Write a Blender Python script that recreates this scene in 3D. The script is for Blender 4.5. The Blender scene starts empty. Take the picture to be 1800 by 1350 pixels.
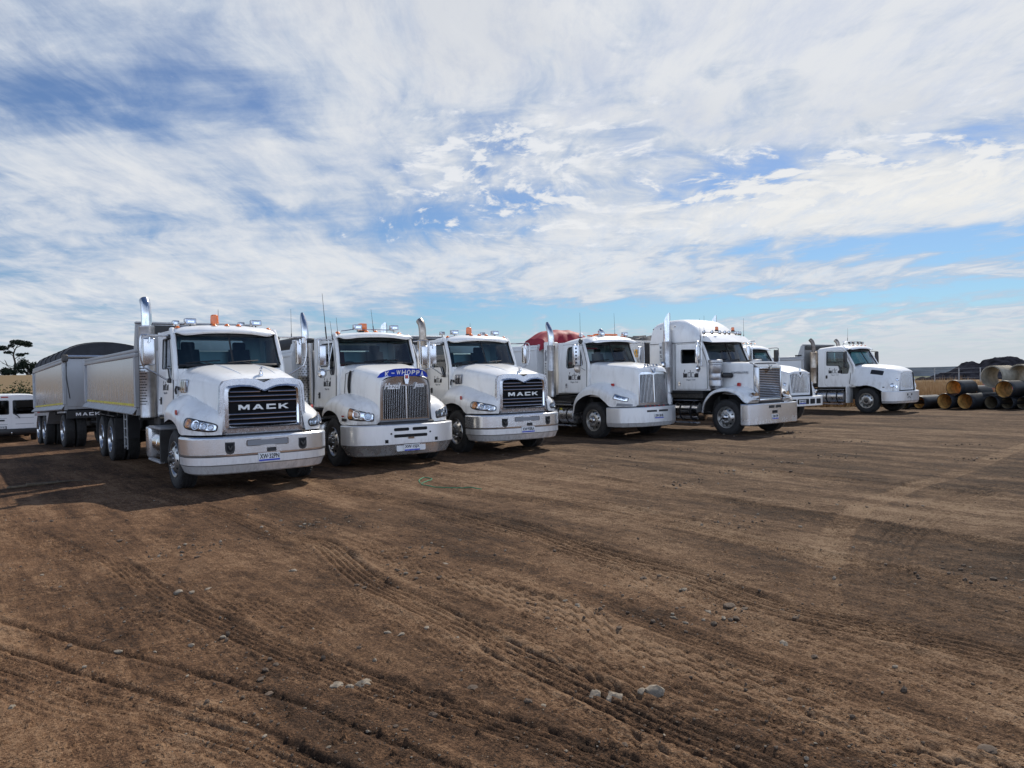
import bpy, bmesh, math, random
import numpy as np
from mathutils import Vector, Matrix
random.seed(7)
PI = math.pi
S = bpy.context.scene
COL = S.collection

# ---------------------------------------------------------------- camera, light, exposure
cam = bpy.data.cameras.new("camera")
cam.sensor_width = 36.0
cam.lens = 26.0
cam.clip_start = 0.05
cam.clip_end = 12000.0
camo = bpy.data.objects.new("camera", cam)
COL.objects.link(camo)
camo.matrix_world = Matrix.Translation((0, 0, 1.87)) @ Matrix.Rotation(PI/2 - 0.0115, 4, 'X') @ Matrix.Rotation(-0.0205, 4, 'Z')
S.camera = camo
S.view_settings.view_transform = 'Standard'
S.view_settings.look = 'None'
S.view_settings.exposure = 0.0
S.view_settings.gamma = 1.0

SUN_AZ, SUN_EL = math.radians(29), math.radians(46)
sd = Vector((math.sin(SUN_AZ)*math.cos(SUN_EL), math.cos(SUN_AZ)*math.cos(SUN_EL), math.sin(SUN_EL)))
sl = bpy.data.lights.new("sun", 'SUN')
sl.energy = 5.0
sl.angle = math.radians(0.5)
sl.color = (1.0, 0.93, 0.82)
so = bpy.data.objects.new("sun", sl)
COL.objects.link(so)
so.rotation_euler = (-sd).to_track_quat('-Z', 'Y').to_euler()

class NT:
    """small node-tree helper"""
    def __init__(s, t): s.t = t
    def n(s, typ, **kw):
        nd = s.t.nodes.new(typ)
        for k, v in kw.items(): setattr(nd, k, v)
        return nd
    def l(s, a, b): s.t.links.new(a, b)
    def put(s, sock, v):
        if v is None: return
        if isinstance(v, bpy.types.NodeSocket): s.l(v, sock)
        else: sock.default_value = v
    def m(s, op, a, b=None, c=None, clamp=False):
        nd = s.n('ShaderNodeMath', operation=op); nd.use_clamp = clamp
        s.put(nd.inputs[0], a); s.put(nd.inputs[1], b); s.put(nd.inputs[2], c)
        return nd.outputs[0]
    def vm(s, op, a, b=None):
        nd = s.n('ShaderNodeVectorMath', operation=op)
        s.put(nd.inputs[0], a); s.put(nd.inputs[1], b)
        return nd.outputs['Value'] if op in ('LENGTH', 'DOT_PRODUCT') else nd.outputs[0]
    def rng(s, v, a, b, c=0.0, d=1.0, smooth=True):
        nd = s.n('ShaderNodeMapRange'); nd.interpolation_type = 'SMOOTHSTEP' if smooth else 'LINEAR'
        s.put(nd.inputs['Value'], v)
        for k, x in (('From Min', a), ('From Max', b), ('To Min', c), ('To Max', d)): s.put(nd.inputs[k], x)
        return nd.outputs['Result']
    def mix(s, f, a, b, typ='MIX'):
        nd = s.n('ShaderNodeMix', data_type='RGBA', blend_type=typ)
        s.put(nd.inputs[0], f); s.put(nd.inputs[6], a); s.put(nd.inputs[7], b)
        return nd.outputs[2]
    def noise(s, vec, scale, detail=4, rough=0.55, dist=0.0, out=0):
        nd = s.n('ShaderNodeTexNoise')
        s.put(nd.inputs['Vector'], vec); s.put(nd.inputs['Scale'], scale); s.put(nd.inputs['Detail'], detail)
        s.put(nd.inputs['Roughness'], rough); s.put(nd.inputs['Distortion'], dist)
        return nd.outputs[out]
    def mapv(s, vec, loc=(0, 0, 0), rot=(0, 0, 0), sc=(1, 1, 1), typ='POINT'):
        nd = s.n('ShaderNodeMapping', vector_type=typ)
        s.put(nd.inputs['Vector'], vec); nd.inputs['Location'].default_value = loc
        nd.inputs['Rotation'].default_value = rot; nd.inputs['Scale'].default_value = sc
        return nd.outputs[0]
    def xyz(s, x, y, z):
        nd = s.n('ShaderNodeCombineXYZ')
        s.put(nd.inputs[0], x); s.put(nd.inputs[1], y); s.put(nd.inputs[2], z)
        return nd.outputs[0]

def build_world():
    w = bpy.data.worlds.new("World"); S.world = w; w.use_nodes = True
    t = w.node_tree; t.nodes.clear(); N = NT(t)
    out = N.n('ShaderNodeOutputWorld')
    sky = N.n('ShaderNodeTexSky', sky_type='NISHITA')
    sky.sun_disc = False; sky.sun_elevation = SUN_EL; sky.sun_rotation = SUN_AZ
    sky.air_density = 1.0; sky.dust_density = 0.6; sky.ozone_density = 2.5
    bg1 = N.n('ShaderNodeBackground'); bg1.inputs['Strength'].default_value = 0.085
    tc = N.n('ShaderNodeTexCoord'); d = tc.outputs['Generated']
    sp = N.n('ShaderNodeSeparateXYZ'); N.l(d, sp.inputs[0]); X, Y, Z = sp.outputs
    N.l(N.mix(1.0, sky.outputs[0], N.mix(N.rng(Z, .05, .30), (0.60, 0.86, 1.10, 1), (0.76, 0.87, 1.05, 1)), 'MULTIPLY'), bg1.inputs['Color'])
    ay = N.m('MAXIMUM', N.m('ABSOLUTE', Y), 0.12)
    u = N.m('DIVIDE', X, ay); v = N.m('DIVIDE', Z, ay)
    uv = N.xyz(u, v, 0.0)
    # flat cloud layer: coordinates where the view ray meets it
    zz = N.m('ADD', N.m('MAXIMUM', Z, 0.0), 0.10)
    pl = N.xyz(N.m('DIVIDE', X, zz), N.m('DIVIDE', Y, zz), 0.0)
    warp = N.vm('MULTIPLY', N.vm('SUBTRACT', N.noise(pl, 0.55, 3, 0.5, 0, 1), (0.5, 0.5, 0.5)), (1.0, 1.0, 0))
    plw = N.vm('ADD', pl, warp)
    n1 = N.noise(N.mapv(plw, (3.1, 1.7, 0), (0, 0, 0.35), (1.25, 0.42, 1)), 1.15, 9, 0.62, 0.25)
    n2 = N.noise(N.mapv(plw, (8.0, 2.2, 0), (0, 0, -0.5), (1.0, 0.75, 1)), 4.6, 7, 0.6, 0.6)
    n3 = N.noise(N.mapv(pl, (1.0, 5.0, 0), (0, 0, 0.9), (0.5, 2.2, 1)), 2.6, 7, 0.6, 0.3)
    n4 = N.noise(N.mapv(plw, (5.3, 0.4, 0), (0, 0, 0.15), (1.1, 0.38, 1)), 3.1, 9, 0.64, 0.5)
    dens = N.m('ADD', N.m('ADD', N.m('MULTIPLY', n1, 0.50), N.m('MULTIPLY', n3, 0.28)), N.m('MULTIPLY', N.m('SUBTRACT', n4, .5), 0.55))
    dens = N.m('ADD', dens, .135)
    # broad coverage of this sky: (u, v) centre, half sizes, turn, amount
    blobs = [(-0.62, .370, .17, .045, -.12, -.14), (-.50, .37, .28, .05, -.25, -.05), (-.40, .405, .12, .045, -.42, -.15), (-.06, .335, .12, .05, -.30, -.12),
             (-.28, .23, .18, .045, -.05, -.11), (.33, .262, .06, .03, .3, -.15), (.46, .285, .26, .026, .20, -.12),
             (.0, .245, .16, .04, .2, -.07), (-.12, .205, .22, .018, .22, -.09), (.62, .172, .26, .026, .03, -.26), (.30, .165, .16, .012, .03, -.14), (.04, .078, .22, .018, .0, -.24), (.34, .085, .22, .008, .06, -.14),
             (.55, .10, .30, .010, .06, -.16), (-.68, .145, .08, .014, 0, -.10), (-.54, .105, .10, .012, 0, -.08), (-.13, .105, .12, .010, 0, -.10), (-.52, .05, .30, .05, 0, .12), (.60, .045, .34, .035, 0, .10), (-.30, .17, .35, .03, .05, .06),
             (.33, .42, .62, .17, .10, .27), (.52, .225, .36, .040, .08, .26), (-.18, .150, .60, .032, .05, .16), (.20, .125, .40, .018, .03, .15),
             (-.50, .27, .30, .07, .0, .10), (.03, .290, .05, .04, .0, .08), (-.70, .46, .14, .06, 0, .10), (-.1, .5, .3, .06, 0, .10)]
    for (bu, bv, ru, rv, rot, a) in blobs:
        q = N.mapv(uv, (bu, bv, 0), (0, 0, rot), (ru*1.25, rv*1.25, 1), 'TEXTURE')
        q = N.vm('MULTIPLY', q, (1, 1, 0))
        dens = N.m('ADD', dens, N.rng(N.vm('LENGTH', q), 0.0, 1.5, a, 0.0))
    # small puffs where the sheet breaks up
    puff = N.m('MULTIPLY', N.m('SUBTRACT', n2, 0.5), N.rng(u, -.30, .15, 0.16, 0.60))
    dens = N.m('ADD', dens, puff)
    dens = N.m('ADD', dens, N.rng(Y, 0.1, -0.3, 0.0, 0.12))
    dens = N.m('ADD', dens, N.rng(Z, .50, .80, 0.0, -.30))     # clearer overhead
    al = N.rng(dens, 0.34, 0.62, 0.0, 0.97)
    # filaments in the thin sheet
    n6 = N.noise(N.mapv(N.vm('ADD', pl, N.vm('MULTIPLY', warp, (.35, .35, 0))), (2.2, 7.1, 0), (0, 0, .25), (2.2, .8, 1)), 2.8, 9, .70, .15)
    # rows of small bright puffs (altocumulus) where the sheet breaks up
    pm = None
    for (bu, bv, ru, rv, rot, a) in [(.02, .300, .15, .060, .1, .36), (.22, .265, .20, .035, .1, .22), (.50, .262, .36, .050, .16, .30), (.06, .235, .22, .022, .15, .24), (.62, .33, .20, .05, .2, .16), (.20, .215, .30, .016, .12, .22)]:
        q = N.vm('MULTIPLY', N.mapv(uv, (bu, bv, 0), (0, 0, rot), (ru*1.25, rv*1.25, 1), 'TEXTURE'), (1, 1, 0))
        g = N.rng(N.vm('LENGTH', q), 0.0, 1.5, a, 0.0); pm = g if pm is None else N.m('MAXIMUM', pm, g)
    # the sheet thins out under the puffs, so blue shows between them
    dens = N.m('SUBTRACT', dens, N.m('MULTIPLY', pm, .40))
    al = N.m('MULTIPLY', N.rng(dens, 0.34, 0.62, 0.0, 0.97), N.rng(n6, .30, .60, .74, 1.0))
    n5 = N.noise(N.mapv(plw, (1.4, 3.3, 0), (0, 0, .2), (1.0, .8, 1)), 7.5, 7, .62, .2)
    al2 = N.rng(N.m('ADD', n5, N.m('MINIMUM', pm, .24)), .635, .80, 0, .95)
    al = N.m('MAXIMUM', al, al2)
    veil = N.rng(Z, 0.085, 0.0, 0.0, 0.95)      # thin veil towards the horizon
    al = N.m('MAXIMUM', al, veil)
    thick = N.rng(N.m('ADD', dens, N.m('MULTIPLY', N.m('SUBTRACT', n2, 0.5), 0.35)), 0.45, 0.80)
    cc = N.mix(thick, (0.50, 0.585, 0.72, 1), (0.79, 0.81, 0.84, 1))
    # grey undersides in the thickest sheet, warmer and brighter on the sun's side
    grey = N.rng(N.noise(N.mapv(plw, (0, 0, 3)), 1.0, 6, 0.6), 0.42, 0.66, 0.0, 0.45)
    cc = N.mix(N.m('MULTIPLY', grey, N.rng(dens, .6, .8)), cc, (0.60, 0.635, 0.70, 1))
    cc = N.mix(N.m('MULTIPLY', al2, N.rng(n5, .42, .62)), cc, (.86, .875, .90, 1))
    cc = N.mix(veil, cc, (.63, .67, .73, 1))
    cc = N.mix(N.rng(Y, .1, -.3), cc, N.mix(1.0, cc, (.80, .92, 1.12, 1), 'MULTIPLY'))
    cc = N.mix(N.rng(N.vm('LENGTH', N.vm('MULTIPLY', N.mapv(uv, (.62, .24, 0), (0, 0, .06), (.55, .07, 1), 'TEXTURE'), (1, 1, 0))), 0, 1.3, .8, 0), cc, (0.93, 0.91, 0.86, 1))
    bg2 = N.n('ShaderNodeBackground'); N.l(cc, bg2.inputs['Color'])
    N.l(N.rng(Y, 0.15, -0.35, 0.98, N.rng(Z, .55, .12, .95, 2.7)), bg2.inputs['Strength'])  # low clouds behind the camera brightened, added as fill on the truck sides
    mx = N.n('ShaderNodeMixShader'); N.l(al, mx.inputs[0]); N.l(bg1.outputs[0], mx.inputs[1]); N.l(bg2.outputs[0], mx.inputs[2])
    N.l(mx.outputs[0], out.inputs['Surface'])
    w.cycles.sampling_method = 'MANUAL'; w.cycles.sample_map_resolution = 512
build_world()

# ---------------------------------------------------------------- materials
MATS = {}
def new_mat(name):
    m = bpy.data.materials.new(name); m.use_nodes = True
    t = m.node_tree; N = NT(t); b = t.nodes['Principled BSDF']
    MATS[name] = m
    return m, N, b
def mat(name, col, rough=0.5, metal=0.0, var=0.12, vscale=6.0, bump=0.0, bscale=40.0, coat=0.0, spec=0.5, rvar=0.0):
    m, N, b = new_mat(name)
    tc = N.n('ShaderNodeTexCoord'); o = tc.outputs['Object']
    nz = N.noise(o, vscale, 5, 0.6)
    dark = tuple(c*(1-var) for c in col) + (1,); lite = tuple(min(1, c*(1+var)) for c in col) + (1,)
    N.l(N.mix(N.rng(nz, .3, .7), dark, lite), b.inputs['Base Color'])
    b.inputs['Metallic'].default_value = metal
    if rvar: N.l(N.rng(N.noise(o, vscale*1.7, 4, .6), .3, .7, max(.02, rough-rvar), rough+rvar), b.inputs['Roughness'])
    else: b.inputs['Roughness'].default_value = rough
    b.inputs['Coat Weight'].default_value = coat; b.inputs['Coat Roughness'].default_value = .06
    b.inputs['Specular IOR Level'].default_value = spec
    if bump:
        bp = N.n('ShaderNodeBump'); bp.inputs['Strength'].default_value = bump; bp.inputs['Distance'].default_value = .01
        N.l(N.noise(o, bscale, 4, .6), bp.inputs['Height']); N.l(bp.outputs[0], b.inputs['Normal'])
    return m
def dirty(name, col, dirt, rough, metal, coat, z0, z1, amt=1.0, base_amt=0.06):
    """painted or polished metal with road dust that thickens towards the wheels"""
    m, N, b = new_mat(name)
    tc = N.n('ShaderNodeTexCoord'); o = tc.outputs['Object']
    sp = N.n('ShaderNodeSeparateXYZ'); N.l(o, sp.inputs[0])
    low = N.rng(sp.outputs[2], z0, z1, 1.0, 0.0)
    nz = N.noise(N.mapv(o, (0, 0, 0), (0, 0, 0), (1, 1, .35)), 5.0, 8, .68, .2)
    f = N.m('ADD', N.m('MULTIPLY', N.rng(nz, .35, .72), N.m('MULTIPLY', low, amt)), N.m('MULTIPLY', N.rng(nz, .45, .75), base_amt), clamp=True)
    N.l(N.mix(f, col + (1,), dirt + (1,)), b.inputs['Base Color'])
    N.l(N.m('ADD', N.m('MULTIPLY', f, .5), rough), b.inputs['Roughness'])
    N.l(N.m('MULTIPLY', N.m('SUBTRACT', 1.0, f), metal), b.inputs['Metallic'])
    b.inputs['Coat Weight'].default_value = coat; b.inputs['Coat Roughness'].default_value = .05
    return m
DIRT = (.17, .115, .075)
dirty('white_paint', (.83, .83, .82), DIRT, .30, 0, .45, .75, 1.6, .52, .16)
dirty('white_bumper', (.80, .80, .80), DIRT, .28, .55, .2, .25, .75, .62, .10)
dirty('alu_bumper', (.80, .80, .80), DIRT, .22, .85, 0, .2, .6, .4, .10)
dirty('polished_alu', (.58, .58, .59), DIRT, .20, .95, 0, .4, 1.1, .4, .12)
dirty('body_alu', (.46, .48, .53), (.30, .28, .25), .24, .85, 0, 1.0, 2.3, .30, .05)
dirty('body_grey', (.36, .37, .39), (.22, .18, .14), .42, .5, 0, .9, 1.6, .5, .12)
dirty('body_white', (.70, .72, .74), (.30, .25, .2), .4, 0, .1, 1.0, 1.8, .4, .08)
dirty('van_white', (.80, .80, .80), DIRT, .30, 0, .5, .4, .8, .25, .03)
mat('chrome', (.64, .64, .65), .10, 1.0, .05, 9, rvar=.04)
mat('satin_chrome', (.60, .60, .62), .24, .85, .08, 9, rvar=.05)
mat('stack_chrome', (.66, .66, .67), .16, 1.0, .12, 5, rvar=.06)
mat('burnt_stack', (.42, .36, .30), .36, .9, .25, 7)
mat('dark_stack', (.20, .17, .15), .5, .7, .3, 7)
mat('perforated_steel', (.42, .42, .43), .34, .9, .15, 9)
mat('black_hole', (.006, .006, .007), .8)
mat('black_plastic', (.018, .018, .02), .45, 0, .2)
mat('grille_black', (.008, .008, .010), .7, spec=.15)
mat('chassis_dark', (.028, .026, .025), .7, .1, .35, 4)
mat('rubber', (.022, .021, .021), .78, 0, .3, 9, .25, 60)
mat('alloy_rim', (.50, .49, .47), .32, .9, .2, 14)
mat('steel_rim', (.62, .62, .63), .25, .9, .15, 12)
mat('dark_hub', (.07, .065, .06), .5, .4, .3, 20)
mat('orange_lens', (.75, .16, .015), .22, 0, .1, 20, coat=.6)
mat('red_lens', (.42, .025, .02), .25, 0, .1, 20, coat=.6)
mat('amber_lens', (.62, .23, .05), .2, 0, .1, 20, coat=.6)
mat('lamp_reflector', (.78, .80, .84), .12, .9, .2, 30)
mat('lamp_bowl', (.30, .32, .36), .10, .9, .2, 40)
mat('blue_plastic', (.005, .045, .42), .22, 0, .1, 3, coat=.6)
mat('white_letter', (.82, .82, .82), .5, 0, .02)
mat('letter_silver', (.75, .75, .73), .35, .3, .05)
mat('black_letter', (.015, .015, .02), .5, 0, .02)
mat('grey_letter', (.22, .23, .25), .5, 0, .02)
mat('blue_letter', (.02, .05, .45), .4, 0, .02)
mat('plate_white', (.74, .75, .76), .4, 0, .05)
mat('seat_dark', (.05, .05, .055), .8, 0, .2)
mat('seat_red', (.22, .03, .03), .8, 0, .2)
mat('cab_trim', (.16, .155, .15), .75, 0, .2)
mat('yellow_tape', (.55, .47, .05), .5, 0, .3, 8)
mat('tarp_black', (.022, .024, .030), .75, 0, .25, 5, .5, 8)
mat('tarp_red', (.25, .020, .035), .6, 0, .2, 3, .5, 5, spec=.25)
mat('rubble_grey', (.16, .155, .15), .9, 0, .3, 3, .6, 12)
mat('sign_yellow', (.80, .42, .02), .4, 0, .06)
mat('rust_brown', (.22, .10, .05), .8, 0, .3, 12)
mat('brown_timber', (.16, .085, .045), .8, 0, .3, 8)
mat('concrete', (.30, .265, .205), .9, 0, .28, 3, .3, 40)
mat('pipe_black', (.016, .018, .022), .50, 0, .35, 3, spec=.22)
mat('pipe_ochre', (.52, .29, .09), .7, 0, .4, 4, spec=.2)
mat('pipe_dull', (.12, .095, .06), .8, 0, .35, 4, spec=.15)
mat('rope_green', (.03, .20, .10), .7, 0, .2, 30)
mat('rock_grey', (.20, .165, .125), .92, 0, .35, 14, .8, 30)
mat('clod_brown', (.085, .060, .042), .95, 0, .35, 14, .8, 30)
mat('wood_stick', (.10, .075, .05), .9, 0, .3, 12)
mat('bark', (.05, .04, .032), .95, 0, .3, 6)
mat('fence_steel', (.32, .33, .34), .5, .6, .15)
mat('red_plastic', (.42, .03, .06), .4, 0, .1)
def leaf_mat(name, a, b_):
    m, N, b = new_mat(name)
    g = N.n('ShaderNodeNewGeometry')
    N.l(N.mix(g.outputs['Random Per Island'], a + (1,), b_ + (1,)), b.inputs['Base Color'])
    b.inputs['Roughness'].default_value = .7
    b.inputs['Specular IOR Level'].default_value = .08
leaf_mat('leaf_conifer', (.010, .018, .014), (.028, .040, .026))
leaf_mat('leaf_shrub', (.030, .042, .018), (.085, .090, .040))
leaf_mat('leaf_scrub', (.016, .020, .022), (.030, .036, .036))
leaf_mat('grass_dry', (.30, .18, .085), (.50, .34, .18))
def glass_mat(name, tint, fac):
    m = bpy.data.materials.new(name); m.use_nodes = True; t = m.node_tree; t.nodes.clear(); N = NT(t)
    out = N.n('ShaderNodeOutputMaterial'); tr = N.n('ShaderNodeBsdfTransparent'); tr.inputs[0].default_value = tint + (1,)
    gl = N.n('ShaderNodeBsdfGlossy'); gl.inputs['Roughness'].default_value = .03; gl.inputs['Color'].default_value = (.95, .97, 1, 1)
    fr = N.n('ShaderNodeFresnel'); fr.inputs['IOR'].default_value = 1.5
    mx = N.n('ShaderNodeMixShader'); N.l(N.m('ADD', N.m('MULTIPLY', fr.outputs[0], 1.0), fac, clamp=True), mx.inputs[0])
    N.l(tr.outputs[0], mx.inputs[1]); N.l(gl.outputs[0], mx.inputs[2]); N.l(mx.outputs[0], out.inputs[0])
    MATS[name] = m
glass_mat('windscreen_glass', (.42, .61, .64), .025)
glass_mat('side_glass', (.30, .45, .48), .02)
glass_mat('tinted_glass', (.03, .035, .045), .01)
glass_mat('lens_glass', (.85, .87, .9), .05)

# ---------------------------------------------------------------- mesh helpers
def crpt(P, u):
    """Catmull-Rom through a list of numpy points, u in 0..len-1"""
    n = len(P); i = min(int(math.floor(u)), n-2) if u < n-1 else n-2
    i = max(i, 0); t = u - i
    p1 = P[i]; p2 = P[i+1]; p0 = P[i-1] if i > 0 else 2*p1 - p2; p3 = P[i+2] if i+2 < n else 2*p2 - p1
    return .5*((2*p1) + (p2-p0)*t + (2*p0-5*p1+4*p2-p3)*t*t + (3*p1-p0-3*p2+p3)*t*t*t)
def surf(secs, u, v):
    rows = [crpt(s, v) for s in secs]
    return crpt(rows, u)
def A(secs): return [[np.array(p, float) for p in s] for s in secs]
def surf_n(secs, u, v, ref):
    e = .02
    p = surf(secs, u, v)
    a = surf(secs, min(u+e, len(secs)-1), v) - surf(secs, max(u-e, 0), v)
    b = surf(secs, u, min(v+e, len(secs[0])-1)) - surf(secs, u, max(v-e, 0))
    n = np.cross(a, b); L = np.linalg.norm(n); n = n/L if L > 1e-9 else np.array(ref, float)
    if np.dot(n, ref) < 0: n = -n
    return p, n
def rpoly(pts, r, n=4):
    """round the corners of a 2D polygon"""
    out = []; m = len(pts)
    rr = r if isinstance(r, (list, tuple)) else [r]*m
    for i in range(m):
        a, b, c = (np.array(pts[(i+k) % m], float) for k in (-1, 0, 1))
        d1 = a-b; d2 = c-b; l1 = np.linalg.norm(d1); l2 = np.linalg.norm(d2)
        q = min(rr[i], l1*.45, l2*.45)
        if q < 1e-5: out.append(tuple(b)); continue
        p = b + d1/l1*q; s = b + d2/l2*q
        for k in range(n+1):
            t = k/n; out.append(tuple((1-t)**2*p + 2*t*(1-t)*b + t*t*s))
    return out
def rect(x0, y0, x1, y1): return [(x0, y0), (x1, y0), (x1, y1), (x0, y1)]
def fill2d(outer, holes=()):
    bm = bmesh.new(); es = []
    for lp in [outer] + list(holes):
        vs = [bm.verts.new((p[0], p[1], 0)) for p in lp]
        for i in range(len(vs)): es.append(bm.edges.new((vs[i], vs[(i+1) % len(vs)])))
    bmesh.ops.triangle_fill(bm, use_beauty=True, use_dissolve=False, edges=es)
    bm.verts.index_update()
    V = [(v.co.x, v.co.y) for v in bm.verts]; F = [[v.index for v in f.verts] for f in bm.faces]
    bm.free(); return V, F
_TX = {}
def text2mesh(s, shear=0.0, bold=0.0, spacing=1.0):
    k = (s, shear, bold, spacing)
    if k in _TX: return _TX[k]
    cu = bpy.data.curves.new('t', 'FONT'); cu.body = s; cu.size = 1; cu.shear = shear; cu.offset = bold; cu.space_character = spacing
    cu.extrude = .5; cu.resolution_u = 3; cu.align_x = 'CENTER'; cu.align_y = 'CENTER'
    o = bpy.data.objects.new('t', cu); COL.objects.link(o)
    bpy.context.view_layer.update()
    me = bpy.data.meshes.new_from_object(o.evaluated_get(bpy.context.evaluated_depsgraph_get()))
    V = np.array([v.co[:] for v in me.vertices]) if len(me.vertices) else np.zeros((0, 3)); F = [list(p.vertices) for p in me.polygons]
    bpy.data.objects.remove(o); bpy.data.curves.remove(cu); bpy.data.meshes.remove(me)
    if len(V):
        c = (V[:, :2].max(0)+V[:, :2].min(0))/2; V[:, :2] -= c
        sz = V[:, :2].max(0)-V[:, :2].min(0); V[:, 0] /= sz[0]; V[:, 1] /= sz[1]
    _TX[k] = (V, F); return _TX[k]

class MB:
    def __init__(s): s.v = []; s.f = []; s.fm = []; s.mats = []
    def mi(s, m):
        if m not in s.mats: s.mats.append(m)
        return s.mats.index(m)
    def add(s, vs, fs, m):
        o = len(s.v); k = s.mi(m)
        s.v.extend([tuple(map(float, p)) for p in vs])
        for f in fs: s.f.append([i+o for i in f]); s.fm.append(k)
    def grid(s, P, m, cu=False, cv=False):
        nu, nv = len(P), len(P[0]); vs = [p for r in P for p in r]; fs = []
        for i in range(nu if cu else nu-1):
            for j in range(nv if cv else nv-1):
                a, b = i, (i+1) % nu; c, d = j, (j+1) % nv
                fs.append([a*nv+c, a*nv+d, b*nv+d, b*nv+c])
        s.add(vs, fs, m)
    def loft(s, secs, m, nu=4, nv=4):
        secs = A(secs); NU = (len(secs)-1)*nu; NV = (len(secs[0])-1)*nv
        rows = [[crpt(q, j/nv) for j in range(NV+1)] for q in secs]
        cols = [[crpt([rows[k][j] for k in range(len(secs))], i/nu) for j in range(NV+1)] for i in range(NU+1)]
        s.grid(cols, m)
    def box(s, x0, x1, y0, y1, z0, z1, m, bev=.008, seg=1):
        bm = bmesh.new(); bmesh.ops.create_cube(bm, size=1)
        for v in bm.verts: v.co = Vector(((x0+x1)/2+v.co.x*(x1-x0), (y0+y1)/2+v.co.y*(y1-y0), (z0+z1)/2+v.co.z*(z1-z0)))
        b = min(bev, .45*min(abs(x1-x0), abs(y1-y0), abs(z1-z0)))
        if b > 1e-4: bmesh.ops.bevel(bm, geom=list(bm.edges), offset=b, segments=seg, affect='EDGES', profile=.5)
        bm.verts.index_update()
        s.add([v.co[:] for v in bm.verts], [[v.index for v in f.verts] for f in bm.faces], m); bm.free()
    def hexa(s, c, m):
        """eight corners: bottom four then top four"""
        s.add(c, [[0, 3, 2, 1], [4, 5, 6, 7], [0, 1, 5, 4], [1, 2, 6, 5], [2, 3, 7, 6], [3, 0, 4, 7]], m)
    def plate(s, outer, holes, f, w0, w1, m):
        """2D outline with holes, mapped by f(u, v, w) and given thickness w0..w1"""
        V, F = fill2d(outer, holes); n = len(V)
        vs = [f(a, b, w0) for a, b in V] + [f(a, b, w1) for a, b in V]
        fs = [x[::-1] for x in F] + [[i+n for i in x] for x in F]
        o = 0
        for lp in [outer]+list(holes):
            L = len(lp)
            for i in range(L): a, b = o+i, o+(i+1) % L; fs.append([a, b, b+n, a+n])
            o += L
        s.add(vs, fs, m)
    def tube(s, pts, r, m, n=8, caps=True, smooth_n=0):
        P = [np.array(p, float) for p in pts]
        if smooth_n:
            P = [crpt(P, i/smooth_n) for i in range((len(P)-1)*smooth_n+1)]
        L = len(P); R = r if isinstance(r, (list, tuple)) else [r]*L
        if len(R) != L: R = [float(np.interp(i/(L-1), np.linspace(0, 1, len(R)), R)) for i in range(L)]
        T = [P[min(i+1, L-1)]-P[max(i-1, 0)] for i in range(L)]; T = [t/max(np.linalg.norm(t), 1e-9) for t in T]
        up = np.array([0, 0, 1.]) if abs(T[0][2]) < .9 else np.array([1., 0, 0])
        a = np.cross(T[0], up); a /= np.linalg.norm(a); rows = []
        for i in range(L):
            a = a - T[i]*np.dot(a, T[i]); a /= max(np.linalg.norm(a), 1e-9); b = np.cross(T[i], a)
            rows.append([P[i] + R[i]*(math.cos(2*PI*k/n)*a + math.sin(2*PI*k/n)*b) for k in range(n)])
        s.grid(rows, m, cv=True)
        if caps:
            o = len(s.v); s.add(rows[0]+rows[-1], [list(range(n))[::-1], [n+i for i in range(n)]], m)
    def lathe(s, prof, org, axis, m, n=32, ang=2*PI, close=True):
        """profile of (radius, distance along the axis)"""
        ax = np.array(axis, float); ax /= np.linalg.norm(ax); up = np.array([0, 0, 1.]) if abs(ax[2]) < .9 else np.array([1., 0, 0])
        a = np.cross(ax, up); a /= np.linalg.norm(a); b = np.cross(ax, a); o = np.array(org, float)
        rows = [[o + ax*h + r*(math.cos(ang*k/n)*a+math.sin(ang*k/n)*b) for k in range(n)] for r, h in prof]
        s.grid(rows, m, cv=True)
    def disc(s, c, axis, r, m, n=20, r2=None):
        ax = np.array(axis, float); ax /= np.linalg.norm(ax); up = np.array([0, 0, 1.]) if abs(ax[2]) < .9 else np.array([1., 0, 0])
        a = np.cross(ax, up); a /= np.linalg.norm(a); b = np.cross(ax, a); c = np.array(c, float); r2 = r2 or r
        s.add([c + math.cos(2*PI*k/n)*r*a + math.sin(2*PI*k/n)*r2*b for k in range(n)], [list(range(n))], m)
    def text(s, t, P, U, V, w, h, m, depth=.006, shear=0, bold=0.0, spacing=1.0):
        tv, tf = text2mesh(t, shear, bold, spacing)
        if not len(tv): return
        P, U, V = (np.array(q, float) for q in (P, U, V)); U /= np.linalg.norm(U); V /= np.linalg.norm(V); N_ = np.cross(U, V)
        s.add([P + U*q[0]*w + V*q[1]*h + N_*(q[2]+.5)*depth for q in tv], tf, m)
    def build(s, name, parent=None, label=None, sharp=34, loc=None):
        me = bpy.data.meshes.new(name); me.from_pydata(s.v, [], s.f)
        for m in s.mats: me.materials.append(MATS[m])
        me.polygons.foreach_set('material_index', s.fm)
        bm = bmesh.new(); bm.from_mesh(me); bmesh.ops.recalc_face_normals(bm, faces=bm.faces); bm.to_mesh(me); bm.free()
        me.polygons.foreach_set('use_smooth', [True]*len(me.polygons))
        me.set_sharp_from_angle(angle=math.radians(sharp))
        me.update()
        return link(name, me, parent, label, loc)
def link(name, me, parent=None, label=None, loc=None):
    o = bpy.data.objects.new(name, me); COL.objects.link(o)
    if parent is not None: o.parent = parent
    if label: o['label'] = label
    if loc is not None: o.location = loc
    return o
def thing(name, label, cat, loc=(0, 0, 0), rz=0.0, group=None):
    o = bpy.data.objects.new(name, None); COL.objects.link(o); o.empty_display_size = .3
    o.location = loc; o.rotation_euler = (0, 0, rz); o['label'] = label; o['category'] = cat
    if group: o['group'] = group
    return o
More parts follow.
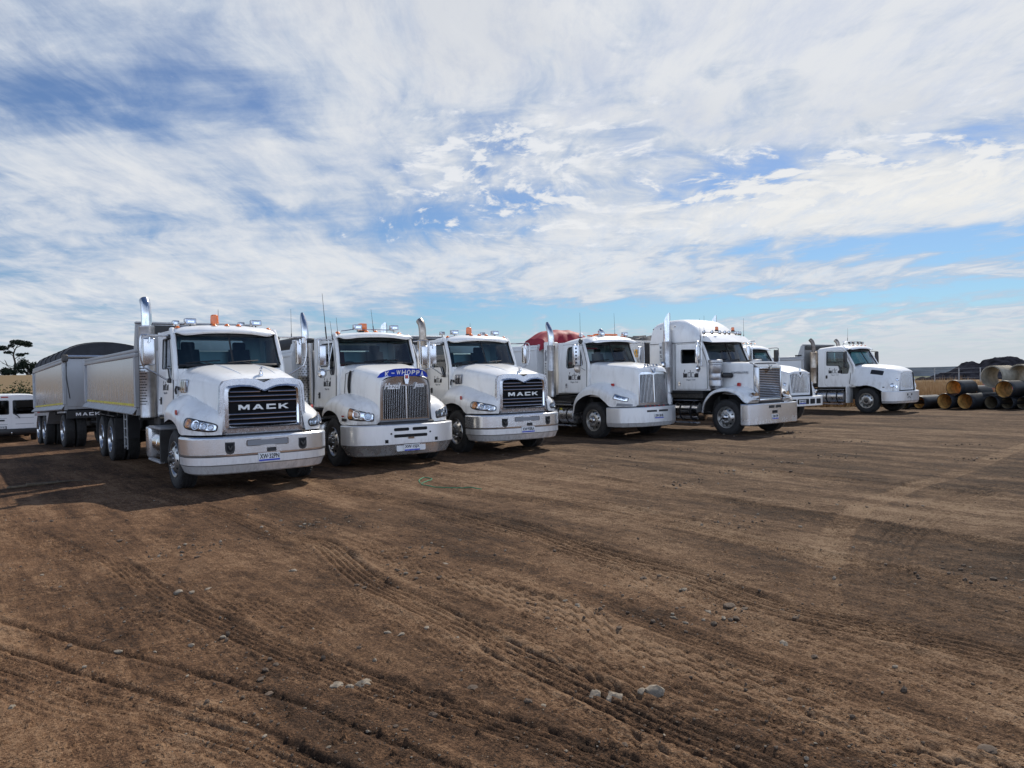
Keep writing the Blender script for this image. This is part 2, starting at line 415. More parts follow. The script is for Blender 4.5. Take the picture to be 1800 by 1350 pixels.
def tag(o, label=None, cat=None, group=None, kind=None):
    if label: o['label'] = label
    if cat: o['category'] = cat
    if group: o['group'] = group
    if kind: o['kind'] = kind
    return o
def dup(root, loc, rz, label=None):
    r = root.copy(); COL.objects.link(r); r.location = loc; r.rotation_euler = (0, 0, rz)
    if label: r['label'] = label
    for ch in list(root.children):
        c = ch.copy(); COL.objects.link(c); c.parent = r
        for g in list(ch.children):
            d = g.copy(); COL.objects.link(d); d.parent = c
    return r
# ---------------------------------------------------------------- ground
_rt = np.random.RandomState(3).rand(256, 256)
def vnoise(x, y, seed=0):
    x = x + seed*17.3; y = y + seed*9.7
    xi = np.floor(x).astype(int); yi = np.floor(y).astype(int); fx = x-xi; fy = y-yi
    fx = fx*fx*(3-2*fx); fy = fy*fy*(3-2*fy)
    g = lambda a, b: _rt[(a + seed*31) & 255, (b + seed*57) & 255]
    return (g(xi, yi)*(1-fx)+g(xi+1, yi)*fx)*(1-fy) + (g(xi, yi+1)*(1-fx)+g(xi+1, yi+1)*fx)*fy - .5
def fbm(x, y, octv=4, seed=0, gain=.5):
    t = 0; a = 1
    for k in range(octv):
        t = t + a*vnoise(x, y, seed+k); x = x*2.03; y = y*2.03; a *= gain
    return t
def sst(x, a, b): t = np.clip((x-a)/(b-a), 0, 1); return t*t*(3-2*t)
def gbase(x, y):
    """lie of the land: falls to the back left, a dry hill far left, flat elsewhere"""
    x = np.asarray(x, float); y = np.asarray(y, float)
    z = -.42*sst(-x, 8.5, 21)*sst(y, 15, 30)
    R = np.hypot(x, y)
    z = z - 14*sst(R, 110, 420)
    w = sst(-np.arctan2(x, y), math.radians(16), math.radians(27))*sst(R, 34, 60)
    z = z*(1-w) + w*(-.42 + 5.7*sst(R, 62, 300))
    return z

TRACKS = {
 'A': ([(-6.59, 12.88), (-5.57, 11.87), (-4.02, 10.34), (-3.02, 9.11), (-2.45, 8.59), (-2.11, 8.27), (-1.35, 6.83), (-0.9, 6.19), (-0.47, 5.6), (-0.04, 4.99), (0.47, 4.34), (0.71, 4.01), (1.07, 3.56), (1.28, 3.26), (2.2, 1.9)], 'ribs', .15, .019),
 'B': ([(-2.45, 9.23), (-1.66, 8.23), (-0.87, 7.24), (-0.04, 6.21), (0.41, 5.74), (0.75, 5.11), (1.12, 4.69), (1.45, 4.29), (1.96, 3.7), (2.31, 3.36), (3.3, 2.2)], 'wavy', .20, .018),
 'C': ([(-5.8, 16.2), (-3.51, 13.27), (-1.26, 10.56), (-0.04, 9.16), (0.85, 7.7), (1.53, 6.77), (1.96, 5.96), (2.46, 5.38), (2.87, 5.01), (3.2, 4.65), (3.49, 4.35), (5, 2.6)], 'ribs', .20, .022),
 'D': ([(-7.5, 7.8), (-5.07, 6.39), (-4.13, 5.89), (-3.12, 5.33), (-2.32, 4.91), (-1.69, 4.51), (-1.18, 4.21), (-0.62, 3.79), (-0.31, 3.54), (-0.04, 3.31), (1, 2.4)], 'furrow', .034, .020),
 'E': ([(-7, 7.0), (-4.34, 5.58), (-3.58, 5.19), (-3.07, 4.91), (-2.28, 4.47), (-1.82, 4.2), (-1.41, 3.95), (-0.94, 3.61), (-0.7, 3.43), (.4, 2.4)], 'furrow', .036, .023),
 'E2': ([(-7, 6.82), (-4.34, 5.40), (-3.58, 5.01), (-3.07, 4.73), (-2.28, 4.31), (-1.82, 4.04), (-1.41, 3.81), (-0.94, 3.50), (-0.7, 3.32), (.4, 2.3)], 'ribs', .10, .010),
 'G': ([(-4.5, 6.7), (-2.6, 5.54), (-1.71, 4.93), (-1.1, 4.58), (-0.36, 4.19), (0.26, 3.83), (0.77, 3.5), (1.0, 3.34), (2.2, 2.4)], 'wavy', .16, .007),
 'H': ([(-2.5, 16.5), (-0.04, 12.45), (1.5, 9.94), (2.52, 8.27), (3.15, 6.88), (3.56, 5.82), (3.83, 5.27), (5, 3.2)], 'wavy', .22, .010),
 'I': ([(-6, 5.9), (-3.59, 4.84), (-2.62, 4.29), (-1.96, 4.02), (-1.42, 3.72), (-1.14, 3.55), (0, 2.7)], 'ribs', .14, .010),
 'J': ([(-1.2, 10.2), (.3, 8.2), (1.05, 7.05), (1.57, 5.95), (2.0, 5.26), (2.46, 4.62), (2.78, 4.04), (4, 2.4)], 'wavy', .24, .012),
 'K': ([(20, 24), (12.95, 18.12), (8.22, 13.39), (5.94, 11.23), (4.78, 10.0), (3.81, 8.61), (3.15, 7.43), (2.69, 6.53), (2.3, 5.4)], 'dust', .17, .014),
 'L': ([(-0.9, 6.0), (-0.04, 5.21), (0.34, 4.92), (0.8, 4.32), (1.21, 4.04), (1.66, 3.65), (1.95, 3.43), (3, 2.5)], 'wavy', .17, .012),
 'M': ([(-2.0, 7.2), (-1.35, 6.3), (-.75, 5.5), (-.15, 4.75), (.35, 4.12), (.75, 3.62), (1.2, 3.1)], 'wavy', .13, .009),
 'N': ([(-9, 8.0), (-6.02, 8.62), (-4.88, 8.97), (-3.27, 8.37), (-1.72, 7.26), (-.5, 6.0)], 'wavy', .2, .006),
 'P': ([(-4.6, 8.2), (-3.2, 6.6), (-2.2, 5.6), (-1.2, 4.75), (-.2, 4.0), (1.2, 3.0)], 'ribs', .12, .012),
 'Q': ([(-8, 11.0), (-6.2, 9.3), (-4.6, 7.9), (-3.4, 6.9), (-2.4, 6.2), (-1.0, 5.3)], 'wavy', .16, .010),
 'R': ([(1.2, 13.5), (2.6, 11.2), (3.8, 9.4), (4.9, 7.8), (6.0, 6.2)], 'ribs', .2, .014),
 'S': ([(3.2, 15.5), (4.8, 13.2), (6.4, 11.0), (8.2, 8.6)], 'wavy', .24, .012),
 'U': ([(-3.2, 15.0), (-1.2, 12.6), (.8, 10.4), (2.2, 8.6), (3.4, 7.0), (4.6, 5.2)], 'ribs', .16, .012),
 'V': ([(.3, 6.6), (.9, 5.7), (1.6, 4.7), (2.3, 3.8), (3.0, 3.0)], 'ribs', .13, .012),
 'O': ([(3.0, 6.0), (3.36, 6.67), (4.15, 7.98), (5.39, 9.51), (7.2, 11.18), (8.93, 12.51), (14, 16.5)], 'ribs', .22, .016),
}
def build_ground():
    th0 = math.radians(52)
    dense = np.linspace(-th0, th0, 1050)
    coarse = np.linspace(th0, 2*PI-th0, 70)[1:-1]
    th = np.concatenate([dense, coarse])
    r = np.concatenate([[.05, .6, 1.2, 1.8, 2.2], np.geomspace(2.5, 46, 830), np.geomspace(46, 7000, 90)[1:]])
    R, T = np.meshgrid(r, th, indexing='ij'); X = R*np.sin(T); Y = R*np.cos(T)
    nr, nt = R.shape
    near = (R < 48)
    Z = gbase(X, Y)
    # fine relief, running along the way the trucks drive
    ca, sa = .616, -.788
    al = X*ca + Y*sa; ac = -X*sa + Y*ca
    relief = .042*fbm(X*.45, Y*.45, 4, 1) + .018*fbm(al*.9, ac*3.0, 4, 5) + .012*fbm(X*7, Y*7, 4, 9, .62) + 0.006*np.abs(fbm(X*15, Y*15, 3, 12, .6))
    fade = np.clip(1.2 - R/46, 0, 1)
    fine_ = np.clip(1.3 - R/16, .25, 1)
    tone = .6*fbm(X*.32, Y*.32, 4, 20) + .9*fbm(al*.35, ac*2.2, 5, 25, .62) + .35*fbm(X*3.1, Y*3.1, 4, 30, .6)
    dz = np.zeros_like(Z); flat = np.zeros_like(Z)
    for k, (pts, kind, w, dep) in TRACKS.items():
        P = np.array(pts, float); P = np.array([crpt(P, i/10) for i in range((len(P)-1)*10+1)])
        seg = np.diff(P, axis=0); L = np.concatenate([[0], np.cumsum(np.hypot(seg[:, 0], seg[:, 1]))])
        use_x = np.all(np.diff(P[:, 0]) != 0) and (np.all(np.diff(P[:, 0]) > 0) or np.all(np.diff(P[:, 0]) < 0))
        a, b = (0, 1) if use_x else (1, 0)
        o = np.argsort(P[:, a]); pa, pb, pl = P[o, a], P[o, b], L[o]
        QA, QB = (X, Y) if use_x else (Y, X)
        h = np.interp(QA, pa, pb); sl = np.gradient(pb, pa); s_ = np.interp(QA, pa, sl)
        wob = .03*vnoise(QA*1.3, QA*0+ord(k[0]), 3)
        d = (QB-h)/np.sqrt(1+s_*s_) + wob
        ins = (QA > pa[0]) & (QA < pa[-1]) & near
        t = np.interp(QA, pa, pl)
        e = np.clip(np.minimum(QA-pa[0], pa[-1]-QA)/.6, 0, 1)*ins
        patch = np.clip(.85 + 1.1*fbm(X*.9, Y*.9, 3, ord(k[0])), .25, 1)*e
        body = (1 - sst(np.abs(d), w*.88, w*1.12))
        if kind != 'furrow': dep = dep*1.3
        if kind == 'furrow':
            ragged = .020*fbm(X*3.5, Y*3.5, 5, 44, .6)
            dd = np.abs(d+ragged)
            gz = -dep*(1-sst(dd, 0, w)) + dep*.55*np.exp(-((dd-w*1.9)/(w*.8))**2)
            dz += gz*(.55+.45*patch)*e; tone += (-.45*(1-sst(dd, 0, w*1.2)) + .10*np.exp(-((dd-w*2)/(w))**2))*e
        else:
            if kind == 'ribs':
                ph = d/(w*2/5.0); gd = np.abs(ph-np.round(ph))*(w*2/5.0) + .006*vnoise(X*22, Y*22, 7)
                pr = -np.exp(-(gd/.014)**2)+.35
                gz = -dep*.45 + dep*1.0*pr
            else:
                dw = d + .018*np.sign(np.sin(t/.085*PI))*np.abs(np.sin(t/.085*PI))**.6
                ph = dw/(w*2/4.0); gd = np.abs(ph-np.round(ph))*(w*2/4.0) + .006*vnoise(X*22, Y*22, 7)
                pr = -np.exp(-(gd/.015)**2)+.3
                gz = -dep*.3 + dep*1.1*pr
            shoulder = dep*.8*np.exp(-((np.abs(d)-w*1.25)/(w*.22))**2)
            dz += (gz*body + shoulder)*patch; flat = np.maximum(flat, body*patch)
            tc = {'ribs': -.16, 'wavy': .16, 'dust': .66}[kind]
            tone += (tc + .10*np.where(pr > 0, 1, -1)*(.5 if kind != 'ribs' else 1))*body*patch  # tread grooves toned darker than the ribs
    # pale, dusty patch where vehicles turn
    tone += .16*sst(np.hypot(X-.5, Y-9), 7, 1) + .7*np.exp(-(((X-3.1)/.45)**2 + ((Y-7.5)/.75)**2)) + .35*np.exp(-(((X+3.2)/1.5)**2+((Y-7.6)/.7)**2)) + .3*np.exp(-(((X-2.2)/.5)**2+((Y-11.8)/.8)**2))
    tone += -.25*np.exp(-(((X-1.6)/.9)**2+((Y-5.9)/.5)**2)) + .22*sst(-X, 2, 9)*sst(12-Y, 0, 6)
    # scattered crumbs
    cr = np.clip(fbm(X*19, Y*19, 3, 60, .6)-.42, 0, 1)*(R < 14)
    crz = np.clip(cr, 0, .25)*.09*np.clip(1.4-R/11, 0, 1)*(1-.6*flat)
    Z = Z + relief*fade*(1-.55*flat) + dz*fade + crz
    tone = tone + crz*14*.35
    # where grass takes over from bare dirt
    far = sst(Y + .33*X, 39.5, 44) * (X > 0) + sst(R, 44, 60)*(X <= 0)
    far = np.clip(far, 0, 1)
    co = np.stack([X, Y, Z], -1).reshape(-1, 3)
    idx = np.arange(nr*nt).reshape(nr, nt); nx = np.roll(idx, -1, axis=1)
    q = np.stack([idx[:-1], nx[:-1], nx[1:], idx[1:]], -1).reshape(-1, 4)[:, ::-1]
    me = bpy.data.meshes.new('ground')
    me.vertices.add(len(co)); me.vertices.foreach_set('co', co.astype('f').ravel())
    me.loops.add(q.size); me.loops.foreach_set('vertex_index', q.astype('i').ravel())
    me.polygons.add(len(q)); me.polygons.foreach_set('loop_start', np.arange(0, q.size, 4, dtype='i'))
    me.polygons.foreach_set('use_smooth', np.ones(len(q), bool))
    me.update(calc_edges=True)
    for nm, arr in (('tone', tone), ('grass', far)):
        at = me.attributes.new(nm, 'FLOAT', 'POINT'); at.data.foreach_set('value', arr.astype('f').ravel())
    m, N, b = new_mat('ground_dirt')
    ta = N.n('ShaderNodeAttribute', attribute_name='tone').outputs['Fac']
    ga = N.n('ShaderNodeAttribute', attribute_name='grass').outputs['Fac']
    o = N.n('ShaderNodeTexCoord').outputs['Object']
    al_ = N.mapv(o, (0, 0, 0), (0, 0, .907), (1, 1, 1))
    st = N.noise(N.mapv(al_, (0, 0, 0), (0, 0, 0), (.55, 7, 1)), 2.2, 6, .65, .3)
    fine = N.noise(o, 55, 4, .7); mid = N.noise(o, 6.5, 6, .68, .2); big = N.noise(o, .23, 3, .5)
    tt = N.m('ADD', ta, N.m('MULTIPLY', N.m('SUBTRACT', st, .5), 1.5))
    tt = N.m('ADD', tt, N.m('MULTIPLY', N.m('SUBTRACT', mid, .5), 1.9))
    tt = N.m('ADD', tt, N.m('MULTIPLY', N.m('SUBTRACT', fine, .5), 3.2))
    tt = N.m('ADD', tt, N.m('MULTIPLY', N.m('SUBTRACT', N.noise(o, 170, 2, .6), .5), 2.0))
    def cells(sc):
        v = N.n('ShaderNodeTexVoronoi'); N.l(N.vm('ADD', o, N.vm('MULTIPLY', N.vm('SUBTRACT', N.noise(o, sc*.7, 3, .6, 0, 1), (.5, .5, .5)), (1.2/sc, 1.2/sc, 0))), v.inputs['Vector']); v.inputs['Scale'].default_value = sc
        s_ = N.n('ShaderNodeSeparateXYZ'); N.l(v.outputs['Color'], s_.inputs[0]); return s_.outputs[0], v.outputs['Distance']
    cA, dA = cells(34); cB, dB = cells(78)
    crumb = N.rng(N.noise(o, 1.4, 5, .65), .40, .62)
    tt = N.m('ADD', tt, N.m('MULTIPLY', N.m('SUBTRACT', cA, .5), N.m('MULTIPLY', crumb, .75)))
    tt = N.m('ADD', tt, N.m('MULTIPLY', N.m('SUBTRACT', cB, .5), .55))
    tt = N.m('ADD', tt, N.m('MULTIPLY', N.m('SUBTRACT', N.noise(N.mapv(al_, (0, 0, 0), (0, 0, 0), (.16, 1.3, 1)), 1.0, 5, .6, .2), .5), 1.3))
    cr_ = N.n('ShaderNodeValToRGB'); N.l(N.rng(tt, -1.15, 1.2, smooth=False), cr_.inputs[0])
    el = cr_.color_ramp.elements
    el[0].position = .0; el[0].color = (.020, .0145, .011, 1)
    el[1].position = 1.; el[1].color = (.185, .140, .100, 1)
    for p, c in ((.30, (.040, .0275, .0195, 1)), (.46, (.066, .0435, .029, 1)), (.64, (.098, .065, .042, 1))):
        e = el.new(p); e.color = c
    # redder on the near left, greyer away to the right
    sp = N.n('ShaderNodeSeparateXYZ'); N.l(o, sp.inputs[0])
    red = N.rng(N.m('ADD', N.m('SUBTRACT', N.m('MULTIPLY', sp.outputs[0], -.12), N.m('MULTIPLY', sp.outputs[1], .055)), N.m('MULTIPLY', big, 1.2)), -.9, 1.1)
    c1 = N.mix(red, N.mix(1.0, cr_.outputs[0], (.99, .98, .97, 1), 'MULTIPLY'), N.mix(1.0, cr_.outputs[0], (1.14, .975, .86, 1), 'MULTIPLY'))
    # pale stone flecks trodden into the surface
    vo = N.n('ShaderNodeTexVoronoi'); N.l(o, vo.inputs['Vector']); vo.inputs['Scale'].default_value = 26; vo.inputs['Randomness'].default_value = 1
    fl = N.m('MULTIPLY', N.rng(vo.outputs['Distance'], .20, .10), N.rng(N.noise(o, 1.9, 4, .7), .56, .68))
    c1 = N.mix(1.0, c1, (1.14, 1.08, 1.0, 1), 'MULTIPLY')
    c1 = N.mix(N.m('MULTIPLY', fl, .75), c1, (.24, .195, .15, 1))
    gn = N.noise(o, .035, 4, .6)
    gcol = N.mix(N.rng(gn, .4, .6), (.22, .145, .075, 1), (.16, .115, .06, 1))
    gcol = N.mix(N.rng(sp.outputs[1], 95, 140), gcol, N.mix(N.rng(sp.outputs[0], -60, 0), (.165, .118, .066, 1), (.085, .095, .055, 1)))
    N.l(N.mix(ga, c1, gcol), b.inputs['Base Color'])
    b.inputs['Roughness'].default_value = .95; b.inputs['Specular IOR Level'].default_value = .12
    bp = N.n('ShaderNodeBump'); bp.inputs['Strength'].default_value = .85; bp.inputs['Distance'].default_value = .035
    hh = N.m('ADD', N.m('MULTIPLY', fine, .38), N.m('ADD', N.m('MULTIPLY', mid, .9), N.m('ADD', N.m('MULTIPLY', st, .6), N.m('MULTIPLY', fl, .5))))
    hh = N.m('ADD', hh, N.m('ADD', N.m('MULTIPLY', N.m('MULTIPLY', N.rng(dA, .45, .0), crumb), .55), N.m('MULTIPLY', N.rng(dB, .45, .0), .22)))
    N.l(hh, bp.inputs['Height']); N.l(bp.outputs[0], b.inputs['Normal'])
    me.materials.append(m)
    tag(link('ground', me), kind='structure')
build_ground()
# ---------------------------------------------------------------- truck parts (x forward, y to the truck's left, z up)
def wheel_meshes():
    """shared mesh data: steer rim, drive rim, tyres, hub"""
    D = {}
    def grab(mb, nm):
        o = mb.build(nm); me = o.data; bpy.data.objects.remove(o); return me
    # tyre, outer face towards -y; axis along y; r .52
    def tyre(w, nm):
        b = MB(); h = w/2
        b.lathe([(.300, -h*.72), (.315, -h*.90), (.36, -h*1.02), (.42, -h*1.04), (.470, -h*.97), (.497, -h*.86), (.512, -h*.70), (.520, -h*.4),
                 (.520, -h*.36), (.508, -h*.35), (.508, -h*.31), (.521, -h*.30), (.522, -h*.04), (.509, -h*.03), (.509, h*.03), (.522, h*.04), (.521, h*.30),
                 (.508, h*.31), (.508, h*.35), (.520, h*.36), (.520, h*.4), (.512, h*.7), (.497, h*.86), (.47, h*.97), (.42, h*1.04), (.36, h*1.02), (.315, h*.9), (.300, h*.72)],
                (0, 0, 0), (0, 1, 0), 'rubber', 48)
        for k in range(56):        # shoulder lugs
            a = 2*PI*k/56
            for sg in (-1, 1):
                c, s_ = math.cos(a), math.sin(a); c2, s2 = math.cos(a+.07), math.sin(a+.07)
                pts = []
                for rr in (.500, .5235):
                    for (cc, ss) in ((c, s_), (c2, s2)):
                        pts.append((rr*cc, sg*h*.55, rr*ss)); pts.append((rr*cc, sg*h*(.99 if rr < .51 else .86), rr*ss))
                b.hexa([pts[0], pts[1], pts[3], pts[2], pts[4], pts[5], pts[7], pts[6]], 'rubber')
        return grab(b, nm)
    D['tyre'] = tyre(.29, 'tyre')
    b = MB()      # two tyres side by side on a drive axle, as one mesh of tread
    D['dual'] = tyre(.27, 'dual_tyre')
    def rim(kind):
        b = MB(); h = .145
        if kind == 'steer':
            b.lathe([(.318, -h*.92), (.312, -h*1.0), (.300, -h*.98), (.288, -h*.80), (.270, -h*.62), (.225, -h*.92), (.18, -h*1.12), (.150, -h*1.16), (.10, -h*1.16), (.0, -h*1.16)], (0, 0, 0), (0, 1, 0), 'alloy_rim', 40)
            for k in range(10):
                a = 2*PI*k/10; c, s_ = math.cos(a), math.sin(a)
                n = np.array([c*.55, -.84, s_*.55]); p = np.array([c*.236, -h*.885-.004, s_*.236])
                b.disc(p, n, .024, 'black_hole', 14, .036)
                # rounded lip round each hand hole
            for k in range(10):
                a = 2*PI*(k+.5)/10; c, s_ = math.cos(a), math.sin(a)
                b.lathe([(.0, -.034), (.012, -.034), (.016, -.022), (.017, .0)], (c*.142, -h*1.16, s_*.142), (0, 1, 0), 'steel_rim', 8)
        else:
            b.lathe([(.318, -h*.90), (.312, -h*1.0), (.300, -h*.98), (.292, -h*.80), (.285, -h*.2), (.270, h*.25), (.245, h*.42), (.19, h*.40), (.165, h*.25), (.0, h*.25)], (0, 0, 0), (0, 1, 0), 'steel_rim', 40)
            for k in range(8):
                a = 2*PI*k/8; c, s_ = math.cos(a), math.sin(a)
                b.disc((c*.222, h*.405-.005, s_*.222), (0, -1, 0), .026, 'black_hole', 12)
            for k in range(10):
                a = 2*PI*(k+.5)/10; c, s_ = math.cos(a), math.sin(a)
                b.lathe([(.0, -.03), (.013, -.03), (.016, -.02), (.017, .0)], (c*.142, h*.25, s_*.142), (0, 1, 0), 'steel_rim', 8)
        return grab(b, 'rim')
    D['rim_s'] = rim('steer'); D['rim_d'] = rim('drive')
    def hub(kind, m):
        b = MB()
        if kind == 's': b.lathe([(0, -.245), (.05, -.243), (.066, -.232), (.072, -.20), (.088, -.185), (.095, -.16)], (0, 0, 0), (0, 1, 0), m, 24)
        else: b.lathe([(0, -.13), (.06, -.13), (.085, -.11), (.09, -.05), (.12, -.04), (.125, .04)], (0, 0, 0), (0, 1, 0), m, 24)
        return grab(b, 'hub')
    D['hub_dark'] = hub('s', 'dark_hub'); D['hub_chrome'] = hub('s', 'chrome'); D['hub_d'] = hub('d', 'dark_hub')
    return D
WM = wheel_meshes()
def wheel(root, x, y, z=.52, drive=False, hub='hub_dark', steer=0.0):
    s = -1 if y < 0 else 1
    w = link('wheel', WM['rim_d' if drive else 'rim_s'], root, None, (x, y, z))
    w.rotation_euler = (0, 0, (0 if s < 0 else PI) + steer)
    w.rotation_euler.rotate_axis('Y', random.uniform(0, 6))
    link('tyre', WM['dual' if drive else 'tyre'], w)
    if drive:
        link('tyre', WM['dual'], w, None, (0, .31, 0))
    link('hub', WM['hub_d' if drive else hub], w)
    return w

def side_map(hw, tum, z0, s):
    return lambda x, z, w: (x, s*(hw - tum*(z-z0) + w), z)

def logo(b, f, x, z, sc=1.0):
    """small fleet mark on a door: two black machine shapes either side of three thin letters"""
    def pl(pts, m='black_letter'): b.plate([(x+p[0]*sc, z+p[1]*sc) for p in pts], [], f, .016, .020, m)
    # left and right machine silhouettes
    pl([(-.25, -.09), (-.12, -.09), (-.12, .0), (-.155, .03), (-.20, .0), (-.22, .045), (-.25, .03)])
    pl([(.25, -.09), (.12, -.09), (.12, .0), (.15, .0), (.17, .035), (.22, .01), (.25, .045)])
    pl([(-.225, .06), (-.205, .06), (-.19, .12), (-.21, .12)]); pl([(.20, .07), (.215, .07), (.235, .125), (.218, .125)])
    def stroke(pts):
        for a, c in zip(pts[:-1], pts[1:]):
            a = np.array(a); c = np.array(c); d = c-a; d = d/np.linalg.norm(d); n = np.array([-d[1], d[0]])*.007
            pl([tuple(a-n), tuple(c-n), tuple(c+n), tuple(a+n)])
    stroke([(-.012, .105), (-.012, -.085)]); stroke([(-.012, -.078), (-.09, -.078)]); stroke([(-.09, -.085), (-.09, .045)]); stroke([(-.09, .038), (-.012, .038)])
    stroke([(.10, .038), (.025, .038)]); stroke([(.025, .045), (.025, -.085)]); stroke([(.025, -.078), (.10, -.078)])

def make_cab(root, P):
    """hollow cab: sides with window openings, roof, screen, back wall, doors, seats"""
    hw, tum, zf = P['hw'], P.get('tum', .045), P['zf']
    xb, zb, xt, zt, xr = P['xb'], P['zb'], P['xt'], P['zt'], P['xr']
    yat = lambda z: hw - tum*(z-zf)
    win = P['win']; x0, x1, zd = P['door']
    b = MB()
    xf = P.get('xf', xb+.08)
    outer = [(xr, zf), (xf, zf), (xb, zb), (xt, zt), (xt-.12, zt+.05), (xr, zt+.05)]
    whole = rpoly(win, .05)
    for s in (-1, 1):
        b.plate(rpoly(outer, [.02, .0, .0, .0, .05, .05]), [whole], side_map(hw, tum, zf, s), -.04, 0, 'white_paint')
        b.tube([(xb, s*(yat(zb)-.02), zb-.25), (xb, s*(yat(zb)-.02), zb), (xt, s*(yat(zt)-.02), zt), (xt-.1, s*(yat(zt)-.02), zt+.06)], .045, 'white_paint', 10, smooth_n=2)
    # back wall with a rear window
    rw = P.get('rearwin', True)
    b.plate(rect(-hw+.03, zf, hw-.03, zt+.05), [rpoly(rect(-.62, zb+.06, .62, zt-.08), .06)] if rw else [], lambda y, z, w: (xr+w, y, z), 0, .03, 'white_paint')
    # roof
    secs = []
    for (x, zc, ze, hwk, sq, bow) in P['roof']:
        h = yat(zt)*hwk
        half = [(0, zc), (.45*h, zc-.012), (.80*h, zc-.045), (.95*h, zc-.10*sq), (1.0*h, zc-.19*sq), (1.0*h, ze)]
        bx = lambda y: x + bow*(1-(y/h)**2)
        secs.append([(bx(y), -y, z) for y, z in half[::-1]] + [(bx(y), y, z) for y, z in half[1:]])
    b.loft(secs, 'white_paint', 4, 3)
    r0 = secs[0]; b.add(r0, [list(range(len(r0)))], 'white_paint')
    # floor, firewall, dash
    b.box(xr+.02, xf, -hw+.05, hw-.05, zf-.02, zf+.03, 'chassis_dark')
    b.box(xb-.55, xb+.0, -hw+.06, hw-.06, zf+.1, zb-.06, 'black_plastic', .06, 3)
    b.box(xb-.06, xb+.02, -hw+.05, hw-.05, zf, zb-.05, 'white_paint', .01)
    b.box(xr+.04, xt-.2, -yat(zt)+.06, yat(zt)-.06, zt-.02, zt+.02, 'cab_trim', .01)
    cab = b.build('cab', root)
    # seats, steering wheel
    b = MB()
    for sy, mm in ((-.5, P.get('seatR', 'seat_dark')), (.5, 'seat_dark')):
        b.box(xr+.2, xr+.72, sy-.24, sy+.24, zf+.35, zf+.52, mm, .05, 3)
        b.hexa([(xr+.16, sy-.23, zf+.5), (xr+.30, sy-.23, zf+.5), (xr+.30, sy+.23, zf+.5), (xr+.16, sy+.23, zf+.5), (xr+.06, sy-.20, zt-.28), (xr+.16, sy-.20, zt-.28), (xr+.16, sy+.20, zt-.28), (xr+.06, sy+.20, zt-.28)], mm)
        b.box(xr+.06, xr+.16, sy-.13, sy+.13, zt-.30, zt-.13, mm, .04, 3)
    b.build('seats', cab)
    b = MB(); c = np.array([xb-.62, -.5, zb-.06]); ax = np.array([-.5, 0, .86]); e1 = np.array([0, 1., 0]); e2 = np.cross(ax, e1)
    b.tube([c + .23*(math.cos(t)*e1 + math.sin(t)*e2) for t in np.linspace(0, 2*PI, 29)], .016, 'black_plastic', 6, False)
    for t in (.5, 2.6, 4.7): b.tube([c, c + .23*(math.cos(t)*e1+math.sin(t)*e2)], .014, 'black_plastic', 5)
    b.tube([c, c-ax*.4], .03, 'black_plastic', 6)
    b.build('steering_wheel', cab)
    # screen
    bulge = P.get('bulge', .16)
    def scr(y, z, w=0.0):      # y in -1..1, z in 0..1
        x = xb + (xt-xb)*z; hh = yat(zb + (zt-zb)*z) - .05
        return (x + bulge*(1-abs(y)**2.2)*(1-.15*z) + w, y*hh, zb + (zt-zb)*z + (.03*(1-y*y) if z > .9 else 0))
    zl = P.get('scr_low', .02)
    b = MB(); b.grid([[scr(-1+2*i/16, zl+(1-zl)*j/8) for j in range(9)] for i in range(17)], 'windscreen_glass')
    ws = b.build('windscreen', root)
    b = MB(); per = [scr(-1+2*i/16, zl, .01) for i in range(17)] + [scr(1, zl+(1-zl)*j/6, .01) for j in range(1, 7)] + [scr(1-2*i/16, 1, .01) for i in range(1, 17)] + [scr(-1, 1-(1-zl)*j/6, .01) for j in range(1, 7)]
    b.tube(per, .026, 'black_plastic', 6, False)
    if P.get('split'): b.tube([scr(.0, zl+(1-zl)*j/6, .004) for j in range(7)], .018, 'black_plastic', 6)
    # dark band along the top of the glass
    b.grid([[scr(-1+2*i/16, z, .004) for z in (.90, .95, 1.0)] for i in range(17)], 'black_plastic')
    b.build('screen_seal', ws)
    for sy in ((-.35, .40) if not P.get('wip') else P['wip']):
        b = MB(); p0 = np.array(scr(sy, zl, .04)); p1 = np.array(scr(sy-.22, zl+.10, .05)); p2 = np.array(scr(sy-.52, zl+.06, .035)); p3 = np.array(scr(sy+.10, zl+.13, .035))
        b.tube([p0, p1], .010, 'black_plastic', 5); b.tube([p2, p1, p3], .012, 'black_plastic', 5); b.build('wiper', root)
    # cab visor of the lintel: dark sun blinds behind the glass
    # doors
    for s in (-1, 1):
        f = side_map(hw, tum, zf, s)
        b = MB(); fx = lambda z: xb + (xt-xb)*(z-zb)/(zt-zb)
        do = [(x0, zd), (x1, zd), (min(x1, xb-.05), zb-.02), (fx(zt-.05)-.06, zt-.03), (x0, zt-.03)]
        if P.get('doorcut'): do = [(x0+.10, zd)] + do[1:] + [(x0, zd+.12)]
        do = rpoly(do, .05)
        b.plate(do, [rpoly(win, .05)], f, .0, .013, 'white_paint')
        dr = b.build('door', root)
        b = MB(); lp = [f(p[0], p[1], .004) for p in do]; b.tube(lp+[lp[0]], .009, 'black_hole', 5, False); b.build('door_seal', dr)
        b = MB(); b.plate(rpoly(win, .05), [], f, -.03, -.024, P.get('sideglass', 'side_glass'))
        lw = [f(p[0], p[1], .008) for p in rpoly(win, .05)]; b.tube(lw+[lw[0]], .012, 'black_plastic', 5, False)
        if P.get('ventbar'): xv = P['ventbar']; b.tube([f(xv, min(p[1] for p in win)+.05, -.01), f(xv, zt-.1, -.01)], .012, 'black_plastic', 5)
        b.build('door_window', dr)
        hx, hz = P['handle']
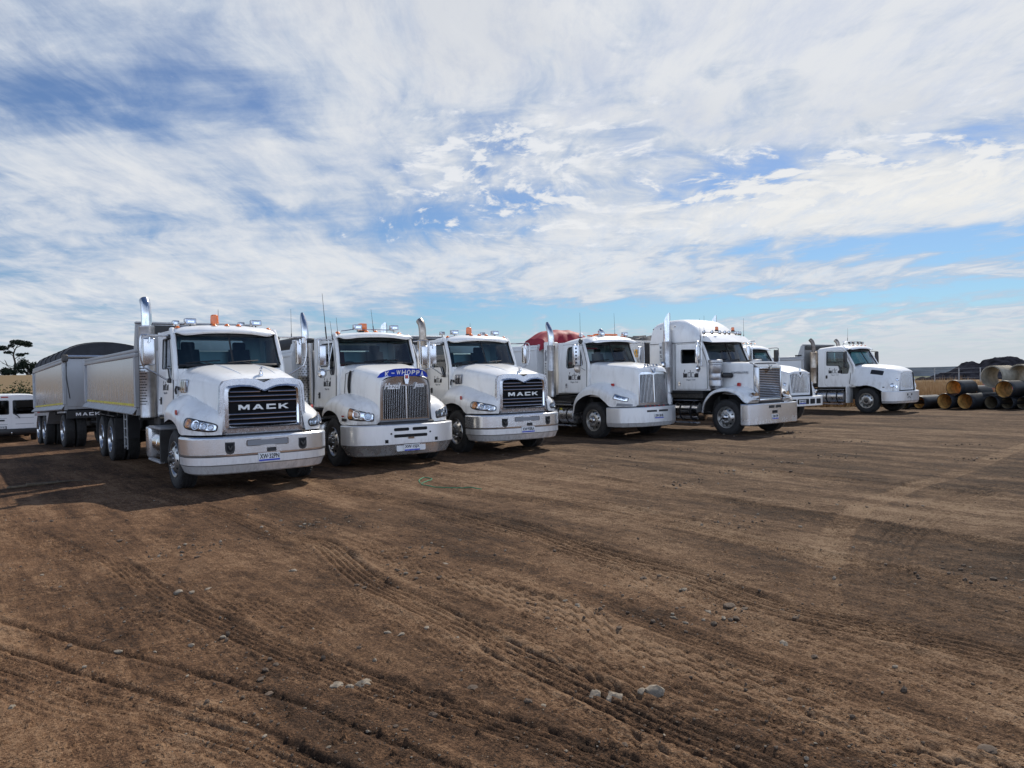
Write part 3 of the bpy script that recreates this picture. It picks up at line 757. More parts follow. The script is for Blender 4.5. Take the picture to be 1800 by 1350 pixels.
        b = MB(); b.plate(rpoly(rect(hx-.04, hz-.07, hx+.04, hz+.07), .02), [], f, .013, .03, P.get('handlemat', 'black_plastic')); b.plate(rect(hx-.025, hz+.01, hx+.025, hz+.03), [], f, .03, .05, 'black_plastic')
        b.build('door_handle', dr)
        lx, lz = P['logo']
        b = MB(); logo(b, f if s < 0 else (lambda x, z, w, f=f, lx=lx: f(2*lx-x, z, w)), lx, lz, P.get('logosc', 1.0))
        U = (1, 0, 0) if s < 0 else (-1, 0, 0)
        b.text('Digger Civil', f(lx, lz-.155*P.get('logosc', 1), .016), U, (0, 0, 1), .30*P.get('logosc', 1), .052*P.get('logosc', 1), 'grey_letter', .004)
        b.build('door_logo', dr)
    return cab, f

def mir(secs):
    """mirror half sections (centre to side) into full ones"""
    return [[(p[0], -p[1], p[2]) for p in s[::-1]] + [tuple(p) for p in s[1:]] for s in secs]

def patch(secs, u0, u1, v0, v1, ref, off, s=1, exp=4.0, nr=5, na=40):
    """rounded lamp face lying on a lofted surface: returns grid rows and the rim loop"""
    S_ = A(secs); uc, vc, du, dv = (u0+u1)/2, (v0+v1)/2, (u1-u0)/2, (v1-v0)/2
    rows = []
    for i in range(nr+1):
        row = []
        for k in range(na):
            t = 2*PI*k/na; c, q = math.cos(t), math.sin(t)
            rr = i/nr
            cx = math.copysign(abs(c)**(2/exp), c); cy = math.copysign(abs(q)**(2/exp), q)
            p, n = surf_n(S_, uc+du*cx*rr, vc+dv*cy*rr, ref)
            p = p + n*off
            row.append((p[0], s*p[1], p[2]))
        rows.append(row)
    return rows

def bumper_loft(plan, prof, m_top, m_low, zsplit):
    """plan: half outline (x, y) from centre to side end; prof: (z, inset) from top to bottom"""
    full = [(x, -y) for x, y in plan[::-1]] + list(plan[1:])
    P = [np.array(p, float) for p in full]; n = (len(P)-1)*4
    C = [crpt(P, i/4) for i in range(n+1)]
    N_ = []
    for i in range(n+1):
        t = C[min(i+1, n)]-C[max(i-1, 0)]; t = t/np.linalg.norm(t); N_.append(np.array([t[1], -t[0]]))
    return C, N_
def make_bumper(root, plan, prof, mats, straight=False, lines=()):
    C, N_ = bumper_loft(plan, prof, None, None, 0)
    if straight:
        full = [(x, -y) for x, y in plan[::-1]] + list(plan[1:]); C = [np.array(p, float) for p in full]; N_ = []
        for i in range(len(C)):
            t = C[min(i+1, len(C)-1)]-C[max(i-1, 0)]; t = t/np.linalg.norm(t); N_.append(np.array([t[1], -t[0]]))
    b = MB()
    for k in range(len(prof)-1):
        z0, i0 = prof[k]; z1, i1 = prof[k+1]
        rows = [[(c[0]-n[0]*i0, c[1]-n[1]*i0, z0), (c[0]-n[0]*i1, c[1]-n[1]*i1, z1)] for c, n in zip(C, N_)]
        b.grid(rows, mats[k] if isinstance(mats, (list, tuple)) else mats)
    # inner face so the shell has thickness
    m0 = mats[0] if isinstance(mats, (list, tuple)) else mats
    for (z, i_) in (prof[0], prof[-1]):
        rows = [[(c[0]-n[0]*i_, c[1]-n[1]*i_, z), (c[0]-n[0]*(i_+.07), c[1]-n[1]*(i_+.07), z)] for c, n in zip(C, N_)]; b.grid(rows, m0)
    rows = [[(c[0]-n[0]*(prof[0][1]+.07), c[1]-n[1]*(prof[0][1]+.07), prof[0][0]), (c[0]-n[0]*(prof[-1][1]+.07), c[1]-n[1]*(prof[-1][1]+.07), prof[-1][0])] for c, n in zip(C, N_)]
    b.grid(rows, 'chassis_dark')
    for e in (0, -1):
        c, n = C[e], N_[e]
        pts = [(c[0]-n[0]*i_, c[1]-n[1]*i_, z) for z, i_ in prof] + [(c[0]-n[0]*(i_+.07), c[1]-n[1]*(i_+.07), z) for z, i_ in (prof[-1], prof[0])]
        b.add(pts, [list(range(len(pts)))], m0)
    for z in lines:
        i_ = float(np.interp(-z, [-p[0] for p in prof], [p[1] for p in prof]))
        b.tube([(c[0]-n[0]*(i_-.0005), c[1]-n[1]*(i_-.0005), z) for c, n in zip(C, N_)], .0045, 'black_hole', 5, False)
    o = b.build('bumper', root)
    front = lambda y, z, w: (float(np.interp(y, [c[1] for c in C], [c[0] for c in C])) - float(np.interp(-z, [-p[0] for p in prof], [p[1] for p in prof])) + w, y, z)
    return o, front
def numplate(bumper, front, y, z, txt, w=.37):
    b = MB(); c = front(y, z, 0)
    x0 = c[0]+.006
    sl = (front(y+.15, z, 0)[0]-front(y-.15, z, 0)[0])/.3
    f = lambda v, zz, d: (x0 + d + sl*v, y+v, z+zz)
    b.plate(rpoly(rect(-w/2, -.067, w/2, .067), .012), [], f, 0, .010, 'plate_white')
    b.plate(rect(-w/2+.006, -.064, w/2-.006, -.036), [], f, .010, .0125, 'blue_letter')
    b.text(txt, f(0, .014, .011), (sl, 1, 0), (0, 0, 1), w*.90, .080, 'black_letter', .003, bold=.022)
    return b.build('number_plate', bumper)

def mack_word(b, f, w, h, m):
    """wide block capitals M A C K drawn as outlines; f maps (u, v, depth)"""
    Mx = [(0, 0), (.20, 0), (.20, .55), (.44, .12), (.62, .12), (.86, .55), (.86, 0), (1.06, 0), (1.06, 1), (.80, 1), (.53, .48), (.26, 1), (0, 1)]
    Ax = [(0, 0), (.24, 0), (.33, .20), (.75, .20), (.84, 0), (1.08, 0), (.66, 1), (.42, 1)]
    Ah = [(.42, .40), (.66, .40), (.54, .70)]
    Cx = [(0, .0), (.95, 0), (.95, .28), (.24, .28), (.24, .72), (.95, .72), (.95, 1), (0, 1)]
    Kx = [(0, 0), (.24, 0), (.24, .33), (.40, .44), (.76, 0), (1.06, 0), (.58, .58), (1.04, 1), (.72, 1), (.24, .60), (.24, 1), (0, 1)]
    tot = 1.06+1.08+.95+1.06+.30*3; x = 0
    for L, H, wd in ((Mx, [], 1.06), (Ax, [Ah], 1.08), (Cx, [], .95), (Kx, [], 1.06)):
        q = lambda p: ((x+p[0])/tot*w - w/2, (p[1]-.5)*h)
        b.plate([q(p) for p in L], [[q(p) for p in hh] for hh in H], f, 0, .016, m)
        x += wd + .30

def roof_lamp(root, x, y, z, r=.045, name='marker_light'):
    b = MB(); b.lathe([(r*1.15, 0), (r*1.15, .012), (r, .02), (r*.92, r*.6), (r*.55, r*.95), (0, r*1.05)], (x, y, z), (0, 0, 1), 'orange_lens', 16)
    return b.build(name, root)
def work_light(root, x, y, z, w=.17, h=.11, d=.09, m='polished_alu'):
    b = MB(); b.box(x-d, x, y-w/2, y+w/2, z, z+h, m, .018, 2)
    b.box(x, x+.012, y-w/2+.015, y+w/2-.015, z+.015, z+h-.015, 'lamp_bowl', .006)
    b.box(x+.012, x+.016, y-w*.28, y+w*.28, z+h*.3, z+h*.62, 'lamp_reflector', .003)
    b.tube([(x-d/2, y, z-.05), (x-d/2, y, z+.01)], .012, 'black_plastic', 6)
    return b.build('work_light', root)
def beacon(root, x, y, z, r=.065, h=.17, square=False):
    b = MB(); b.lathe([(0, 0), (r*1.2, 0), (r*1.2, .03), (r*1.05, .04), (0, .04)], (x, y, z), (0, 0, 1), 'black_plastic', 20)
    if square: b.box(x-r, x+r, y-r, y+r, z+.035, z+h, 'orange_lens', .02, 2)
    else: b.lathe([(r, .04), (r*1.02, h*.5), (r*.94, h*.92), (r*.7, h), (0, h)], (x, y, z), (0, 0, 1), 'orange_lens', 20)
    b.lathe([(.03, .05), (.03, h*.7), (0, h*.7)], (x+.0, y, z), (0, 0, 1), 'lamp_bowl', 10)
    return b.build('beacon', root)
def antenna(root, p, h, lean=(0, 0), r=.006, base=True):
    b = MB(); x, y, z = p
    b.tube([p, (x+lean[0]*.3, y+lean[1]*.3, z+h*.3)], r*1.9, 'black_plastic', 6)
    b.tube([(x+lean[0]*.3, y+lean[1]*.3, z+h*.3), (x+lean[0], y+lean[1], z+h)], [r, r*.5], 'black_plastic', 5)
    return b.build('antenna', root)
def stack(root, x, y, z0, zj, ztop, r, m_pipe, m_shield, r_s=None, perf=None, cut='bend', label=None):
    """vertical exhaust with heat shield; 'bend' = curved tip, 'slash' = pipe cut on a slope"""
    b = MB(); rs = r_s or r*1.5
    if cut == 'bend':
        H = ztop-zj
        b.tube([(x, y, zj-.1), (x, y, zj+H*.25), (x-.01, y, zj+H*.5), (x-.06, y, zj+H*.78), (x-.16, y, ztop-.02)], [r, r, r, r, r*1.02], m_pipe, 18, False, 5)
        e = np.array([-.10, 0, .10]); 
        b.tube([(x-.16, y, ztop-.02), (x-.161, y, ztop-.019)], [r*1.02, r*.9], m_pipe, 18, False)
    elif cut == 'outbend':
        H = ztop-zj
        b.tube([(x, y, zj-.1), (x, y, zj+H*.35), (x-.06, y, zj+H*.62), (x-.15, y, zj+H*.85), (x-.19, y, ztop)], [r, r, r*.98, r*.8, r*.45], m_pipe, 18, False, 5)
    else:
        rows = []; n = 24
        for t in (0, .5, 1):
            rows.append([])
            for k in range(n):
                a = 2*PI*k/n; c = math.cos(a)
                zt_ = ztop - (r*2.6)*(.5 - .5*c)*1.6 if True else ztop
                rows[-1].append((x + r*c - .05*t*t*0, y + r*math.sin(a), (zj-.1)*(1-t) + zt_*t))
        b.grid(rows, m_pipe, cv=True)
        b.grid([[(x+(px-x)*.93, y+(py-y)*.93, pz-.002) for px, py, pz in rows[2]], [(x+(px-x)*.93, y+(py-y)*.93, pz) for px, py, pz in rows[0]]], 'dark_stack', cv=True)
    o = b.build('exhaust_stack', root, label)
    b = MB()
    b.lathe([(rs*.8, zj+.0), (rs, zj-.01), (rs, zj-.04), (rs*.985, zj-.05), (rs*.985, (z0+zj)/2+.02), (rs, (z0+zj)/2+.015), (rs, (z0+zj)/2-.015), (rs*.985, (z0+zj)/2-.02), (rs*.985, z0+.05), (rs, z0+.04), (rs, z0), (rs*.6, z0-.01)], (x, y, 0), (0, 0, 1), m_shield, 28)
    if perf:
        za, zb_, a0, a1 = perf; nz = int((zb_-za)/.055)
        for i in range(nz):
            for k in range(7):
                a = a0 + (a1-a0)*(k+.5*(i % 2))/7
                da = .040/rs*.5; zz = za + i*.055
                pts = [(x+(rs+.0025)*math.cos(a+s1*da), y+(rs+.0025)*math.sin(a+s1*da), zz+s2*.009) for s1, s2 in ((-1, -1), (1, -1), (1, 1), (-1, 1))]
                b.add(pts, [[0, 1, 2, 3]], 'black_hole')
    b.build('heat_shield', o)
    return o
def tank(root, x0, x1, y, z, r, m='polished_alu', name='fuel_tank', straps=2):
    b = MB()
    b.lathe([(0, x0), (r*.8, x0), (r, x0+.03), (r, x1-.03), (r*.8, x1), (0, x1)], (0, y, z), (1, 0, 0), m, 32)
    for k in range(straps):
        xs = x0 + (x1-x0)*(k+.7)/(straps+.4)
        b.lathe([(r, xs-.03), (r+.008, xs-.03), (r+.008, xs+.03), (r, xs+.03)], (0, y, z), (1, 0, 0), 'black_plastic', 32)
    b.box(x0-.02, x1+.02, y-r-.02, y+r*.4, z+r+.02, z+r+.05, 'polished_alu', .01)
    b.box(x0, x1, y-r-.06, y-r+.16, z-r-.06, z-r-.02, 'polished_alu', .01)
    return b.build(name, root)
def chassis(root, x0, x1, xe=.8):
    b = MB()
    for s in (-1, 1):
        b.box(x0, x1, s*.43-.04, s*.43+.04, .72, 1.0, 'chassis_dark', .01)
        b.box(-.55, .55, s*.43-.06, s*.43+.06, .52, .62, 'chassis_dark', .01)
        b.tube([(-.45, s*.75, .9), (.3, s*.75, .62)], .04, 'chassis_dark', 6)
    b.tube([(0, -1.0, .5), (0, 1.0, .5)], .07, 'chassis_dark', 8)
    b.box(-.5, xe, -.42, .42, .55, 1.22, 'chassis_dark', .05); b.box(max(x0, -2.5), -.55, -.75, .75, .55, 1.18, 'chassis_dark', .05)
    b.box(x0, -.5, -.3, .3, .75, .98, 'chassis_dark', .02)
    return b.build('chassis', root)
def axle(root, x):
    b = MB(); b.tube([(x, -1.0, .52), (x, 1.0, .52)], .09, 'chassis_dark', 10); b.lathe([(0, -.22), (.15, -.2), (.24, 0), (.15, .2), (0, .22)], (x, 0, .52), (0, 1, 0), 'chassis_dark', 16)
    b.build('axle', root)
def mirror_head(b, x, y, z, w, h, d, m):
    b.box(x-d, x, y-w/2, y+w/2, z-h/2, z+h/2, m, .03, 3)
    b.box(x-d-.004, x-d+.01, y-w/2+.02, y+w/2-.02, z-h/2+.02, z+h/2-.02, 'chrome', .004)

def tipper_body(root, x0, x1, hw, zb, zt, head, mside, mtrim, tape=True, hood_in=.0, ribs=0, name='tipper_body', tarp=None):
    """open-topped body from x0 (rear) to x1 (front): sides with rails, floor, headboard with canopy, tailgate"""
    b = MB(); t = .05
    for s in (-1, 1):
        f = lambda x, z, w, s=s: (x, s*(hw+w), z)
        b.box(x0+.01, x1-.01, min(s*hw, s*(hw-t)), max(s*hw, s*(hw-t)), zb+.14, zt-.16, mside, .004)
        b.box(x0, x1, min(s*(hw+.035), s*(hw-t)), max(s*(hw+.035), s*(hw-t)), zt-.17, zt-.075, mtrim, .012, 2)
        b.box(x0, x1, min(s*(hw+.02), s*(hw-t)), max(s*(hw+.02), s*(hw-t)), zt-.072, zt, mtrim, .012, 2)
        # sloping bottom rail
        b.hexa([(x0, s*(hw-.06), zb), (x1, s*(hw-.06), zb), (x1, s*(hw+.03), zb), (x0, s*(hw+.03), zb), (x0, s*(hw-.06), zb+.15), (x1, s*(hw-.06), zb+.15), (x1, s*(hw+.012), zb+.14), (x0, s*(hw+.012), zb+.14)], mtrim)
        b.hexa([(x0, s*(hw+.003), zb+.14), (x1, s*(hw+.003), zb+.14), (x1, s*(hw+.10), zb+.02), (x0, s*(hw+.10), zb+.02), (x0, s*(hw+.003), zb+.16), (x1, s*(hw+.003), zb+.16), (x1, s*(hw+.11), zb+.035), (x0, s*(hw+.11), zb+.035)], mtrim)
        for xe in (x0, x1-.12):
            b.box(xe, xe+.12, min(s*(hw+.045), s*(hw-t)), max(s*(hw+.045), s*(hw-t)), zb+.16, zt-.17, mtrim, .01)
        for k in range(ribs):
            xk = x0 + (x1-x0)*(k+1)/(ribs+1); b.box(xk-.012, xk+.012, min(s*(hw+.01), s*hw), max(s*(hw+.01), s*hw), zb+.16, zt-.17, mtrim, .003)
    b.box(x0+.01, x1-.01, -hw+t+.003, hw-t-.003, zb+.02, zb+.10, 'body_grey', .004)
    b.box(x1-.06, x1-.003, -hw+t+.003, hw-t-.003, zb+.10, head, mtrim, .006)
    b.box(x0+.003, x0+.06, -hw+t+.003, hw-t-.003, zb+.10, zt, mtrim, .006)
    # headboard wings and forward canopy over the cab guard
    if head > zt+.1:
        for s in (-1, 1):
            b.hexa([(x1-.35, s*(hw-.06), zt), (x1-.002, s*(hw-.06), zt), (x1-.002, s*(hw-.02), zt), (x1-.35, s*(hw-.02), zt), (x1-.16, s*(hw-.06), head), (x1-.002, s*(hw-.06), head), (x1-.002, s*(hw-.02), head), (x1-.16, s*(hw-.02), head)], mtrim)
        b.box(x1-.10, x1+.05, -hw+.0, hw-.0, head+.002, head+.045, mtrim, .01)
        b.box(x1+.002, x1+.03, -hw+.08, hw-.08, head-.20, head-.03, 'black_plastic', .01)
    for k in range(6):
        xk = x0+.4+(x1-x0-.8)*k/5; b.box(xk-.05, xk+.05, -hw+.1, hw-.1, zb-.12, zb+.02, 'chassis_dark', .01)
    body = b.build(name, root)
    if tape:
        b = MB()
        for s in (-1, 1): b.box(x0+.2, x1-.15, min(s*(hw+.004), s*hw), max(s*(hw+.004), s*hw), zb+.185, zb+.235, 'yellow_tape', .001)
        b.build('reflective_tape', body)
    return body
# ---------------------------------------------------------------- the trucks
def fender_pair(b, secs, m='white_paint', liner=True, nu=4, nv=4):
    for s in (-1, 1):
        q = [[(p[0], s*p[1], p[2]) for p in r] for r in secs]
        b.loft(q, m, nu, nv)
        if liner:
            e = [crpt([np.array(r[-1], float) for r in q], i/nu) for i in range((len(q)-1)*nu+1)]
            b.grid([[p, (p[0], s*.62, p[2]+.04)] for p in e], 'chassis_dark')
        for r in (q[0], q[-1]):
            b.add([tuple(p) for p in r] + [(r[0][0], s*.5, r[0][2]), ][:0], [list(range(len(r)))], m)

def make_mack(name, label, loc, yaw, plate, stack_mat, body=True, head=3.10, rear=-10.4, drive=(-6.3, -7.65), shield='perf', bx1=-2.95, sx=-2.36, sy=-1.12, roll='tarp_black', ztop=3.56):
    R = thing(name, label, 'truck', loc, math.radians(yaw), 'trucks parked in a row')
    cab, fm = make_cab(R, dict(hw=1.05, tum=.045, zf=1.25, xb=-.60, zb=2.17, xt=-.88, zt=2.80, xr=-1.85, bulge=.17,
        door=(-1.64, -.58, 1.27), win=[(-1.52, 2.13), (-1.05, 2.13), (-.95, 1.95), (-.76, 1.95), (-.74, 2.12), (-.97, 2.70), (-1.52, 2.70)],
        handle=(-1.52, 1.52), logo=(-1.18, 1.80), logosc=.85, ventbar=None, split=True,
        roof=[(-1.87, 2.90, 2.80, 1, 1, 0), (-1.5, 2.945, 2.80, 1, 1, 0), (-1.05, 2.965, 2.79, 1, 1, .02), (-.90, 2.945, 2.78, 1.0, .9, .10), (-.83, 2.895, 2.775, .99, .7, .16), (-.80, 2.83, 2.77, .98, .3, .19), (-.82, 2.79, 2.765, .97, .05, .18)]))
    # hood and fenders
    H = mir([[(-.62, 0, 2.20), (-.62, .42, 2.195), (-.62, .76, 2.13), (-.62, .92, 1.98), (-.62, .97, 1.62), (-.62, .97, 1.2)],
             [(.0, 0, 2.15), (.0, .40, 2.145), (.0, .71, 2.075), (.0, .85, 1.92), (.0, .90, 1.55), (.0, .90, 1.15)],
             [(.65, 0, 2.06), (.65, .36, 2.055), (.65, .63, 1.985), (.65, .755, 1.85), (.65, .80, 1.5), (.65, .82, 1.08)],
             [(1.10, 0, 1.965), (1.10, .34, 1.96), (1.10, .58, 1.905), (1.10, .69, 1.80), (1.10, .73, 1.45), (1.10, .75, 1.0)],
             [(1.24, 0, 1.90), (1.24, .34, 1.90), (1.24, .56, 1.86), (1.24, .66, 1.77), (1.24, .70, 1.42), (1.24, .72, 1.0)]])
    FS = [[(-.74, .80, 1.62), (-.78, .96, 1.52), (-.80, 1.09, 1.39), (-.80, 1.16, 1.27), (-.78, 1.165, 1.13)],
          [(-.50, .80, 1.68), (-.52, .98, 1.61), (-.53, 1.13, 1.49), (-.53, 1.205, 1.34), (-.50, 1.205, 1.17)],
          [(-.12, .78, 1.69), (-.12, .98, 1.62), (-.12, 1.14, 1.50), (-.12, 1.22, 1.36), (-.10, 1.22, 1.22)],
          [(.22, .76, 1.63), (.22, .97, 1.56), (.22, 1.13, 1.45), (.22, 1.215, 1.31), (.28, 1.215, 1.15)],
          [(.50, .74, 1.55), (.50, .95, 1.48), (.50, 1.12, 1.37), (.50, 1.20, 1.23), (.52, 1.20, .99)],
          [(.78, .72, 1.48), (.78, .93, 1.41), (.78, 1.09, 1.31), (.78, 1.17, 1.18), (.78, 1.17, .985)],
          [(1.02, .70, 1.42), (1.02, .87, 1.35), (1.02, 1.0, 1.26), (1.03, 1.07, 1.14), (1.03, 1.07, .985)],
          [(1.17, .68, 1.37), (1.18, .77, 1.31), (1.19, .86, 1.22), (1.20, .91, 1.10), (1.20, .91, .985)],
          [(1.24, .66, 1.32), (1.25, .68, 1.27), (1.26, .70, 1.18), (1.27, .715, 1.08), (1.27, .715, .985)]]
    b = MB(); b.loft(H, 'white_paint', 5, 4); b.tube([(p[0]-.004, p[1]*1.004, p[2]+.003) for p in H[0]], .011, 'black_hole', 5, False, 3); b.add(H[-2], [list(range(len(H[-2])))], 'white_paint'); fender_pair(b, FS)
    for s in (-1, 1):   # raised crease along the top
        b.tube([(-.55, s*.36, 2.19), (.2, s*.34, 2.128), (.8, s*.31, 2.028), (1.08, s*.29, 1.965)], [.012, .018, .016, .004], 'white_paint', 8, False, 4)
    hood = b.build('hood', R, sharp=40)
    # vent louvres, side marker, hood latch
    for s in (-1, 1):
        b = MB(); f = lambda x, z, w, s=s: (x, s*(.962 - .095*(x+.6) - (0 if z < 1.85 else .12*(z-1.85)) + w), z)
        b.plate(rpoly(rect(-.42, 1.68, -.12, 1.92), .03), [], f, -.01, .008, 'lamp_bowl')
        for k in range(3): b.plate(rpoly([(-.40+.095*k, 1.70), (-.345+.095*k, 1.70), (-.325+.095*k, 1.90), (-.38+.095*k, 1.90)], .01), [], f, .008, .035, 'chrome')
        b.build('air_vent', hood)
        b = MB(); b.box(.30, .38, min(s*1.20, s*1.225), max(s*1.20, s*1.225), 1.31, 1.40, 'red_lens', .012); b.build('side_marker', hood)
        b = MB(); b.tube([(-.56, s*1.0, 1.66), (-.52, s*1.02, 1.74), (-.50, s*1.0, 1.80)], .018, 'black_plastic', 6); b.lathe([(0, 0), (.035, 0), (.035, .02), (0, .02)], (-.44, s*.975, 1.76), (0, s, 0), 'black_plastic', 12); b.build('hood_latch', hood)
        # headlamp lying on the fender's front corner
        rows = patch(FS, 4.9, 7.62, 2.30, 3.45, (.8, .6, .2), .004); rows = [[(p[0], s*p[1], p[2]) for p in r] for r in rows]
        b = MB(); b.grid(rows, 'lamp_reflector', cv=True); b.tube(rows[-1]+[rows[-1][0]], .014, 'black_plastic', 6, False)
        SA = A(FS)
        for (u_, v_, r_, m_) in ((7.15, 2.86, .055, 'lamp_bowl'), (6.62, 2.87, .062, 'lamp_bowl'), (6.02, 2.89, .078, 'lamp_bowl'), (5.36, 2.90, .075, 'amber_lens')):
            p, n = surf_n(SA, u_, v_, (.8, .6, .2)); p = p + n*.006; p[1] *= s; n = n*np.array([1, s, 1])
            b.lathe([(r_, 0), (r_, .012), (r_*.84, .010), (r_*.5, -.002), (r_*.45, .010), (0, .016)], p, n, m_ if m_ == 'amber_lens' else 'lamp_reflector', 20)
            b.disc(p+n*.018, n, r_*.42, m_, 14)
        hl = b.build('headlight', R)
        rows = patch(FS, 4.92, 7.60, 2.32, 3.43, (.8, .6, .2), .024); rows = [[(p[0], s*p[1], p[2]) for p in r] for r in rows]
        b = MB(); b.grid(rows, 'lens_glass', cv=True); b.build('lens', hl)
    # grille: chrome surround with a dip in its top edge, dark slats with bright lips, lettering
    b = MB(); f = lambda y, z, w: (1.235 + w - .045*(y/.7)**2, y, z)
    top = [(-.52, 1.905), (-.30, 1.915), (-.12, 1.895), (0, 1.84), (.12, 1.895), (.30, 1.915), (.52, 1.905)]
    outer = [(-.745, .985), (.745, .985), (.745, 1.2), (.715, 1.79), (.66, 1.87)] + top[::-1] + [(-.66, 1.87), (-.715, 1.79), (-.745, 1.2)]
    inn = [(-.575, 1.115), (.575, 1.115), (.575, 1.70), (.54, 1.745)] + [(.36, 1.765), (.20, 1.755), (.08, 1.715), (0, 1.675), (-.08, 1.715), (-.20, 1.755), (-.36, 1.765)] + [(-.54, 1.745), (-.575, 1.70)]
    inn = rpoly(inn, .025, 2)
    b.plate(outer, [inn], f, -.06, .035, 'satin_chrome')
    n_ = len(inn); o2 = [(p[0]*1.045, 1.43+(p[1]-1.43)*1.05) for p in inn]
    b.grid([[f(p[0], p[1], .065) for p in o2], [f(p[0], p[1], .036) for p in inn]], 'chrome', cv=True)
    m2 = [(p[0]*1.13, 1.43+(p[1]-1.43)*1.14) for p in inn]
    b.grid([[f(p[0], p[1], .036) for p in m2], [f(p[0], p[1], .065) for p in o2]], 'satin_chrome', cv=True)
    gr = b.build('grille', R, sharp=50)
    b = MB(); b.plate(rect(-.60, 1.08, .60, 1.69), [], f, -.03, -.01, 'grille_black')
    b.plate([(-.60, 1.69), (0, 1.64), (.60, 1.69), (.60, 1.77), (-.60, 1.77)], [], f, -.05, -.03, 'grille_black'); b.build('grille_mesh', gr)
    zs = [1.155, 1.235, 1.315, 1.535, 1.615, 1.69]
    for i, z in enumerate(zs):
        b = MB()
        for (ya, yb) in (((-.565, -.07), (.07, .565)) if i == 5 else ((-.572, .572),)):
            yy = np.linspace(ya, yb, 9)
            b.grid([[f(y, z+.036, -.005), f(y, z+.030, .022), f(y, z-.006, .034), f(y, z-.012, .026), f(y, z-.022, -.005)] for y in yy], 'grille_black')
            b.tube([f(y, z-.004, .033) for y in yy], .0115, 'polished_alu', 6)
        b.build('grille_slat', gr)
    b = MB(); fl = lambda u, v, w: f(u, v+1.425, w+.012); b.plate(rect(-.57, 1.345, .57, 1.505), [], f, -.008, .012, 'grille_black'); mack_word(b, fl, .86, .088, 'letter_silver'); b.build('grille_lettering', gr)
    b = MB(); b.box(1.08, 1.15, -.035, .035, 1.945, 1.99, 'chrome', .01)    # small animal mascot, kept plain
    b.tube([(1.07, 0, 1.99), (1.10, 0, 2.03), (1.13, 0, 2.07), (1.16, 0, 2.09)], [.022, .03, .026, .016], 'chrome', 8, True, 3); b.tube([(1.15, .018, 2.03), (1.15, .018, 1.99)], .01, 'chrome', 6); b.tube([(1.15, -.018, 2.03), (1.15, -.018, 1.99)], .01, 'chrome', 6)
    b.build('hood_ornament', hood)
    # bumper
    plan = [(1.40, 0), (1.385, .45), (1.325, .80), (1.19, 1.06), (.98, 1.20), (.74, 1.235), (.56, 1.235)]
    prof = [(.955, .075), (.95, .03), (.93, .006), (.915, 0), (.66, 0), (.625, .014), (.62, .012), (.49, .014), (.47, .030), (.345, .085), (.325, .12)]
    bp, front = make_bumper(R, plan, prof, ['alu_bumper']*5 + ['white_bumper']*5, lines=(.622, .482))
    numplate(bp, front, .02, .575, plate)
    b = MB(); b.plate(rpoly(rect(-.36, .775, .36, .885), .035), [], front, .001, .006, 'lamp_bowl'); b.plate(rpoly(rect(-.345, .785, .345, .875), .03), [], front, .004, .009, 'grey_letter'); b.build('bumper_intake', bp)
    for y in (-.62, .62):
        b = MB(); f2 = lambda u, z, w, y=y: front(y+u, z, w)
        b.plate([(-.075, .86), (-.075, .72), (-.05, .675), (0, .66), (.05, .675), (.075, .72), (.075, .86)], [], f2, .001, .006, 'black_plastic')
        b.plate([(-.05, .84), (-.05, .73), (0, .69), (.05, .73), (.05, .84)], [], f2, .005, .008, 'black_hole'); p = front(y, .78, .0)
        b.tube([(p[0]+.02, y-.03, .80), (p[0]+.035, y, .74), (p[0]+.02, y+.03, .80)], .012, 'dark_hub', 6, True, 3); b.build('tow_hook', bp)
    b = MB(); b.plate(rpoly(rect(-.08, .665, .08, .735), .012), [], lambda u, z, w: front(.06+u, z, w), .001, .006, 'black_plastic'); b.build('step_slot', bp)
    b = MB(); b.box(.9, 1.30, -.66, .66, .90, .985, 'black_plastic', .02); b.build('bumper_filler', bp)
    # roof gear
    for y, x in ((-.86, -.92), (-.24, -.80), (.0, -.79), (.22, -.80), (.84, -.92)): roof_lamp(R, x, y, 2.935 if abs(y) < .5 else 2.885)
    for y, x in ((-.62, -.95), (.62, -.95)): work_light(R, x, y, 2.965, .21, .12, .12)
    for y, x in ((-.80, -1.3), (.44, -1.3)): work_light(R, x, y, 2.965, .13, .10, .10)
    beacon(R, -1.05, -.16, 2.95, .075, .22); antenna(R, (-1.15, -.06, 2.93), .36)
    # mirrors
    for s in (-1, 1):
        b = MB(); b.tube([(-.90, s*1.0, 2.74), (-.80, s*1.25, 2.735), (-.74, s*1.48, 2.74), (-.72, s*1.54, 2.68), (-.72, s*1.545, 2.35), (-.74, s*1.50, 2.18), (-.76, s*1.44, 2.13), (-.80, s*1.06, 1.90)], .016, 'polished_alu' , 8, True, 3)
        b.box(-.98, -.86, min(s*.96, s*1.06), max(s*.96, s*1.06), 2.68, 2.76, 'black_plastic', .02); b.box(-.88, -.74, min(s*1.03, s*1.09), max(s*1.03, s*1.09), 1.86, 1.95, 'black_plastic', .02)
        mirror_head(b, -.70, s*1.40, 2.44, .20 if s < 0 else .11, .50, .12, 'polished_alu'); b.tube([(-.69, s*1.40, 2.70), (-.69, s*1.40, 2.62), (-.69, s*1.42, 2.60)], .02, 'chrome', 6); b.build('side_mirror', R)
    # stack behind the cab with its shield, grab panel
    stack(R, sx, sy, 1.18, ztop-.54, ztop, .098, stack_mat, 'perforated_steel' if shield != 'flex' else 'burnt_stack', .150, (1.45, 2.3, -2.5, -.3) if shield == 'perf' else None)
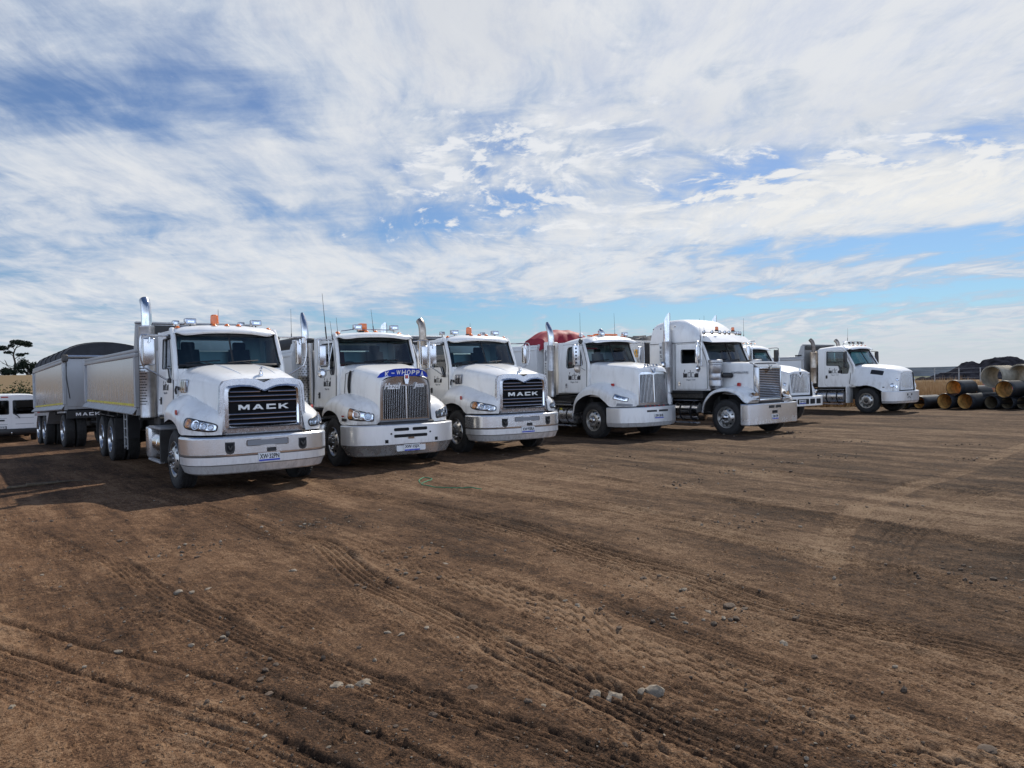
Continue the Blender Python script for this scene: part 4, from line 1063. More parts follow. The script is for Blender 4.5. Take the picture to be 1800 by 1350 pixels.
    if shield == 'flex':
        b = MB(); b.tube([(-2.0, -1.18, 1.9), (-1.96, -1.20, 2.2), (-1.98, -1.20, 2.55), (-2.05, -1.16, 2.66)], .035, 'stack_chrome', 10, True, 5)
        for k in range(14): b.lathe([(.125, 0), (.140, .012), (.125, .024)], (sx, sy, 1.75+k*.05), (0, 0, 1), 'burnt_stack', 20)
        b.build('flexible_pipe', R)
    b = MB(); b.box(-2.02, -1.90, -1.03, 1.03, 1.2, 2.5, 'body_grey', .01); b.box(-2.5, -2.0, -1.0, -.55, 1.02, 1.18, 'chassis_dark', .02); b.build('rear_frame', R)
    # steps and tanks between the axles
    b = MB(); b.box(-2.35, -2.02, -1.20, -.70, .38, 1.02, 'polished_alu', .06, 3); b.build('battery_box', R)
    b = MB(); b.lathe([(0, -1.92), (.24, -1.92), (.27, -1.88), (.27, -1.52), (.255, -1.50), (.27, -1.48), (.27, -1.16), (.24, -1.12), (0, -1.12)], (0, -.90, .68), (1, 0, 0), 'stack_chrome', 28); b.build('air_tank', R)
    b = MB(); b.box(-2.0, -1.0, -1.2, -.75, .985, 1.03, 'body_grey', .01); b.box(-2.0, -1.0, -1.22, -1.12, .36, .40, 'body_grey', .008); b.box(-1.06, -1.0, -1.2, -.7, .36, .985, 'chassis_dark', .01); b.box(-2.0, -1.05, -.62, -.58, .4, .98, 'chassis_dark', .01); b.build('step', R)
    b = MB(); b.box(-2.4, -1.0, .7, 1.18, .40, 1.0, 'polished_alu', .08, 3); b.build('fuel_tank', R)
    chassis(R, rear+.4, 1.1)
    wheel(R, 0, -1.04, steer=.0); wheel(R, 0, 1.04)
    for x in drive: wheel(R, x, -1.10, drive=True); wheel(R, x, 1.10, drive=True); axle(R, x)
    if body:
        bd = tipper_body(R, rear, bx1, 1.22, 1.20, 2.58, head, 'body_alu', 'body_grey')
        for s in (-1, 1):
            b = MB(); y0, y1 = sorted((s*1.20, s*.85))
            for k in range(4): b.box(-4.68, -4.40, y0 if k else y0, y0+.035 if s < 0 else y1, .45+.2*k, .475+.2*k, 'fence_steel', .004)
            ys = y0 if s < 0 else y1-.03
            for x in (-4.70, -4.38): b.box(x, x+.03, ys, ys+.03, .40, 1.2, 'fence_steel', .004)
            b.build('ladder', bd)
        b = MB()
        for x in drive:
            for s in (-1, 1):
                y0, y1 = sorted((s*1.24, s*.70)); b.box(x-.60, x+.60, y0, y1, 1.085, 1.105, 'black_plastic', .006)
        for s in (-1, 1):
            y0, y1 = sorted((s*1.24, s*.70)); b.box(min(drive)-.80, min(drive)-.78, y0, y1, .35, 1.05, 'black_plastic', .004); b.box(max(drive)+.66, max(drive)+.68, y0, y1, .55, 1.05, 'black_plastic', .004)
        b.build('mudguard', R)
        b = MB(); b.tube([(rear+.4, 0, 2.68), (bx1-.1, 0, 2.68)], .10, roll, 12); b.build('rolled_tarp', bd)
    return R

def tube_mirror(R, x, hw, z0, z1, s, out=.36, m='polished_alu', round_=True):
    """tall mirror in a loop of bent tube, braced to the cab, with a round spot mirror below"""
    b = MB(); y0 = s*hw; y1 = s*(hw+out)
    b.tube([(x-.10, y0, z1+.10), (x, s*(hw+out*.6), z1+.12), (x+.02, y1-s*.03, z1+.11), (x+.03, y1, z1+.04), (x+.03, y1, z0-.02), (x+.02, y1-s*.03, z0-.09), (x, s*(hw+out*.5), z0-.10), (x-.10, y0, z0-.06)], .015, m, 8, True, 4)
    b.tube([(x+.0, s*(hw+out*.35), z1+.11), (x+.0, s*(hw+out*.35), z0-.08)], .011, m, 6); b.tube([(x-.1, y0, z1+.04), (x, s*(hw+out*.45), z0-.08)], .010, m, 6)
    mirror_head(b, x+.0, s*(hw+out*.72), (z0+z1)/2, .17, z1-z0, .09, m)
    if round_: b.lathe([(0, -.05), (.05, -.05), (.10, -.015), (.105, .0), (0, .004)], (x-.02, s*(hw+out*.78), z0-.16), (-1, 0, -.1), m, 20)
    return b.build('side_mirror', R)
def bar_grille(R, f, outer, hole, m_sur, m_bar, n, vertical=True, w=.012, split=False, deep=.05, back='grille_black', bar_d=.03):
    b = MB(); b.plate(outer, [hole], f, -deep, .02, m_sur); g = b.build('grille', R, sharp=50)
    xs = [p[0] for p in hole]; zs = [p[1] for p in hole]
    b = MB(); b.plate(hole, [], f, -deep+.005, -deep+.015, back); b.build('grille_mesh', g)
    b = MB(); ny = 9
    # outline scan so the bars stop at the frame
    H = np.array(hole + [hole[0]])
    def span(c, ax):
        v = []
        for p, q in zip(H[:-1], H[1:]):
            if (p[ax]-c)*(q[ax]-c) <= 0 and abs(p[ax]-q[ax]) > 1e-9: t = (c-p[ax])/(q[ax]-p[ax]); v.append(p[1-ax]+t*(q[1-ax]-p[1-ax]))
        return (min(v), max(v)) if len(v) > 1 else None
    ax = 0 if vertical else 1; lo, hi = (min(xs), max(xs)) if vertical else (min(zs), max(zs))
    for k in range(n):
        c = lo + (hi-lo)*(k+.5)/n; sp_ = span(c, ax)
        if not sp_: continue
        P = [(c, a) if vertical else (a, c) for a in np.linspace(sp_[0], sp_[1], ny)]
        if vertical: b.grid([[f(p[0]-w, p[1], -bar_d), f(p[0]-w, p[1], .0), f(p[0]-w*.4, p[1], .012), f(p[0]+w*.4, p[1], .012), f(p[0]+w, p[1], .0), f(p[0]+w, p[1], -bar_d)] for p in P], m_bar)
        else: b.grid([[f(p[0], p[1]-w*1.6, -bar_d), f(p[0], p[1]-w, .004), f(p[0], p[1]+w*.3, .014), f(p[0], p[1]+w, .0), f(p[0], p[1]+w*1.2, -bar_d)] for p in P], m_bar)
    if split:
        sp_ = span(0.0, 0); b.tube([f(0, a, .014) for a in np.linspace(sp_[0], sp_[1], 8)], .022, m_sur, 8)
    o = b.build('grille_bars', g)
    return g
def text_on(b, t, f, u, z, w, h, m, depth=.008, shear=0, bold=0, sl=None):
    p = f(u, z, .0); q = f(u+.1, z, .0); v = f(u, z+.05, 0)
    b.text(t, p, np.array(q)-np.array(p), np.array(v)-np.array(p), w, h, m, depth, shear, bold)
def vtext(R, name, t, x, y, z0, z1, w, s, m):
    """letters one under another on a side panel"""
    b = MB(); n = len(t)
    for k, c in enumerate(t):
        if c == ' ': continue
        b.text(c, (x, y, z1 - (z1-z0)*(k+.5)/n), (1, 0, 0) if s < 0 else (-1, 0, 0), (0, 0, 1), w, (z1-z0)/n*.62, m, .006)
    return b.build(name, R)

# ---- second truck: arched bar grille, blue bug deflector
def make_kenworth():
    R = thing('tipper_truck', 'white tipper truck with blue K-WHOPPA bug deflector above its upright bar grille', 'truck', (-2.89, 16.57, 0), math.radians(-57), 'trucks parked in a row')
    cab, fm = make_cab(R, dict(hw=1.0, tum=.055, zf=1.22, xb=-.28, zb=2.20, xt=-.50, zt=2.80, xr=-1.78, bulge=.10, split=False, seatR='seat_red', wip=(.12, .42),
        door=(-1.48, -.26, 1.24), win=[(-1.36, 2.16), (-.74, 2.16), (-.66, 1.97), (-.42, 1.97), (-.40, 2.14), (-.60, 2.68), (-1.36, 2.68)], ventbar=-.72,
        handle=(-1.36, 1.50), logo=(-.86, 1.79), logosc=.92,
        roof=[(-1.80, 2.88, 2.80, 1, 1, 0), (-1.45, 2.92, 2.80, 1, 1, 0), (-.8, 2.935, 2.79, 1, .9, .02), (-.50, 2.925, 2.78, 1.0, .8, .06), (-.38, 2.905, 2.78, 1.0, .6, .10), (-.33, 2.86, 2.78, 1.0, .4, .12), (-.345, 2.80, 2.775, 1.0, .1, .11)]))
    H = mir([[(-.34, 0, 2.215), (-.34, .50, 2.21), (-.34, .74, 2.17), (-.34, .86, 2.05), (-.34, .93, 1.6), (-.34, .95, 1.15)],
             [(.25, 0, 2.15), (.25, .46, 2.14), (.25, .66, 2.09), (.25, .76, 1.96), (.25, .80, 1.55), (.25, .82, 1.1)],
             [(.85, 0, 2.04), (.85, .40, 2.025), (.85, .56, 1.97), (.85, .64, 1.83), (.85, .67, 1.45), (.85, .69, 1.0)],
             [(1.12, 0, 1.965), (1.12, .34, 1.94), (1.12, .50, 1.88), (1.12, .575, 1.75), (1.12, .60, 1.4), (1.12, .61, .95)],
             [(1.19, 0, 1.93), (1.19, .33, 1.90), (1.19, .49, 1.845), (1.19, .56, 1.73), (1.19, .58, 1.38), (1.19, .59, .95)]])
    FS = [[(-.66, .80, 1.30), (-.68, .96, 1.28), (-.69, 1.09, 1.22), (-.69, 1.17, 1.14), (-.64, 1.19, 1.04)],
          [(-.42, .80, 1.50), (-.43, .98, 1.46), (-.44, 1.12, 1.39), (-.43, 1.20, 1.29), (-.40, 1.215, 1.14)],
          [(-.05, .78, 1.57), (-.05, .98, 1.53), (-.05, 1.13, 1.46), (-.05, 1.21, 1.36), (-.05, 1.225, 1.20)],
          [(.30, .74, 1.55), (.30, .96, 1.50), (.30, 1.12, 1.43), (.30, 1.20, 1.33), (.34, 1.22, 1.12)],
          [(.56, .70, 1.50), (.56, .93, 1.45), (.56, 1.09, 1.37), (.56, 1.18, 1.26), (.56, 1.20, .93)],
          [(.82, .66, 1.44), (.82, .88, 1.39), (.82, 1.03, 1.31), (.82, 1.12, 1.2), (.82, 1.14, .92)],
          [(1.0, .62, 1.38), (1.0, .80, 1.33), (1.0, .92, 1.25), (1.0, 1.0, 1.15), (1.0, 1.02, .92)],
          [(1.10, .60, 1.32), (1.11, .68, 1.27), (1.12, .74, 1.2), (1.13, .78, 1.1), (1.13, .79, .92)],
          [(1.16, .57, 1.26), (1.17, .59, 1.22), (1.18, .60, 1.15), (1.19, .61, 1.05), (1.19, .61, .92)]]
    b = MB(); b.loft(H, 'white_paint', 4, 4); b.tube([(p[0]-.004, p[1]*1.004, p[2]+.003) for p in H[0]], .011, 'black_hole', 5, False, 3); fender_pair(b, FS); hood = b.build('hood', R, sharp=40)
    for s in (-1, 1):
        f = lambda x, z, w, s=s: (x, s*(.93 - .2*(x+.34)/1.0*.9 - .09*(z-1.6) + w), z)
        b = MB(); arc = [(.30+.10*math.cos(t)-.12, 1.80+.26*math.sin(t)) for t in np.linspace(1.9, 4.4, 12)] ; arc2 = [(.30+.04*math.cos(t)-.10, 1.80+.24*math.sin(t)) for t in np.linspace(4.4, 1.9, 12)]
        b.plate(arc+arc2, [], f, .0, .022, 'black_hole'); b.tube([f(-.05, 1.98, .004), f(.28, 2.04, .004)], .006, 'black_hole', 5); b.tube([f(-.05, 1.98, .004), f(-.05, 1.50, .004)], .006, 'black_hole', 5); b.build('air_intake', hood)
        b = MB(); b.box(.60, .72, min(s*1.19, s*1.205), max(s*1.19, s*1.205), 1.08, 1.11, 'red_lens', .004); b.box(.60, .80, min(s*1.165, s*1.20), max(s*1.165, s*1.20), .99, 1.05, 'black_plastic', .004); b.build('side_marker', hood)
        # headlamp: amber corner and two round bowls behind one cover
        rows = patch(FS, 5.0, 7.35, 2.62, 3.62, (.8, .6, .2), .004, 1, 9); rows = [[(p[0], s*p[1], p[2]) for p in r] for r in rows]
        b = MB(); b.grid(rows, 'lamp_reflector', cv=True); b.tube(rows[-1]+[rows[-1][0]], .013, 'black_plastic', 6, False); SA = A(FS)
        rows = patch(FS, 5.02, 5.50, 2.66, 3.58, (.8, .6, .2), .012, 1, 9); b.grid([[(p[0], s*p[1], p[2]) for p in r] for r in rows], 'amber_lens', cv=True)
        for u_ in (5.95, 6.82):
            p, n = surf_n(SA, u_, 3.12, (.8, .6, .2)); p = p + n*.008; p[1] *= s; n = n*np.array([1, s, 1])
            b.lathe([(.088, -.0), (.088, .018), (.078, .018), (.05, .0), (.0, .012)], p, n, 'lamp_reflector', 22); b.disc(p+n*.019, n, .060, 'lamp_bowl', 18)
        hl = b.build('headlight', R)
        rows = patch(FS, 5.02, 7.33, 2.64, 3.60, (.8, .6, .2), .034, 1, 9); b = MB(); b.grid([[(p[0], s*p[1], p[2]) for p in r] for r in rows], 'lens_glass', cv=True); b.build('lens', hl)
    f = lambda y, z, w: (1.205 + w - .07*(y/.55)**2, y, z)
    outer = [(-.575, .965), (.575, .965), (.57, 1.72), (.53, 1.80), (.40, 1.865), (.20, 1.905), (0, 1.92), (-.20, 1.905), (-.40, 1.865), (-.53, 1.80), (-.57, 1.72)]
    hole = [(-.515, 1.02), (.515, 1.02), (.51, 1.70), (-.51, 1.70)]
    g = bar_grille(R, f, outer, hole, 'polished_alu', 'polished_alu', 26, True, .0075, True)
    b = MB(); text_on(b, 'Hazel', f, -.30, 1.70, .36, .13, 'white_letter', .03, .35, .012); b.build('grille_name', g); b = MB(); text_on(b, 'Jess', f, .30, 1.70, .27, .13, 'white_letter', .03, .35, .012); b.build('grille_name', g)
    b = MB(); b.plate([(-.05, 1.94), (.05, 1.94), (.055, 1.84), (.03, 1.74), (-.03, 1.74), (-.055, 1.84)], [], f, .02, .05, 'chrome'); b.plate([(-.035, 1.925), (.035, 1.925), (.035, 1.85), (-.035, 1.85)], [], f, .05, .056, 'red_lens'); b.build('grille_badge', g)
    b = MB(); fb = lambda y, z, w: (1.225 + w - .16*(y/.6)**2 + .10*(z-1.95), y, z)
    bo = [(-.66, 1.86), (-.3, 1.925), (0, 1.94), (.3, 1.925), (.66, 1.86), (.62, 1.93), (.50, 2.02), (.28, 2.065), (0, 2.075), (-.28, 2.065), (-.50, 2.02), (-.62, 1.93)]
    for k in range(24):
        pass
    ys = np.linspace(-.58, .58, 25); lo = np.interp(ys, [-.62, -.3, 0, .3, .62], [1.875, 1.90, 1.905, 1.90, 1.875]); hi = np.interp(ys, [-.58, -.55, -.46, -.26, 0, .26, .46, .55, .58], [1.89, 1.95, 2.01, 2.06, 2.07, 2.06, 2.01, 1.95, 1.89])
    b.grid([[fb(y, a, .012), fb(y, c, .012), fb(y, c, 0), fb(y, a, 0)] for y, a, c in zip(ys, lo, hi)], 'blue_plastic', cv=True); bd_ = b.build('bug_deflector', hood)
    b = MB()
    for k, c in enumerate('K-WHOPPA'):
        y = -.40+.114*k; b.text(c, fb(y, 1.985 - .03*abs(y/.4)**2, .013), np.array(fb(y+.05, 2.0, 0))-np.array(fb(y-.05, 2.0, 0)), (.25, 0, 1), .088 if c != '-' else .06, .105 if c != '-' else .018, 'white_letter', .004, 0, .025)
    b.build('deflector_lettering', bd_)
    plan = [(1.36, 0), (1.34, .62), (1.20, .98), (.98, 1.20), (.66, 1.25)]
    prof = [(.905, .05), (.90, .015), (.885, 0), (.50, 0), (.485, .004), (.27, .14), (.25, .18)]
    bp, front = make_bumper(R, plan, prof, ['white_bumper']*4+['alu_bumper']*2, straight=False, lines=(.492,))
    for (y0, y1, z) in ((-.36, -.02, .80), (.06, .40, .80), (-.36, .40, .665)):
        b = MB(); b.plate(rpoly(rect(y0, z-.033, y1, z+.033), .03), [], front, .001, .004, 'black_hole'); b.build('bumper_slot', bp)
    b = MB(); b.plate(rect(-.05, .60, .09, .635), [], front, .002, .02, 'chrome'); b.plate(rpoly(rect(-.30, .345, .36, .49), .02), [], lambda y, z, w: (front(y, .40, 0)[0]+.035+w, y, z), .0, .006, 'plate_white')
    for y in (-.52, .62):
        b.plate(rect(y-.035, .53, y+.035, .60), [], front, .001, .004, 'black_hole')
    for y in (-.42, .47): b.plate(rpoly(rect(y-.02, .70, y+.02, .735), .015), [], front, .001, .004, 'black_hole')
    b.build('bumper_fittings', bp)
    numplate(bp, lambda y, z, w: (front(y, .42, 0)[0]+.040+w, y, z), .04, .415, 'XW·15JX')
    b = MB(); b.box(.8, 1.26, -.62, .62, .84, .965, 'black_plastic', .02); b.build('bumper_filler', bp)
    for y, x in ((-.80, -.62), (-.14, -.55), (.08, -.55), (.70, -.62)): roof_lamp(R, x, y, 2.91 if abs(y) < .5 else 2.885, .055)
    for y in (-.34, .56): work_light(R, -.55, y, 2.985, .20, .12, .12)
    b = MB(); b.tube([(-.60, -.72, 2.95), (-.60, -.45, 2.99), (-.60, .45, 2.99), (-.60, .62, 2.95)], .014, 'polished_alu', 6); b.build('lamp_bar', R)
    beacon(R, -.75, -.16, 2.93, .085, .21, True)
    antenna(R, (-.75, .12, 2.93), .55, (-.02, -.05)); antenna(R, (-.50, -1.10, 2.72), 1.05, (-.05, -.06), .008); antenna(R, (-.45, -.98, 2.74), .42, (-.03, -.04)); antenna(R, (-.42, -.86, 2.74), .5, (-.02, -.03))
    tube_mirror(R, -.36, .98, 2.16, 2.62, -1); tube_mirror(R, -.36, .98, 2.16, 2.62, 1, round_=False)
    stack(R, -2.28, -1.02, 1.15, 2.76, 3.50, .085, 'stack_chrome', 'perforated_steel', .185, (1.3, 2.5, -2.6, .4), 'outbend'); stack(R, -2.28, 1.02, 1.15, 2.76, 3.30, .10, 'stack_chrome', 'perforated_steel', .17, None, 'slash')
    b = MB(); b.lathe([(0, 0), (.10, 0), (.12, .03), (.12, .08), (.08, .11), (0, .115)], (-1.86, -1.03, 2.74), (0, 0, 1), 'black_plastic', 18); b.tube([(-1.86, -1.03, 2.74), (-1.86, -1.03, 1.3)], .05, 'polished_alu', 10); b.build('air_snorkel', R)
    b = MB(); b.box(-2.05, -1.85, -.98, .98, 1.15, 2.55, 'body_grey', .02); b.build('rear_frame', R)
    tank(R, -2.1, -.95, -.86, .66, .28)
    chassis(R, -8.8, 1.05); wheel(R, 0, -1.04); wheel(R, 0, 1.04)
    for x in (-5.4, -6.75): wheel(R, x, -1.1, drive=True); wheel(R, x, 1.1, drive=True); axle(R, x)
    bd = tipper_body(R, -9.0, -2.62, 1.22, 1.2, 2.62, 2.80, 'body_white', 'body_white', False)
    b = MB(); b.tube([(-8.8, -.95, 2.80), (-2.7, -.95, 2.80)], .15, 'tarp_black', 14); b.tube([(-8.8, -.6, 2.72), (-2.7, -.6, 2.74)], .11, 'tarp_black', 12); b.build('rolled_tarp', bd)
    antenna(R, (-2.62, -1.25, 2.75), .85)
    return R

# ---- square-jawed trucks with upright chrome grilles
def make_west(sleeper=False):
    if not sleeper:
        R = thing('tipper_truck', 'white truck with red tarpaulin over its load and JACKA lettering on its hood', 'truck', (3.31, 22.17, 0), math.radians(-55), 'trucks parked in a row')
        cab, fm = make_cab(R, dict(hw=1.04, tum=.06, zf=1.30, xb=-.42, zb=2.20, xt=-.66, zt=2.80, xr=-1.78, bulge=.12, split=True,
            door=(-1.62, -.44, 1.33), win=rpoly([(-1.42, 2.04), (-.60, 2.12), (-.80, 2.68), (-1.38, 2.70)], .14), handle=(-1.36, 1.52), handlemat='chrome', logo=(-1.0, 1.80), logosc=1.12,
            roof=[(-1.80, 2.90, 2.80, 1, 1, 0), (-1.45, 2.96, 2.80, 1, 1.1, 0), (-1.0, 3.01, 2.80, 1, 1.3, .02), (-.62, 3.02, 2.80, 1.0, 1.2, .06), (-.46, 2.985, 2.80, 1.0, 1, .12), (-.32, 2.90, 2.80, 1.0, .5, .16), (-.30, 2.83, 2.785, .99, .2, .16)]))
        H = mir([[(-.46, 0, 2.235), (-.46, .62, 2.225), (-.46, .83, 2.19), (-.46, .90, 2.10), (-.46, .95, 1.6), (-.46, .97, 1.2)],
                 [(.30, 0, 2.175), (.30, .52, 2.16), (.30, .72, 2.12), (.30, .79, 2.02), (.30, .82, 1.55), (.30, .84, 1.15)],
                 [(1.02, 0, 2.095), (1.02, .42, 2.08), (1.02, .57, 2.045), (1.02, .635, 1.95), (1.02, .66, 1.5), (1.02, .68, 1.0)],
                 [(1.20, 0, 2.03), (1.20, .40, 2.02), (1.20, .53, 1.985), (1.20, .585, 1.89), (1.20, .60, 1.45), (1.20, .62, .97)],
                 [(1.27, 0, 1.92), (1.27, .39, 1.90), (1.27, .51, 1.87), (1.27, .56, 1.78), (1.27, .575, 1.4), (1.27, .59, .97)]])
        FS = [[(-.93, .72, .70), (-.95, .95, .70), (-.94, 1.12, .70), (-.91, 1.20, .70), (-.84, 1.215, .70)],
              [(-.84, .72, 1.10), (-.86, .95, 1.10), (-.86, 1.12, 1.08), (-.83, 1.20, 1.04), (-.75, 1.215, .98)],
              [(-.58, .76, 1.46), (-.59, .97, 1.43), (-.59, 1.13, 1.37), (-.57, 1.20, 1.29), (-.52, 1.215, 1.15)],
              [(-.20, .78, 1.62), (-.20, .98, 1.58), (-.20, 1.14, 1.50), (-.19, 1.205, 1.41), (-.18, 1.215, 1.255)],
              [(.20, .76, 1.62), (.20, .98, 1.57), (.20, 1.14, 1.48), (.20, 1.205, 1.38), (.20, 1.215, 1.24)],
              [(.55, .72, 1.52), (.55, .97, 1.46), (.55, 1.12, 1.38), (.55, 1.19, 1.28), (.53, 1.205, 1.06)],
              [(.84, .68, 1.42), (.84, .93, 1.36), (.84, 1.05, 1.28), (.83, 1.12, 1.18), (.72, 1.18, .93)],
              [(1.04, .64, 1.36), (1.04, .82, 1.29), (1.04, .95, 1.21), (1.03, 1.02, 1.12), (1.0, 1.05, .93)],
              [(1.18, .61, 1.28), (1.18, .70, 1.22), (1.19, .77, 1.15), (1.19, .80, 1.07), (1.19, .82, .93)],
              [(1.25, .58, 1.2), (1.25, .60, 1.16), (1.26, .61, 1.1), (1.26, .62, 1.03), (1.26, .62, .93)]]
        b = MB(); b.loft(H, 'white_paint', 4, 4); b.tube([(p[0]-.004, p[1]*1.004, p[2]+.003) for p in H[0]], .011, 'black_hole', 5, False, 3); fender_pair(b, FS); hood = b.build('hood', R, sharp=40)
        gx = 1.275
        f = lambda y, z, w: (gx + w - .05*(y/.55)**2 - .04*(z-1.4), y, z)
        outer = [(-.595, .945), (.595, .945), (.56, 1.84), (.50, 1.895), (0, 1.905), (-.50, 1.895), (-.56, 1.84)]
        hole = [(-.53, 1.02), (.53, 1.02), (.50, 1.82), (.10, 1.83), (0, 1.80), (-.10, 1.83), (-.50, 1.82)]
        g = bar_grille(R, f, outer, hole, 'polished_alu', 'polished_alu', 21, True, .009, True, .07)
        b = MB(); b.plate([(-.11, 2.0), (-.07, 2.0), (0, 1.90), (.07, 2.0), (.11, 2.0), (.03, 1.86), (-.03, 1.86)], [], lambda y, z, w: (1.30-.4*(z-1.86)+w, y, z), 0, .025, 'chrome'); b.plate(rect(-.07, 1.845, .07, 1.885), [], f, .02, .04, 'chrome'); b.build('grille_badge', g)
        b = MB(); fj = lambda y, z, w: (1.20 - .9*(z-2.02) + w, y, z)
        for k, c in enumerate('JACKA'): b.text(c, fj(-.24+.12*k, 2.075, .01), (0, 1, 0), (-.5, 0, 1), .085, .075, 'chrome', .03, 0, .02)
        b.build('hood_lettering', hood)
        fs = lambda x, z, w: (x, -(.93 - .245*(x+.46) + w - .06*(z-1.6)), z)
        b = MB(); b.plate([(.12, 1.80), (.62, 1.825), (.35, 1.88), (.20, 1.87)], [], fs, .0, .008, 'grey_letter')
        U = np.array(fs(.5, 1.7, 0))-np.array(fs(.2, 1.7, 0)); b.text('WESTERN STAR', fs(.36, 1.73, .004), U, (0, 0, 1), .52, .045, 'black_letter', .006); b.build('hood_badge', hood)
        for s in (-1, 1):
            b = MB(); b.box(.42, .53, min(s*.80, s*.87), max(s*.80, s*.87), 1.46, 1.58, 'red_lens', .02); b.build('side_marker', hood)
            b = MB(); b.lathe([(0, .0), (.05, .0), (.055, .02), (.03, .03), (0, .02)], (.24, s*1.14, 1.40), (0, s, .35), 'chrome', 16); b.build('horn_button', hood)
            # twin square lamps in a chrome bezel on the fender front
            b = MB(); rows = patch(FS, 5.9, 7.6, 2.15, 3.15, (.75, .65, .2), .006, 1, 12); b.grid([[(p[0], s*p[1], p[2]) for p in r] for r in rows], 'chrome', cv=True)
            L = [(p[0], s*p[1], p[2]) for p in rows[-1]]; b.tube(L+[L[0]], .015, 'grey_letter', 6, False)
            for (ua, ub) in ((5.98, 6.70), (6.80, 7.52)):
                rows = patch(FS, ua, ub, 2.25, 3.05, (.75, .65, .2), .016, 1, 12); b.grid([[(p[0], s*p[1], p[2]) for p in r] for r in rows], 'lamp_reflector', cv=True)
                rows = patch(FS, ua+.16, ub-.16, 2.42, 2.88, (.75, .65, .2), .020, 1, 3); b.grid([[(p[0], s*p[1], p[2]) for p in r] for r in rows], 'lamp_bowl', cv=True)
            b.build('headlight', R)
            b = MB(); rows = patch(FS, 6.6, 8.2, 3.55, 3.9, (.75, .65, .2), .008, 1, 12); b.grid([[(p[0], s*p[1], p[2]) for p in r] for r in rows], 'grey_letter', cv=True); b.build('fender_step', hood)
        plan = [(1.43, 0), (1.41, .56), (1.36, .66), (1.12, 1.06), (1.04, 1.13), (.62, 1.23)]
        bp, front = make_bumper(R, plan, [(.905, .06), (.90, .02), (.885, 0), (.47, 0), (.45, .01), (.36, .05), (.345, .09)], 'white_bumper', straight=True)
        for y0, y1 in ((-.42, -.04), (.04, .42)):
            b = MB(); b.plate(rpoly(rect(y0, .76, y1, .815), .008), [], front, .001, .004, 'black_plastic'); b.build('bumper_slot', bp)
        numplate(bp, front, .04, .64, 'XW·30HB', .36)
        b = MB(); b.box(.8, 1.30, -.62, .62, .84, .95, 'black_plastic', .02)
        for k in range(5): b.lathe([(0, .02), (.02, .02), (.022, 0)], (1.30, -.36+.18*k, .925), (1, 0, 0), 'red_lens', 10)
        b.build('bumper_filler', bp)
        for k in range(6):
            b = MB(); y = -.72+.29*k; b.lathe([(.035, 0), (.035, .012), (.018, .028), (0, .03)], (-.24-.14*(y/.9)**2, y, 2.90-.02*(y/.8)**2), (.75, 0, .45), 'dark_hub', 12); b.build('marker_light', R)
        b = MB(); b.box(-.78, -.58, -.45, .40, 3.03, 3.085, 'orange_lens', .025, 2); b.build('light_bar', R)
        b = MB(); b.box(-.74, -.60, -.74, -.50, 3.0, 3.04, 'orange_lens', .02); b.box(-.74, -.60, .62, .78, 3.0, 3.04, 'orange_lens', .02); b.build('light_bar_end', R)
        for y in (-.36, .60): work_light(R, -.44, y, 3.02, .19, .12, .11)
        b = MB(); b.lathe([(.05, 0), (.06, .03), (.06, .09), (.03, .12), (0, .12)], (-.95, -.78, 3.0), (0, 0, 1), 'plate_white', 14); b.build('roof_dome', R)
        antenna(R, (-.70, -1.02, 2.76), .95); antenna(R, (-1.3, .95, 2.9), .9, (0, -.03))
        b = MB()
        x, y0, y1 = -.46, -1.02, -1.40
        b.tube([(x-.2, y0, 2.72), (x, y1+.05, 2.78), (x, y1, 2.72)], .014, 'polished_alu', 6); b.tube([(x-.05, y0, 1.98), (x, y1+.05, 2.12)], .012, 'polished_alu', 6); b.tube([(x-.15, y0, 2.70), (x, -1.20, 2.1)], .010, 'polished_alu', 6)
        mirror_head(b, x, -1.35, 2.43, .24, .62, .11, 'polished_alu')
        for k in range(5): b.box(x, x+.006, -1.43, -1.37, 2.18+.105*k, 2.235+.105*k, 'black_plastic', .002)
        b.lathe([(0, -.05), (.06, -.05), (.12, -.015), (.125, .0), (0, .004)], (x-.02, -1.35, 2.03), (-1, 0, -.1), 'burnt_stack', 20); b.lathe([(0, -.05), (.05, -.05), (.085, 0), (0, .004)], (x-.02, -1.2, 2.84), (-1, 0, .1), 'dark_hub', 16)
        b.build('side_mirror', R)
        tube_mirror(R, -.46, 1.02, 2.14, 2.70, 1, .34)
        stack(R, -2.02, -1.10, 1.18, 2.80, 3.52, .10, 'stack_chrome', 'perforated_steel', .128, None, 'outbend'); stack(R, -2.02, 1.10, 1.18, 2.80, 3.32, .085, 'stack_chrome', 'perforated_steel', .12, None, 'bend')
        b = MB(); b.box(-2.36, -2.16, -1.14, -.70, 1.22, 2.90, 'white_paint', .02); bx = b.build('air_box', R)
        b = MB(); b.plate([(-2.30, 2.30), (-2.22, 2.30), (-2.20, 2.42), (-2.24, 2.52), (-2.20, 2.62), (-2.26, 2.66), (-2.31, 2.55), (-2.29, 2.42)], [], lambda x, z, w: (x, -1.14-w, z), .001, .006, 'grey_letter'); b.build('badge', bx)
        vtext(bx, 'lettering', 'WESTERN STAR', -2.255, -1.145, 1.28, 2.26, .07, -1, 'black_letter')
        tank(R, -2.05, -1.02, -.84, .62, .27, straps=2)
        b = MB(); b.box(-2.1, -1.0, -1.18, -.75, 1.0, 1.04, 'dark_hub', .008); b.box(-2.1, -1.0, -1.19, -1.16, .93, .97, 'polished_alu', .006); b.box(-1.62, -1.5, -1.125, -1.12, .78, .84, 'yellow_tape', .001); b.build('step', R)
